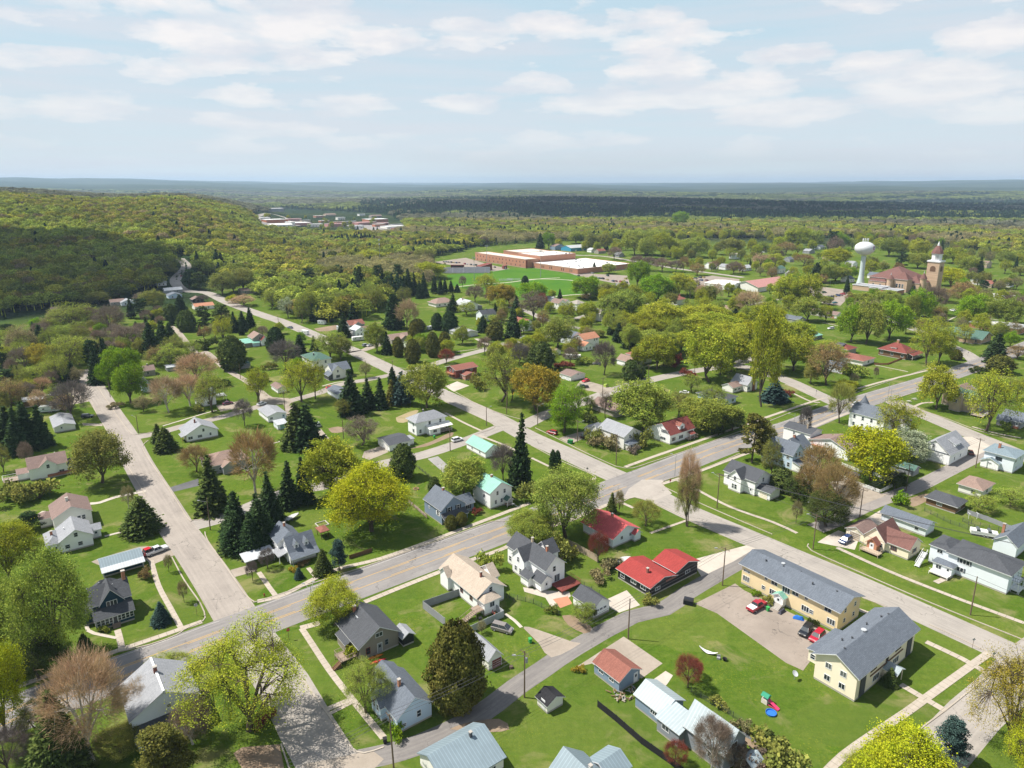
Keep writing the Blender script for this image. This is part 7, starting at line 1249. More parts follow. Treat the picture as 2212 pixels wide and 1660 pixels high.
def person(t,px,rz,top,trousers,label):
 p=G(t,*px);r=empty('person',p,math.radians(rz));tag(r,label,'person')
 def skin(nm,joints,edges,mat):
  me=bpy.data.meshes.new(nm);me.from_pydata([j[:3]for j in joints],edges,[]);o=link(nm,me,r);s=o.modifiers.new('s','SKIN')
  for i,j in enumerate(joints):me.skin_vertices[0].data[i].radius=(j[3],j[3]if len(j)<5 else j[4])
  me.skin_vertices[0].data[0].use_root=True;me.materials.append(mat)
  s.use_smooth_shade=True;o.modifiers.new('u','SUBSURF').render_levels=1;return o
 J=[(0,0,.92,.15,.11),(0,0,1.15,.14,.10),(0,0,1.38,.17,.11),(0,0,1.48,.06),(0,.01,1.56,.08,.09),(0,.01,1.68,.085,.095),(-.2,0,1.40,.055),(-.30,.05,1.12,.045),(-.26,.22,.95,.035),(.2,0,1.40,.055),(.31,.03,1.12,.045),(.27,.2,.95,.035),(-.1,0,.85,.09),(-.12,.04,.48,.06),(-.12,0,.08,.04),(-.12,.12,.04,.04),(.1,0,.85,.09),(.13,.06,.48,.06),(.14,-.04,.08,.04),(.14,.08,.04,.04)]
 E=[(0,1),(1,2),(2,3),(3,4),(4,5),(2,6),(6,7),(7,8),(2,9),(9,10),(10,11),(0,12),(12,13),(13,14),(14,15),(0,16),(16,17),(17,18),(18,19)]
 skin('body',J,E,flat_mat('skin',(.45,.26,.18)))
 g=[(0,0,.95,.17,.13),(0,0,1.15,.16,.12),(0,0,1.38,.185,.125),(-.21,0,1.40,.07),(-.27,.03,1.2,.06),(.21,0,1.40,.07),(.27,.02,1.2,.06)]
 skin('shirt',g,[(0,1),(1,2),(2,3),(3,4),(2,5),(5,6)],flat_mat('shirt_%d'%int(top[0]*100),top))
 q=[(0,0,.9,.165,.125),(-.1,0,.82,.105),(-.12,.04,.48,.08),(-.12,0,.14,.06),(.1,0,.82,.105),(.13,.06,.48,.08),(.14,-.04,.14,.06)]
 skin('trousers',q,[(0,1),(1,2),(2,3),(0,4),(4,5),(5,6)],flat_mat('trousers_%d'%int(trousers[2]*100),trousers))
 m=MB();m.lathe([(.02,1.80),(.07,1.78),(.105,1.70),(.10,1.60),(.06,1.5)],12,(0,-.015));m.obj('hair',[flat_mat('hair_dark',(.04,.025,.02))],r,True)
person('B2',(1288,645),120,(.7,.12,.25),(.03,.03,.05),'person in a pink top standing in the fenced yard');person('B2',(1302,655),60,(.6,.07,.05),(.04,.05,.1),'person in a red top beside the person in pink')
def at_S(x,y):return G('S',x,y)
e=empty('grandstand',at_S(160,360),math.radians(2));tag(e,'grey tiered grandstand with red press box at the sports field','grandstand');m=MB()
for k in range(12):m.box(-6,1.0+k*.85,0,46,1.85+k*.85,.6+k*.42)
m.obj('tiers',[lin_mat('plain','lgrey')],e)
for x in(4,16,28,40):m=MB();[m.box(x,.9+k*.85,.6+k*.42,x+.8,1.9+k*.85,.78+k*.42)for k in range(12)];m.obj('aisle',[lin_mat('plain','silver')],e)
m=MB();m.box(2,11.4,4.4,17,14.0,8.0);m.obj('press_box',[lin_mat('plain','maroon')],e);m=MB();m.box(3,11.3,6.0,16,11.36,7.2);m.obj('windows',[glass_mat()],e);m=MB();m.box(17.5,11.2,4.6,46,11.35,5.8);m.box(-6,11.2,4.6,1.5,11.35,5.8);m.obj('railing',[lin_mat('plain','silver')],e);LAND.append(('grandstand',Vector((e.location.x+15,e.location.y+6,0)),e));FOOT.append((e.location.x+20,e.location.y+6,28))
b=B('building','concession_building','red stadium building','red flat sloped stadium building beside the grandstand','S',(505,335),18,(455,325));b.ly=9;b.vol(5.0,'sh',2.6,'maroon','maroon',low='L',tr='trim',lx=16,ly=9);b.win('F',3.6,[.5],4.0,1.6,'triple');b.door('F',.8)
b=B('building','ticket_booth','small red booth','small red booth between the red stadium building and the school','S',(755,315),4.5,4);b.vol(3.6,'sh',1.0,'maroon','maroon',low='L',lx=4.5,ly=4);b.door('F',.4)
for x,y,lab in((775,440,'silver bleachers beside the running path, left set'),(860,435,'silver bleachers beside the running path, right set')):
 p=at_S(x,y);e=empty('bleachers',p,math.radians(8));tag(e,lab,'bleachers');m=MB();[m.box(-7,k*.7,.35+k*.35,7,k*.7+.35,.42+k*.35)for k in range(5)];m.obj('benches',[lin_mat('plain','silver')],e);m=MB();[m.tube((x_,0,0),(x_,3,1.9),.06,.06,4)or m.tube((x_,3,1.9),(x_,3,0),.06,.06,4)for x_ in(-6,-2,2,6)];m.obj('support_frame',[lin_mat('plain','lgrey')],e)
for t,px,h,lab in(('S',(436,440),24,'floodlight mast in front of the grandstand'),('S',(1146,400),28,'floodlight mast before the red school pylon'),('S',(570,300),26,'floodlight mast near the long school wing')):
 p=G(t,*px);e=empty('floodlight_mast',p,0);tag(e,lab,'floodlight');m=MB();m.tube((0,0,0),(0,0,h),.32,.18,8);m.obj('mast',[LM],e);m=MB();[m.box(-1.8+i*.95,-.2,h-.4-j*1.0,-1.1+i*.95,.2,h+.2-j*1.0)for i in range(4)for j in range(2)];m.obj('lamp_heads',[lin_mat('plain','silver')],e)
p=G('T2',(1055),1010);e=empty('radio_mast',G('T2',1052,900),0);tag(e,'slender radio mast with white dishes above the wood','mast');m=MB();m.tube((0,0,0),(0,0,34),.3,.15,6);m.obj('mast',[LM],e);m=MB();m.tube((0,-.3,33),(0,.3,33),1.0,1.0,12,0,True);m.tube((0,-.3,28),(0,.3,28),.9,.9,12,0,True);m.obj('dishes',[lin_mat('plain','trim')],e)
def leaf_quads(P,size,rng,up=.35,elong=1.0,dirs=None,jitter=.25):
 n=len(P);N=rng.normal(size=(n,3));N[:,2]=np.abs(N[:,2])+up
 N/=np.linalg.norm(N,axis=1)[:,None]
 A=rng.normal(size=(n,3))if dirs is None else dirs+rng.normal(size=(n,3))*.25
 A-=N*np.sum(A*N,1)[:,None]*(1 if dirs is None else .0);A/=np.linalg.norm(A,axis=1)[:,None]+1e-9
 Bv=np.cross(N,A);Bv/=np.linalg.norm(Bv,axis=1)[:,None]+1e-9
 s=size*(1+jitter*rng.normal(size=n)).clip(.5,1.8);a=A*(s*elong)[:,None]/2;b=Bv*s[:,None]/2
 V=np.stack([P-a*.9-b*.55,P+a*.2-b,P+a,P-a*.1+b],1).reshape(-1,3)
 return V,np.arange(n*4).reshape(-1,4)
def skeleton(rng,H_,R,base,tips,flat=1.0,top=1.0,k1=7,k2=34):
 """limb skeleton filling an ellipsoid; returns segments and tip points"""
 c=np.array([0,0,base+(H_-base)*.5]);ax=np.array([R,R,(H_-base)*.5])
 def sample(n,lo,hi):
  d=rng.normal(size=(n,3));d/=np.linalg.norm(d,axis=1)[:,None];d[:,2]=np.where(d[:,2]<-.7,-d[:,2]*.5,d[:,2])
  return c+d*ax*rng.uniform(lo,hi,n)[:,None]**.6
 seg=[];tr=np.array([0,0,base*.9]);lean=rng.normal(size=2)*R*.06;tr[:2]=lean
 seg.append((np.zeros(3),tr,1.0,.8));A=sample(k1,.18,.40);A[:,2]=base+(A[:,2]-base)*.8
 A=np.concatenate([A,[[lean[0],lean[1],base+(H_-base)*.62]]])
 for p in A:seg.append((tr,p,.55,.3))
 Bp=sample(k2,.42,.72)
 for p in Bp:q=A[np.argmin(np.linalg.norm((A-p)*[1,1,.7],axis=1)+(A[:,2]>p[2])*R*.5)];seg.append((q,p,.26,.13))
 Cp=sample(tips,.66,1.0)
 for p in Cp:q=Bp[np.argmin(np.linalg.norm(Bp-p,axis=1))];seg.append((q,p,.11,.035))
 return seg,Bp,Cp
def seg_mesh(seg,r,name,mats,tilt=None):
 mb=MB()
 for a,b,r0,r1 in seg:
  n=7 if r0>.5 else(5 if r0>.2 else 3)
  a=Vector(a);b=Vector(b);m=a.lerp(b,.5);m.z+=(b-a).length*.07 if r0<.9 else 0
  mb.tube(a,m,r0*r,(r0+r1)/2*r,n);mb.tube(m,b,(r0+r1)/2*r,r1*r,n)
 return mb.mesh(name,mats,True)
def make_leafy(seed,tips,per,leaf,cl,R=5.0,H_=12.0,base=2.6,mat=None,twig=0,lob=.25):
 rng=np.random.default_rng(seed);seg,Bp,Cp=skeleton(rng,H_,R,base,tips)
 c=np.array([0,0,base+(H_-base)*.5]);d=Cp-c;az=np.arctan2(d[:,1],d[:,0]);w=1+lob*(np.sin(az*3+seed)*.5+np.sin(d[:,2]*.9+az*2+seed*2)*.5)
 Cp2=c+d*w[:,None];off=rng.normal(size=(tips,per,3))*cl;off[:,:,2]*=.75
 k=rng.uniform(.6,1.35,tips);P=(Cp2[:,None]+off*k[:,None,None]).reshape(-1,3);P=P[P[:,2]>base*.6]
 V,Q=leaf_quads(P,leaf,rng);crown=np_mesh('crown',V,Q,[mat or M_LEAF])
 for s in seg[-tips:]:pass
 seg=seg[:-tips]+[(s[0],tuple(q),s[2],s[3])for s,q in zip(seg[-tips:],Cp2)]
 return crown,seg_mesh(seg,.34,'trunk',[M_BARK])
def make_bare(seed,tips=150,twigs=22,R=4.5,H_=11.0,base=2.4,bark=None,L=1.1,w=.045,buds=0):
 rng=np.random.default_rng(seed);seg,Bp,Cp=skeleton(rng,H_,R,base,tips,k2=40)
 c=np.array([0,0,base+(H_-base)*.35]);n=tips*twigs;i=rng.integers(0,tips,n);t=rng.uniform(.25,1.15,n)[:,None]
 par=np.array([s[0]for s in seg[-tips:]]);P=par[i]*(1-t)+Cp[i]*t+rng.normal(size=(n,3))*.38
 D=P-c;D/=np.linalg.norm(D,axis=1)[:,None]+1e-6;D+=rng.normal(size=(n,3))*.45;D[:,2]+=.25;D/=np.linalg.norm(D,axis=1)[:,None]
 S=np.cross(D,rng.normal(size=(n,3)));S/=np.linalg.norm(S,axis=1)[:,None];l=L*rng.uniform(.5,1.3,n)[:,None]
 V=np.stack([P-S*w,P+S*w,P+D*l+S*w*.35,P+D*l-S*w*.35],1).reshape(-1,3);Q=np.arange(n*4).reshape(-1,4)
 return np_mesh('crown',V,Q,[M_TWIG]),seg_mesh(seg,.26,'trunk',[bark or M_BARK])
def make_spruce(seed,H_=12.0,R=2.7,n=2600,base=.6,pw=.85,fine=1):
 rng=np.random.default_rng(seed);mb=MB();mb.tube((0,0,-.3),(0,0,H_*.97),.2,.03,7);trunk=mb.mesh('trunk',[M_BARK],True)
 nw=int(H_*2.3*fine**.5);P=[];Dd=[]
 for k in range(nw):
  t=(k+rng.uniform(-.3,.3))/nw;z=base+(H_-base)*t;r=R*max(.03,(1-t))**pw*rng.uniform(.82,1.12);nb=int(max(5,int(13*(1-t)+4))*fine**.6);a0=rng.uniform(0,6.28)
  for j in range(nb):
   a=a0+j*6.283/nb+rng.normal()*.12;rb=r*rng.uniform(.78,1.12);m=max(3,int(rb*7))
   s=np.linspace(.12,1,m);x=np.cos(a)*rb*s;y=np.sin(a)*rb*s;zz=z-rb*.34*s**1.3+rb*.10*s**3
   q=np.stack([x,y,zz],1);P.append(q+rng.normal(size=q.shape)*.07);Dd.append(np.tile([np.cos(a),np.sin(a),-.25],(m,1)))
 P=np.concatenate(P);Dd=np.concatenate(Dd);P=np.concatenate([P,P+rng.normal(size=P.shape)*.16]);Dd=np.concatenate([Dd,Dd+rng.normal(size=Dd.shape)*.6])
 V,Q=leaf_quads(P,.42/fine**.6,rng,up=.55,elong=1.25,dirs=Dd);return np_mesh('crown',V,Q,[M_NEEDLE]),trunk
def make_pine(seed,H_=12.0,R=3.6,nt=46,per=70,lf=.40):
 rng=np.random.default_rng(seed);seg=[(np.zeros(3),np.array([0,0,H_*.93]),.9,.2)];P=[]
 for k in range(nt):
  t=rng.uniform(.16,1.0);z=H_*t;rr=R*(1-t*.75)**.7*rng.uniform(.35,1.05)*(1 if t>.25 else .8);a=rng.uniform(0,6.28);c=np.array([math.cos(a)*rr,math.sin(a)*rr,z+rr*.12]);seg.append((np.array([0,0,z*.93]),c,.22,.06))
  q=rng.normal(size=(per,3));q/=np.linalg.norm(q,axis=1)[:,None];q*=rng.uniform(.5,1,per)[:,None];P.append(c+q*np.array([1.15,1.15,.62])*rng.uniform(.7,1.15))
 P=np.concatenate(P);V,Q=leaf_quads(P,lf,rng,up=.3,elong=1.2);return np_mesh('crown',V,Q,[M_NEEDLE]),seg_mesh(seg,.26,'trunk',[M_BARK])
def make_cedar(seed,H_=9.0,R=3.0,n=5200,pw=.55,col=False,lf=.36):
 rng=np.random.default_rng(seed);t=rng.beta(1.25,1.5,n);a=rng.uniform(0,6.283,n);pr=(np.sin(np.pi*np.clip(t*.86+.10,0,1))**pw)*(1-.25*t)
 if col:pr=(1-t**3.2)**.7*(.6+.4*np.minimum(1,t*5))
 lob=1+.10*np.sin(a*5+t*9+seed)+.08*np.sin(a*9-t*14)+.06*np.sin(t*31+a*3);r=R*pr*lob*rng.uniform(.80,1.03,n)
 P=np.stack([np.cos(a)*r,np.sin(a)*r,t*H_+.15],1);P+=rng.normal(size=P.shape)*.10
 D=np.stack([np.cos(a)*.5,np.sin(a)*.5,np.ones(n)],1);N=np.stack([np.cos(a),np.sin(a),np.full(n,.3)],1)+rng.normal(size=(n,3))*.55;N/=np.linalg.norm(N,axis=1)[:,None]
 A=D+rng.normal(size=(n,3))*.35;A-=N*np.sum(A*N,1)[:,None];A/=np.linalg.norm(A,axis=1)[:,None];Bv=np.cross(N,A);s=lf*rng.uniform(.6,1.3,n)[:,None]
 V=np.stack([P-A*s*.6,P+Bv*s*.45,P+A*s*.8,P-Bv*s*.45],1).reshape(-1,3);mb=MB();mb.tube((0,0,-.3),(0,0,H_*.8),.22,.08,7)
 ni=900;ti=rng.uniform(.05,.9,ni);ai=rng.uniform(0,6.28,ni);ri=R*.6*(np.sin(np.pi*np.clip(ti*.86+.1,0,1))**pw)*rng.uniform(.3,1,ni);Pi=np.stack([np.cos(ai)*ri,np.sin(ai)*ri,ti*H_],1);Vi,Qi=leaf_quads(Pi,.9,rng)
 V=np.concatenate([V,Vi]);Q=np.arange(len(V)).reshape(-1,4);return np_mesh('crown',V,Q,[M_NEEDLE]),mb.mesh('trunk',[M_BARK],True)
def make_shrub(seed,n=1500,sparse=False):
 rng=np.random.default_rng(seed);d=rng.normal(size=(n,3));d/=np.linalg.norm(d,axis=1)[:,None];d[:,2]=np.abs(d[:,2]);cs=rng.normal(size=(9,3))*[.8,.8,.25]+[0,0,.5];i=rng.integers(0,9,n)
 P=cs[i]+d*rng.uniform(.35,1.0,n)[:,None]*rng.uniform(.7,1.1,9)[i][:,None];P[:,2]=np.abs(P[:,2])+.05;V,Q=leaf_quads(P,.26 if not sparse else .15,rng)
 mb=MB();[mb.tube((0,0,0),(rng.normal()*.7,rng.normal()*.7,1.2),.05,.02,4)for _ in range(7)];return np_mesh('crown',V,Q,[M_LEAF]),mb.mesh('stem',[M_BARK])
BIG={'a':[make_cedar(65,n=20000,lf=.19),make_cedar(66,n=20000,lf=.19)],'p':[make_pine(55,nt=80,per=190,lf=.21),make_pine(56,nt=80,per=190,lf=.21)],'c':[make_spruce(46,fine=2.4),make_spruce(47,R=2.4,base=1.2,pw=.7,fine=2.4),make_spruce(48,R=3.0,pw=1.0,fine=2.4)],'m':[make_leafy(s,430,92,.160,.50,base=1.8,lob=.24)for s in(5,6)],'s':[make_leafy(s,480,74,.105,.42,base=2.0,lob=.34)for s in(15,16)],'r':[make_bare(s,240,60,bark=M_BIRCH,R=4.2,L=.7,w=.018)for s in(35,36)],'b':[make_bare(s,240,55,L=.6,w=.018)for s in(25,)]}
LIB={'m':('leafy_tree',[make_leafy(s,260,66,.27,.56,base=1.7,lob=.28)for s in(1,2,3,4)],12.3,11.2,'leafy tree'),'s':('budding_tree',[make_leafy(s,300,34,.20,.50,base=2.0,lob=.34)for s in(11,12,13,14)],12.3,11.2,'thinly leaved tree'),'b':('bare_tree',[make_bare(s)for s in(21,22,23)],11.6,10.2,'bare branched tree'),'r':('birch_tree',[make_bare(s,130,26,bark=M_BIRCH,R=4.2,L=1.2)for s in(31,32)],11.6,9.8,'pale barked birch'),'c':('spruce_tree',[make_spruce(41),make_spruce(42,R=2.3,base=1.4,pw=.7,n=1),make_spruce(43,R=3.0,pw=1.0),make_spruce(44,R=2.6,base=.9,pw=.62),make_spruce(45,R=2.9,base=.3,pw=1.15)],12.0,5.4,'spruce'),'p':('pine_tree',[make_pine(s)for s in(51,52,53)],12.2,8.0,'pine'),'a':('cedar_tree',[make_cedar(s)for s in(61,62,63)],9.2,6.2,'dense rounded cedar'),'t':('column_cedar',[make_cedar(71,6.0,.95,2600,.5,True)],6.2,2.0,'narrow columnar cedar'),'k':('shrub',[make_shrub(s)for s in(81,82,83)],2.0,3.4,'rounded shrub')}
TONE={'y':(.37,.41,.055),'Y':(.42,.45,.04),'g':(.31,.37,.075),'G':(.23,.37,.035),'o':(.27,.285,.075),'n':(.33,.245,.11),'O':(.42,.34,.06),'d':(.085,.115,.034),'D':(.042,.070,.028),'t':(.50,.365,.225),'q':(.24,.19,.145),'x':(.17,.15,.135),'r':(.26,.085,.06),'B':(.050,.085,.075),'f':(.42,.46,.30),'c':(.115,.115,.03),'l':(.30,.36,.08),'h':(.33,.30,.15)}
TWORD={'y':'yellow green','Y':'bright yellow','g':'light green','G':'bright green','o':'olive green','n':'orange brown','O':'golden orange','d':'dark green','D':'very dark','t':'tan','q':'grey brown','x':'dark grey','r':'reddish','B':'blue green','f':'pale blossoming','c':'dark olive','l':'pale lime','h':'straw coloured'}
TR=random.Random(77);TREES=[]
def tree(kind,tone,p,h,w,label=None,group=None,colvar=.12):
 nm,ms,nh,nw,dsc=LIB[kind];ms=BIG[kind]if kind in BIG and p.y<190 else ms;cr,tk=ms[TR.randrange(len(ms))];nm='maple_tree' if kind=='m' and tone in 'yYO' else nm;r=empty(nm,p,TR.uniform(0,6.28));r.scale=(w/nw,w/nw,h/nh);r.rotation_euler[0]=TR.uniform(-.035,.035);r.rotation_euler[1]=TR.uniform(-.035,.035)
 c=link('crown',cr,r);t=link('trunk' if kind!='k' else 'stem',tk,r);base=TONE[tone];v=1+TR.uniform(-colvar,colvar);hshift=TR.uniform(-.06,.06)
 c.color=(max(0,base[0]*v*(1+hshift)),base[1]*v,base[2]*v,1)
 sz='tall' if h>13 else('small' if h<5 else '');d=' '.join(q for q in(sz,TWORD[tone],dsc)if q)
 TREES.append((p.x,p.y,w/2))
 cat='shrub' if kind=='k' else 'tree'
 if label:tag(r,label,cat,group)
 else:
  lab=rel_label(d,p)
  if lab is None:lab=rel_label(('broad ' if w>h*.8 else 'slender ')+d,p)
  if lab is None:lab=rel_label(('full crowned ' if w>h*.7 else 'half grown ')+('' if sz else 'middling ')+d,p)or('%s near the %s'%(d,LAND[min(range(len(LAND)),key=lambda i:(LAND[i][1]-p).length)][0]))
  tag(r,lab,cat,group or('shrubs in the yards' if kind=='k' else '%ss of the town'%nm.replace('_',' ')))
 return r
def T(t,rows):
 for row in rows:
  kind,tone,x,y,top,w=row[:6];p=G(t,x,y);k=scale_at(p)*TL[t][2];w=w*1.13 if kind in 'ms' else(w*1.2 if kind=='c' else w)
  vy=TL[t][1]+top/TL[t][2];lo,hi=.3,60
  for _ in range(24):
   m=(lo+hi)/2;q=PX(p.x,p.y+.0,p.z+m)[1]
   if q>vy:lo=m
   else:hi=m
  tree(kind,tone,p,max(.6,lo),max(.5,w/k),*(row[6:]))
T('B1',[('m','y',90,420,30,340),('m','g',395,955,230,440),('m','g',90,860,380,260),('m','Y',40,1480,820,330),('r','t',625,1620,890,560),('c','d',410,1700,1130,330),('p','c',1120,1800,1400,440),('s','y',1668,1405,760,700),('s','g',1140,1040,910,250),('r','q',1290,1500,1230,300),('c','B',1080,690,545,115),('c','d',565,850,760,85),('k','n',980,390,310,80),('c','B',2000,390,318,60),('c','d',2160,358,190,115),('b','x',1690,405,270,90),('b','x',1790,325,190,120),('b','h',1130,350,225,60),('b','h',1232,550,400,70),('k','r',1770,1350,1240,110),('b','x',60,1700,1400,330),('m','d',260,1060,800,300),('s','o',280,1500,1200,260),('k','O',1955,345,310,50),('k','g',690,745,700,60),('c','D',1580,205,-60,190),('c','D',1760,175,-150,200),('c','D',1690,225,-60,170),('b','t',960,1330,1060,260),('b','t',1270,1450,1270,200),('m','o',800,1560,1400,260),('k','n',2030,300,280,60),('m','g',-60,1000,500,300)])
T('B2',[('m','y',235,700,420,310),('a','c',1040,1240,690,420),('s','g',440,1290,950,290),('k','y',350,920,830,85),('k','g',1260,330,205,140),('m','g',1560,170,-60,290),('b','r',1990,285,70,160),('k','o',1750,270,110,160),('s','g',1890,690,560,160),('p','B',262,335,140,150),('k','G',640,1450,1360,90),('k','o',1690,620,560,60),('s','h',1215,760,670,60),('k','O',1870,1010,970,60)])
T('B3',[('b','r',810,1120,900,200),('r','q',965,1680,1310,290),('k','o',1440,1640,1490,280),('c','d',1345,1495,1400,110),('k','q',1220,1660,1540,200),('b','r',720,1640,1480,180),('b','q',1120,1680,1500,160),('k','d',150,650,570,70),('k','G',1265,505,470,45),('k','o',560,560,500,90),('k','h',300,330,250,120),('k','h',200,400,330,110),('b','r',850,1050,930,120),('k','d',1650,715,660,60),('k','o',1000,1240,1190,90),('k','h',1180,1400,1330,90)])
T('B4',[('s','O',2120,1560,890,480),('m','Y',1420,1990,1475,590),('p','B',1715,1620,1350,270),('s','Y',2250,1750,1350,360),('c','d',1310,1100,985,95),('s','y',1150,1850,1560,300),('k','o',510,560,510,60)])
T('M1',[('m','G',1085,580,250,240),('m','G',905,445,235,150),('m','G',1010,430,115,210),('m','G',1080,400,130,200),('c','D',805,420,110,120),('c','D',870,260,30,90),('p','D',765,300,60,150),('c','D',598,405,235,120),('m','O',365,320,90,190),('b','q',205,320,110,230),('s','g',300,430,270,240),('s','g',580,300,30,320),('s','g',480,420,190,210),('b','x',602,715,395,340),('s','n',90,640,390,230),('c','D',70,940,600,190),('c','D',240,960,560,210),('c','D',350,940,590,160),('c','D',150,1000,620,190),('c','D',10,900,620,160),('m','o',850,1240,810,380),('c','d',1312,900,750,100),('c','d',1382,975,780,170),('r','t',1400,655,350,270),('r','t',1580,605,335,290),('s','g',1760,655,320,230),('b','t',1650,430,160,360),('k','o',1640,655,585,85),('b','x',2030,770,540,160),('s','y',2150,570,290,190),('a','d',1930,300,20,240),('c','d',1770,1480,1020,260),('r','n',2120,1335,790,400),('b','n',1630,1150,930,270),('r','h',1070,1455,1260,110),('c','d',1180,1650,1355,290),('p','D',250,1640,1490,240),('k','o',150,1390,1230,230),('k','o',330,1370,1210,250),('c','D',1960,1720,1300,240),('b','q',230,1100,900,120),('m','Y',90,1720,1580,230),('s','o',30,1150,930,130),('b','x',560,200,60,170),('s','g',200,250,80,200),('s','g',1430,280,100,240),('s','o',1300,250,130,200),('c','D',1250,200,-40,130),('c','D',1420,130,-80,110),('p','D',30,330,80,120),('p','D',60,480,300,220),('s','g',1500,180,60,180),('k','d',1860,440,370,90),('s','h',1190,650,520,120),('k','h',960,620,570,90)])
T('M2',[('b','x',265,310,50,280),('a','D',190,170,-50,170),('c','D',385,200,10,130),('s','y',400,570,225,290),('s','y',515,545,225,170),('s','y',35,565,290,120),('s','g',640,210,-10,250),('m','o',725,215,30,180),('c','D',820,670,290,200),('c','D',955,625,370,130),('c','D',1055,625,365,110),('c','c',1150,590,385,120),('c','B',1225,590,320,170),('c','D',1155,420,280,80),('p','B',1300,600,320,130),('m','g',1440,620,240,320),('b','o',755,690,540,180),('s','q',900,930,690,250),('c','d',370,940,570,240),('c','D',450,950,590,250),('c','D',590,965,840,120),('m','y',660,1360,900,440),('m','Y',980,1640,1120,610),('a','d',1240,1200,920,230),('b','q',1165,1180,1060,100),('c','D',290,1440,1060,150),('c','D',410,1390,1025,120),('c','D',150,1580,1150,190),('c','D',60,1700,1320,220),('c','D',450,1420,1200,120),('m','g',1740,1350,1055,350),('a','d',1500,1335,1195,120),('b','x',2072,1235,915,220),('a','c',1640,1620,1510,115),('a','c',1730,1590,1485,105),('a','c',1205,195,30,105),('a','c',1320,245,50,145),('a','c',1490,195,-10,130),('a','c',1590,155,-15,125),('a','c',1335,100,-90,120),('c','D',1110,175,-20,85),('m','g',1025,155,-90,160),('b','r',1600,255,130,140),('k','o',1850,465,340,125),('s','g',2060,570,150,320),('k','r',1860,1500,1450,70),('m','o',620,1250,1120,160),('k','d',950,1150,1070,120),('s','h',930,370,240,90),('k','g',2150,80,30,60),('m','o',840,1480,1260,260),('k','o',130,300,240,90),('a','D',90,400,320,80)])
T('M3',[('m','O',250,650,275,350),('b','q',40,560,280,210),('a','d',280,310,70,240),('b','x',110,270,80,170),('b','x',805,345,60,220),('a','d',1020,395,220,150),('a','d',1090,370,260,130),('m','y',1245,300,20,270),('m','y',1675,405,-30,350),('m','y',1860,320,-20,260),('m','y',1770,340,60,200),('m','g',1130,800,395,420),('s','G',470,830,430,250),('m','G',480,820,600,200),('s','G',590,640,430,160),('m','g',1620,800,540,340),('m','g',1790,790,580,260),('s','g',1700,640,430,200),('s','o',1420,700,480,200),('p','c',2030,1070,680,310),('b','t',1500,1605,950,200),('s','o',1490,1600,1150,200),('c','d',866,1492,1320,85),('b','h',930,1510,1300,85),('b','o',1150,1600,1390,270),('m','l',485,1690,1140,490),('m','l',150,1700,1480,280),('t','D',377,1168,970,55),('t','D',417,1145,975,58),('k','o',210,1380,1215,170),('s','q',815,705,490,110),('s','o',690,645,530,90),('k','o',730,905,785,130),('k','h',830,945,830,160),('k','o',1110,935,790,150),('k','O',1010,950,885,75),('k','q',1040,990,930,90),('m','y',2110,612,-200,220),('s','g',1530,485,345,150),('k','r',1500,365,300,110),('k','r',1385,280,150,100),('c','D',110,1280,665,190),('k','g',640,260,190,100),('k','r',470,290,230,110),('k','g',640,700,630,90),('m','d',1870,810,640,180),('s','y',60,250,120,120),('k','d',1700,830,760,160),('s','o',2180,1200,880,160),('p','c',2110,990,720,180),('k','d',660,740,660,120)])
T('M4',[('c','B',140,560,385,210),('k','r',265,520,465,75),('m','y',300,310,10,290),('m','y',110,330,-60,230),('s','n',570,430,80,270),('m','y',740,470,390,160),('b','o',680,745,410,220),('m','y',1480,630,265,250),('s','y',1900,810,315,350),('s','y',1400,262,-80,220),('m','y',1500,250,-40,190),('a','c',1645,220,135,105),('c','D',1975,250,0,150),('a','c',2010,330,180,230),('s','y',1130,890,550,300),('m','Y',940,1220,780,440),('m','f',1250,1070,810,280),('r','n',500,1290,920,330),('b','n',620,1560,1060,400),('r','n',430,1400,1080,280),('m','d',570,1600,1330,330),('a','d',200,1300,1120,230),('m','d',340,1390,1200,220),('k','G',1190,1425,1305,110),('r','x',392,865,590,110),('b','h',320,1575,1380,100),('s','g',1850,1480,1340,220),('s','g',2100,1430,1290,220),('s','h',800,440,330,80),('k','g',780,360,240,130),('m','o',440,420,250,120),('s','y',2150,560,370,180),('k','g',1050,1000,900,120),('b','q',980,375,275,45),('k','n',690,1140,1090,60),('m','d',1140,1290,1150,170),('k','d',1830,330,270,90),('k','g',2050,790,730,80),('s','o',60,1040,870,160),('m','o',90,920,760,110)])
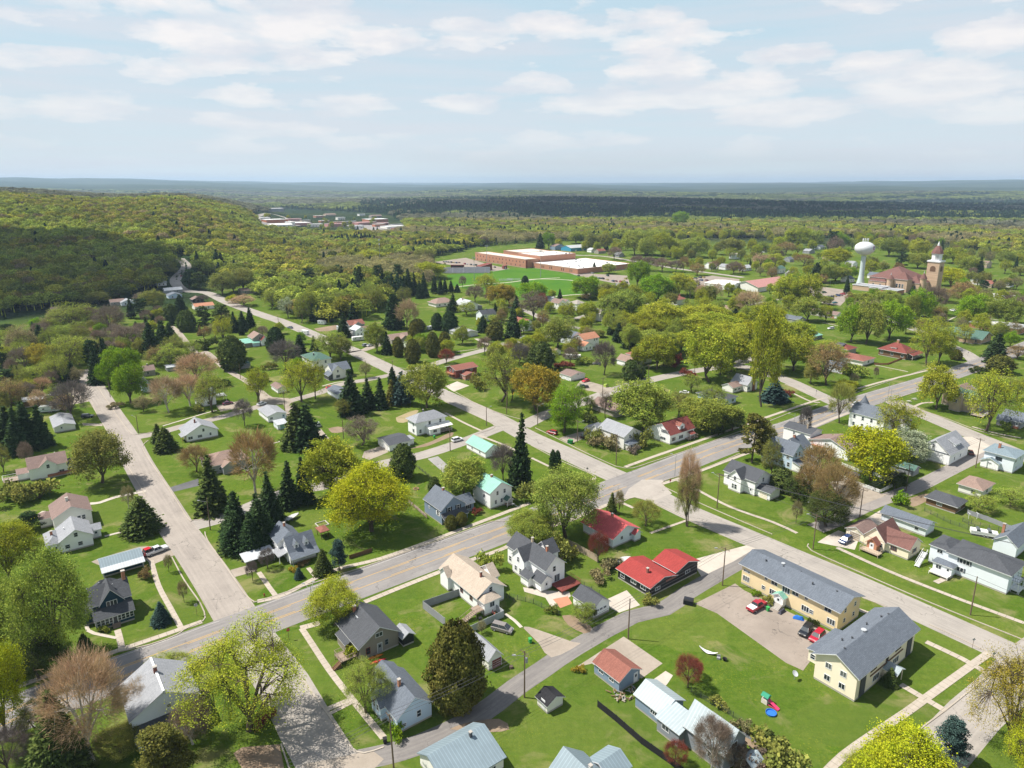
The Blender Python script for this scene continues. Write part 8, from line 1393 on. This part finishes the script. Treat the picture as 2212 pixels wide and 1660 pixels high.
T('T1',[('s','l',600,1410,1195,330),('b','q',740,1390,1220,200),('b','q',925,1440,1205,260),('c','D',1090,1320,1150,70),('p','D',1165,1320,1150,180),('m','o',1280,1255,1080,180),('a','d',1420,1335,1195,120),('c','D',1500,1270,1115,100),('a','d',1550,1420,1245,170),('p','d',1700,1410,1215,190),('p','d',1850,1410,1200,200),('c','D',1945,1430,1260,90),('c','D',2012,1420,1250,95),('c','D',2078,1400,1225,85),('c','D',1130,1415,1340,60),('c','D',1250,1600,1350,140),('c','D',1340,1560,1330,90),('c','D',1420,1530,1350,110),('c','D',1375,1620,1330,110),('b','q',1080,1570,1375,280),('b','q',950,1540,1360,200),('s','y',1850,1520,1305,160),('s','n',1700,1490,1380,95),('k','d',1710,1565,1475,140),('a','d',1930,1660,1485,240),('s','o',1440,1650,1470,200),('c','D',340,1550,1365,120),('s','g',430,1570,1390,150),('s','h',200,1610,1380,220),('s','g',80,1560,1400,200),('s','g',620,1670,1470,320),('p','D',790,1670,1505,150),('c','D',870,1660,1480,110),('m','G',330,1430,1310,110),('s','g',520,1500,1370,150),('s','o',660,1550,1380,130),('c','D',1640,905,750,55),('c','D',1725,900,790,60),('c','D',1800,920,735,90),('c','D',1840,920,770,70),('a','c',1690,950,840,90),('p','D',1570,1070,910,140),('p','d',1660,1080,930,160),('m','o',1850,1120,930,200),('m','o',1940,1100,950,160),('m','o',2020,1090,900,190),('b','x',1680,1190,1120,110),('s','t',2020,1215,1120,180),('m','Y',1930,1190,1120,90),('m','o',1380,960,850,160),('s','g',1450,930,780,130),('m','o',1260,1050,930,200),('b','q',1170,1210,1100,120),('m','d',980,1170,1040,190),('m','o',820,1200,1090,170),('s','o',700,1190,1100,140),('b','q',1420,1540,1420,110),('s','g',1600,1640,1500,130),('m','D',60,1430,1360,100),('c','D',1275,1350,1280,50),('s','g',1470,1600,1450,110),('b','q',900,1640,1500,170)])
T('T2',[('c','D',750,1470,1270,105),('c','D',1165,1400,1110,160),('b','t',1275,1410,1150,200),('a','c',1360,1420,1320,150),('a','D',1525,1410,1270,110),('a','D',1630,1430,1255,150),('c','D',1655,1260,1110,110),('c','D',1900,1430,1290,90),('a','c',2000,1490,1330,160),('c','D',2180,1280,1130,100),('c','D',2150,1470,1240,130),('s','g',1770,1290,1180,160),('m','g',2000,1350,1290,100),('b','q',1745,1500,1370,60),('c','D',500,1340,1190,60),('c','D',545,1345,1200,60),('c','D',600,1340,1195,80),('c','D',630,1345,1240,60),('s','g',400,1350,1130,120),('m','g',470,1330,1080,140),('s','f',290,1310,1140,120),('s','g',150,1240,1080,130),('m','g',560,1170,1010,110),('c','D',880,1110,880,120),('c','D',850,1050,890,100),('p','D',1130,1150,960,150),('c','D',760,1140,1050,80),('p','D',460,1080,900,170),('p','D',700,1000,870,140),('m','Y',1460,985,855,250),('m','y',960,870,750,200),('m','y',1100,900,820,120),('m','O',1195,900,820,100),('s','y',1930,1130,945,190),('m','O',2045,1215,1030,210),('b','q',1735,1060,960,70),('m','o',1420,860,740,150),('c','D',1500,1110,960,60),('c','D',1550,1120,970,55),('c','D',1590,1110,980,50),('c','D',1640,1100,1000,50),('c','D',1690,1100,1030,50),('c','D',1290,1130,900,90),('c','D',1340,1120,930,70),('p','D',1200,1050,870,130),('c','D',1420,1140,930,70),('c','D',1380,1150,1000,60),('s','g',950,1230,1000,120),('s','l',1010,1260,1040,130),('s','g',700,1240,1090,140),('m','o',650,1010,880,120),('s','o',1250,1200,1060,120),('p','D',1050,1090,870,130),('b','q',1840,1180,1040,170),('b','q',1960,1200,1080,100)])
T('T3',[('m','l',420,1560,1320,230),('s','l',500,1500,1290,160),('m','G',215,1200,1010,220),('s','q',225,1330,1090,210),('b','r',290,1250,1100,110),('c','D',85,1300,1130,100),('c','D',60,1475,1250,120),('a','D',150,1060,960,70),('m','O',20,1210,1050,110),('n' if False else 's','n',295,1410,1250,100),('m','G',640,1150,975,210),('m','G',700,1120,960,110),('s','n',655,1165,1105,80),('m','y',660,1330,1180,170),('s','y',500,1330,1180,160),('m','l',900,1340,1110,260),('m','l',1020,1320,1090,240),('m','G',1085,1050,840,180),('m','G',1250,1170,950,240),('m','y',1430,1130,945,220),('c','D',880,1450,1270,90),('c','D',930,1510,1350,110),('c','D',1010,1560,1360,120),('c','D',1075,1520,1380,60),('m','y',1270,1420,1170,320),('m','y',1620,1430,1200,330),('m','y',1760,1500,1280,330),('m','y',1850,1560,1350,300),('m','y',1560,1500,1290,280),('b','t',2010,1300,1080,260),('c','D',1890,1330,1230,100),('p','D',1960,1380,1280,120),('m','y',2130,1480,1200,220),('s','t',1730,1160,1020,120),('s','t',1620,1170,1030,120),('c','D',1920,1110,1030,70),('s','q',1560,1130,990,90),('c','D',275,745,605,75),('m','G',345,740,600,100),('m','g',580,695,590,140),('m','o',700,760,605,110),('c','D',722,930,850,40),('m','g',840,945,860,100),('b','q',890,830,720,130),('b','q',1080,900,790,130),('b','q',1180,920,800,150),('b','q',1290,930,810,150),('b','q',1400,930,830,130),('b','n',1460,930,800,100),('m','y',1520,910,830,70),('s','n',1580,960,860,120),('b','q',1880,950,840,140),('s','t',2100,890,780,150),('m','y',2180,940,850,110),('m','g',1060,790,590,180),('m','g',1160,790,600,170),('m','y',1290,800,600,190),('m','g',1150,820,640,140),('m','g',1560,810,640,190),('m','o',1850,790,650,190),('m','G',1430,560,430,120),('m','o',810,760,610,130),('s','y',2140,1400,1180,170),('m','g',1210,1550,1420,260),('m','y',1130,1480,1260,200),('m','y',1440,1600,1430,220),('m','o',760,1470,1410,100)])
T('T4',[('m','Y',660,880,730,200),('m','Y',1600,1050,895,200),('p','D',1190,895,760,120),('m','o',1040,930,845,90),('m','n',1170,930,855,80),('m','y',1330,820,660,150),('m','y',1200,800,670,160),('m','g',1090,800,640,170),('m','g',1330,900,770,170),('m','y',1620,860,730,170),('m','g',1760,950,800,160),('m','l',2050,880,755,130),('c','D',1840,960,800,60),('m','y',1700,900,780,130),('m','G',770,1510,1200,200),('m','g',900,1530,1170,230),('m','G',1090,1490,1170,250),('m','G',1330,1350,1080,200),('m','g',1270,1360,1120,120),('b','q',1470,1290,1040,180),('s','q',1400,1230,1060,140),('m','G',1780,1360,1120,230),('m','g',1920,1370,1150,200),('m','g',2060,1380,1150,210),('m','y',250,1230,960,230),('m','y',400,1240,950,220),('m','g',400,1340,1140,200),('m','g',110,1310,1180,220),('m','g',860,1230,1100,190),('m','g',1060,1210,1080,170),('s','y',1450,1560,1300,260),('c','D',1965,1640,1450,150),('s','n',2150,1650,1540,160),('s','y',580,1660,1500,230),('m','y',130,1560,1310,260),('m','y',330,1570,1340,240),('c','D',740,1110,960,50),('c','D',1280,1120,1040,50),('m','o',930,950,800,120),('s','q',640,800,640,120),('p','D',620,760,590,130),('m','G',680,740,600,130),('m','y',320,740,560,200),('m','g',470,730,590,130),('b','n',230,790,680,180),('b','n',380,880,780,180),('m','y',150,860,780,120),('m','y',90,930,850,100),('c','D',480,1020,850,140),('p','D',400,950,870,60),('m','g',650,1010,880,180),('m','g',560,1020,860,150),('s','y',930,960,830,120),('s','n',1560,1180,1060,180),('s','n',1700,1150,1010,200),('m','o',1770,1020,930,110),('s','q',2180,1280,1120,140),('m','o',2180,960,880,110),('c','D',1960,1060,990,70),('p','D',1870,1080,1000,120),('m','o',2050,1070,980,110),('m','g',560,1200,1130,120)])
print('named trees',len(TREES))
FX=np.array([f[0]for f in FOOT]);FY=np.array([f[1]for f in FOOT]);FR=np.array([f[2]for f in FOOT])
RP=[(np.asarray(c),hw)for c,hw in ROADS]
def in_poly(x,y,poly):
 c=False;n=len(poly);j=n-1
 for i in range(n):
  xi,yi=poly[i];xj,yj=poly[j]
  if(yi>y)!=(yj>y)and x<(xj-xi)*(y-yi)/(yj-yi)+xi:c=not c
  j=i
 return c
def clear(x,y,r):
 if np.any((FX-x)**2+(FY-y)**2<(FR*.8+r)**2):return False
 for c,hw in RP:
  if np.min(np.hypot(c[:,0]-x,c[:,1]-y))<hw+r*.7:return False
 for Q in PATCHES:
  if in_poly(x,y,Q):return False
 return True
def scatter(poly,n,kinds,label,group,hr=(8,13),seed=1,gap=4.5):
 rr=random.Random(seed);xs=[p[0]for p in poly];ys=[p[1]for p in poly];k=0;tries=0
 while k<n and tries<n*60:
  tries+=1;X=rr.uniform(min(xs),max(xs));Y=rr.uniform(min(ys),max(ys))
  if not in_poly(X,Y,poly):continue
  p=G('D',X,Y)
  if not clear(p.x,p.y,1.2):continue
  if any((p.x-a)**2+(p.y-b)**2<(gap+c*.5)**2 for a,b,c in TREES[-260:]+TREES[:]):continue
  kd,tn=rr.choice(kinds);h=rr.uniform(*hr);w=h*rr.uniform(.75,1.0)if kd not in 'cp' else h*rr.uniform(.38,.6)
  r=tree(kd,tn,p,h,w,label=label%TWORD[tn]+' '+LIB[kd][4]if False else None,group=group);k+=1
 return k
def scatter2(poly,n,kinds,place,group,hr=(8,13),seed=1,gap=4.5):
 """as scatter, but each tree's description names its colour, kind and quarter; look-alikes there share it"""
 rr=random.Random(seed);xs=[p[0]for p in poly];ys=[p[1]for p in poly];k=0;tries=0
 while k<n and tries<n*50:
  tries+=1;X=rr.uniform(min(xs),max(xs));Y=rr.uniform(min(ys),max(ys))
  if not in_poly(X,Y,poly):continue
  p=G('D',X,Y)
  if not clear(p.x,p.y,1.2):continue
  if any((p.x-a)**2+(p.y-b)**2<(gap+c*.5)**2 for a,b,c in TREES):continue
  kd,tn=rr.choice(kinds);h=rr.uniform(*hr);w=h*rr.uniform(.75,1.0)if kd not in 'cp' else h*rr.uniform(.38,.6)
  ds='%s %s'%(TWORD[tn],LIB[kd][4]);lb=rel_label(ds,p);ok=lb and len(lb.split())<=16
  tree(kd,tn,p,h,w,label=lb if ok else '%s %s'%(ds,place),group=group if ok else group+': '+ds);k+=1
MIX=[('m','y'),('m','g'),('m','o'),('m','y'),('s','y'),('m','G'),('s','h'),('b','q'),('c','D'),('m','n')]
TALL=[('m','y'),('m','g'),('m','y'),('m','G'),('m','o'),('s','y'),('c','D')]
TALL=[('m','y'),('m','g'),('m','y'),('m','o'),('s','y'),('m','Y'),('c','D'),('s','g'),('m','y')]
MIX=[('m','y'),('m','g'),('m','o'),('m','y'),('s','y'),('m','G'),('s','h'),('b','q'),('c','D'),('s','n'),('m','y')]
scatter2([(1180,520),(1400,512),(1640,515),(1900,518),(1900,545),(1640,565),(1380,565),(1200,545)],110,TALL,'in the wooded streets beyond the school','trees beyond the school',(13,19),3,2)
scatter2([(1860,512),(2212,540),(2212,600),(2060,575),(1900,560),(1860,550)],50,MIX,'in the wooded streets beyond the clock tower','trees beyond the clock tower',(11,16),4,3)
scatter2([(1500,560),(1840,545),(1850,610),(1660,640),(1640,600),(1500,600)],44,MIX,'among the houses left of the water tower','trees left of the water tower',(9,13),5,3)
scatter2([(2060,575),(2212,600),(2212,690),(2100,680),(2050,610)],22,MIX,'among the houses right of the clock tower','trees right of the clock tower',(9,13),6,3)
scatter2([(1300,630),(1640,640),(1680,700),(1640,790),(1380,800),(1290,700)],75,TALL,'in the shaded blocks below the large red-roofed hall','trees of the shaded blocks',(11,16),8,2.5)
scatter2([(1640,660),(1850,640),(2212,690),(2212,760),(2050,740),(1820,700),(1680,720)],34,MIX,'around the green-roofed brick hall','trees around the brick hall',(9,13),12,3)
scatter2([(0,760),(130,690),(230,700),(200,800),(150,900),(0,900)],74,[('s','g'),('s','l'),('s','o'),('b','q'),('m','o'),('c','D'),('s','h'),('b','t'),('s','y')],'in the overgrown grove at the left edge','trees of the overgrown grove',(7,11),9,1.2)
scatter2([(190,690),(300,680),(520,700),(560,740),(400,780),(300,820),(210,800)],40,MIX+[('b','q'),('c','D')],'on the lots above the left street','trees above the left street',(7,11),10,1.8)
scatter2([(960,680),(1300,630),(1300,700),(1250,790),(1010,790)],44,MIX,'in the gardens left of the orange-roofed house','trees of the middle gardens',(8,11),13,2.5)
scatter2([(540,720),(760,700),(1000,770),(960,800),(640,830)],12,MIX,'in the gardens along the diagonal street','trees of the diagonal street',(7,10),15,3)
scatter2([(560,470),(830,478),(870,505),(640,515),(560,500)],44,TALL,'around the distant shops','trees around the shops',(9,14),14,3)
print('all trees',len(TREES))
def lod_round(seed,n,size,R=1.0):
 rng=np.random.default_rng(seed);d=rng.normal(size=(n,3));d/=np.linalg.norm(d,axis=1)[:,None];d[:,2]=np.where(d[:,2]<-.3,-d[:,2],d[:,2])
 az=np.arctan2(d[:,1],d[:,0]);w=1+.14*np.sin(az*3+seed)+.12*np.sin(d[:,2]*5+az*2+seed);P=d*np.array([.5,.5,.38])*(rng.uniform(.72,1.02,n)*w)[:,None]+[0,0,.60]
 V,Q=leaf_quads(P,size,rng,up=.7);mb_n=len(V);c=.05
 tv=np.array([[c,0,0],[-c*.5,c*.87,0],[0,0,.6],[0,0,.6]]);V=np.concatenate([V,tv]);Q=np.concatenate([Q,[[mb_n,mb_n+1,mb_n+2,mb_n+3]]]);return V,Q
def lod_cone(seed,n,size):
 rng=np.random.default_rng(seed);t=rng.uniform(0,1,n)**1.5;a=rng.uniform(0,6.28,n);r=.27*(1-t)**.8*rng.uniform(.6,1.08,n)*(1+.25*np.sin(t*40));P=np.stack([np.cos(a)*r,np.sin(a)*r,.08+t*.95-r*.3],1)
 return leaf_quads(P,size,rng,up=.4,elong=1.3,dirs=np.stack([np.cos(a),np.sin(a),-a*0-.3],1))
WOODS=empty('woodland_source',(0,0,-400))if False else None
ng=bpy.data.node_groups.new('woodland','GeometryNodeTree');ng.interface.new_socket('Geometry',in_out='INPUT',socket_type='NodeSocketGeometry');ng.interface.new_socket('Geometry',in_out='OUTPUT',socket_type='NodeSocketGeometry')
gi=ng.nodes.new('NodeGroupInput');go=ng.nodes.new('NodeGroupOutput');jg=ng.nodes.new('GeometryNodeJoinGeometry')
def srcobj(V,Q):
 return np_mesh('woodland_tree_form',V,Q,[M_FOREST])
forms=[srcobj(*lod_round(s,900,.075))for s in(1,2,3)]+[srcobj(*lod_cone(s,420,.085))for s in(4,5)]+[srcobj(*lod_round(6,420,.055))]
NF=len(forms);OFF=0
import bpy as _b
def forest_points():
 rng=np.random.default_rng(99);out=[]
 r=430.0
 while r<7500:
  s=max(8.5,r*.0058)
  n=int(1.36*r/s);az=np.linspace(-.68,.68,n)+rng.uniform(-.5,.5,n)*s/r;rr=r+rng.uniform(-.5,.5,n)*s*1.15
  out.append(np.stack([rr*np.sin(az),rr*np.cos(az),np.full(n,s)],1));r+=s*(1.0 if r<1500 else 1.25+r/6000)
 P=np.concatenate(out);return P
P=forest_points();Z=hmap(P[:,0],P[:,1]);sx,sy=PX(P[:,0],P[:,1],Z);R_=np.hypot(P[:,0],P[:,1])
def npoly(x,y,poly):
 c=np.zeros(len(x),bool);n=len(poly);j=n-1
 for i in range(n):
  xi,yi=poly[i];xj,yj=poly[j]
  if yi!=yj:
   m=((yi>y)!=(yj>y))&(x<(xj-xi)*(y-yi)/(yj-yi)+xi);c^=m
  j=i
 return c
fl=PX(P[:,0],P[:,1],0*Z)
hill=(-np.arctan2(P[:,0],P[:,1])>.27)
w1=npoly(sx,sy,[(-400,700),(0,690),(60,672),(130,668),(230,650),(300,636),(350,622),(372,590),(378,555),(395,548),(410,560),(425,592),(520,610),(560,640),(600,668),(655,690),(700,700),(790,690),(850,655),(880,640),(905,625),(940,610),(935,580),(920,560),(970,548),(1000,545),(1010,535),(1120,528),(1180,520),(1170,490),(1100,470),(800,468),(560,470),(545,452),(560,430),(300,380),(-400,380)])&(R_<2600)
far=(fl[1]<470)&(R_>1900)
rightw=npoly(sx,sy,[(1130,500),(1380,486),(1700,485),(1900,490),(2300,505),(2300,530),(2212,560),(2130,545),(1980,520),(1850,514),(1640,516),(1400,514),(1200,522)])
mid2=npoly(sx,sy,[(560,470),(1120,470),(2300,470),(2300,500),(1900,488),(1380,486),(1170,500),(1120,490),(1100,470)])
keep=w1|far|rightw|mid2
shops=npoly(sx,sy,[(548,466),(590,455),(660,462),(760,470),(870,480),(880,500),(830,510),(700,512),(560,498)])|npoly(sx,sy,[(590,452),(700,455),(830,462),(870,480),(700,474),(600,468)])
for f in FOOT:keep&=(np.hypot(P[:,0]-f[0],P[:,1]-f[1])>f[2]*.75+3)
for c,hw in RP:
 if c[:,1].max()>420:
  for q in c[::1]:keep&=(np.hypot(P[:,0]-q[0],P[:,1]-q[1])>hw+8)
keep&=~shops;keep&=~npoly(sx,sy,[(385,545),(393,575),(378,600),(395,620),(380,640),(300,660),(290,650),(360,620),(372,580)])
P=P[keep];Z=Z[keep];sx=sx[keep];sy=sy[keep];R_=R_[keep];hill=hill[keep];fly=fl[1][keep];rng=np.random.default_rng(5)
n=len(P);u=rng.random(n);x,y=P[:,0],P[:,1]
def vn(x,y,s,seed=0):
 return .5+.25*np.sin(x/s+seed)*np.cos(y/s*1.3+seed*2)+.25*np.sin((x*.7+y*.9)/s*.8+seed*3)+.12*np.sin((x-y)/s*2.1+seed)
conif=np.zeros(n,bool);A1=np.array(TONE['o']);COLS=np.zeros((n,3))
PALF=np.array([(.34,.35,.06),(.40,.39,.065),(.28,.31,.06),(.38,.31,.10),(.31,.25,.14),(.21,.25,.05)])
COLS[:]=PALF[rng.choice(6,n,p=[.28,.26,.18,.12,.06,.10])]
grove=vn(x,y,60,1.0)
m=(grove>.62)&(R_<1900);COLS[m]=COLS[m]*.45+np.array((.36,.45,.09))*.55
m=(grove<.35)&~hill&(R_<1900);COLS[m]=COLS[m]*.4+np.array((.33,.28,.19))*.6
conif|=(rng.random(n)<np.where(hill,.018,.055))&(R_<2000)
conif|=(vn(x,y,45,4.)>.88)&~hill&(R_<1500)&(rng.random(n)<.7)
g2=vn(x,y*1.8,420,2.2);fr=R_>=1800
conif|=fr&(sx>780)&(fly<478)&(fly>428)&(rng.random(n)<.93)&(vn(x,y,150,9)>.22)
conif|=fr&(g2>.72)&(rng.random(n)<.85)
m=fr&~conif;COLS[m]=np.where((g2[m]>.45)[:,None],np.array((.28,.33,.10)),np.array((.25,.255,.17)))*rng.uniform(.8,1.2,(m.sum(),1))
COLS[conif]=np.array((.035,.068,.032))*rng.uniform(.7,1.4,(conif.sum(),1))*np.where(R_[conif]>1800,1.5,1.0)[:,None]
COLS*=rng.uniform(.6,1.3,(n,1))
sp=P[:,2];hgt=rng.uniform(8.5,15.5,n)*np.where(R_>1900,1.12,1.0);hgt=np.where(conif,hgt*1.12,hgt);wid=np.maximum(sp*1.5,np.where(conif,7,11.0))*rng.uniform(.6,1.45,n)
wid=np.where(conif&(R_<1900),hgt*1.05,wid)
idx=np.where(conif,3+rng.integers(0,2,n),rng.integers(0,3,n));idx=np.where(~conif&(((grove<.33)&(R_<1900)&~hill)),5,idx)
print('woodland trees',n)
me=bpy.data.meshes.new('woodland');me.vertices.add(n);me.vertices.foreach_set('co',np.stack([x,y,Z-.4],1).astype(np.float32).ravel())
a=me.attributes.new('tint','FLOAT_COLOR','POINT');a.data.foreach_set('color',np.concatenate([COLS,np.ones((n,1))],1).astype(np.float32).ravel())
a=me.attributes.new('form','INT','POINT');a.data.foreach_set('value',idx.astype(np.int32))
a=me.attributes.new('size','FLOAT_VECTOR','POINT');a.data.foreach_set('vector',np.stack([wid,wid,hgt],1).astype(np.float32).ravel())
a=me.attributes.new('turn','FLOAT_VECTOR','POINT');a.data.foreach_set('vector',np.stack([rng.uniform(-.06,.06,n),rng.uniform(-.06,.06,n),rng.uniform(0,6.28,n)],1).astype(np.float32).ravel())
wo_=link('woodland',me);tag(wo_,'mixed spring woods covering the hill and the country beyond the town',None,None,'stuff')
def named(typ,nm):
 q=ng.nodes.new('GeometryNodeInputNamedAttribute');q.data_type=typ;q.inputs[0].default_value=nm;return q
asz=named('FLOAT_VECTOR','size');atn=named('FLOAT_VECTOR','turn');afm=named('INT','form')
def outp(q):return[o for o in q.outputs if o.enabled and o.name=='Attribute'][0]
for k,fm in enumerate(forms):
 so=bpy.data.objects.new('woodland_tree_form',fm)
 oi=ng.nodes.new('GeometryNodeObjectInfo');oi.inputs['Object'].default_value=so;oi.inputs['As Instance'].default_value=True
 ip=ng.nodes.new('GeometryNodeInstanceOnPoints');cp=ng.nodes.new('FunctionNodeCompare');cp.data_type='INT';cp.operation='EQUAL'
 ins=[i for i in cp.inputs if i.enabled];ng.links.new(outp(afm),ins[0]);ins[1].default_value=k
 ng.links.new(gi.outputs[0],ip.inputs['Points']);ng.links.new(cp.outputs[0],ip.inputs['Selection']);ng.links.new(oi.outputs['Geometry'],ip.inputs['Instance'])
 ng.links.new(outp(asz),ip.inputs['Scale']);e2=ng.nodes.new('FunctionNodeEulerToRotation');ng.links.new(outp(atn),e2.inputs[0]);ng.links.new(e2.outputs[0],ip.inputs['Rotation'])
 ng.links.new(ip.outputs[0],jg.inputs[0])
ng.links.new(jg.outputs[0],go.inputs[0]);md=wo_.modifiers.new('woodland','NODES');md.node_group=ng
def cloud(label,cx,cy,cz,rx,ry,rz,seed):
 """sits up-sun of the ground it shades"""
 k=cz/SUNV.z;ox,oy=SUNV.x*k,SUNV.y*k;rng=np.random.default_rng(seed);mb=MB();nu,nv=36,14;V=[]
 for i in range(nv+1):
  ph=-math.pi/2+math.pi*i/nv
  for j in range(nu):
   th=2*math.pi*j/nu;d=np.array([math.cos(ph)*math.cos(th),math.cos(ph)*math.sin(th),math.sin(ph)])
   w=1+.16*math.sin(3*th+seed)+.12*math.sin(5*th+2*seed+3*ph)+.08*math.sin(11*th+4*ph);V.append((d[0]*rx*w,d[1]*ry*w,d[2]*rz*(w if d[2]>0 else .35)))
 mb.v=V
 for i in range(nv):
  for j in range(nu):a_=i*nu+j;b_=i*nu+(j+1)%nu;mb.f.append((a_,b_,b_+nu,a_+nu));mb.m.append(0)
 m,t,b=(MATS['cloud'],None,None)if 'cloud' in MATS else newmat('cloud');MATS['cloud']=m
 if b:b.inputs['Base Color'].default_value=(.9,.9,.9,1);b.inputs['Roughness'].default_value=1
 o=mb.obj('cloud',[m],None,True);o.location=(cx+ox,cy+oy,cz);tag(o,label,'cloud',None,'stuff');return o
cloud('low flat cloud shading the wooded hill',-565,630,1500,225,270,60,1)
cloud('long cloud shading the conifer belt beyond the town',950,3050,1500,1350,1000,110,2)
hb=MB();hb.box(-20000,-2000,-40,20000,21000,215);m=bpy.data.materials.new('haze');m.use_nodes=True;t=m.node_tree;t.nodes.clear()
pvn=t.nodes.new('ShaderNodeVolumePrincipled');pvn.inputs['Color'].default_value=(.58,.78,1.0,1);pvn.inputs['Density'].default_value=6.8e-5;pvn.inputs['Anisotropy'].default_value=.1
ou=t.nodes.new('ShaderNodeOutputMaterial');t.links.new(pvn.outputs[0],ou.inputs['Volume']);tag(hb.obj('haze',[m]),'thin blue daylight haze over the whole landscape',None,None,'stuff')
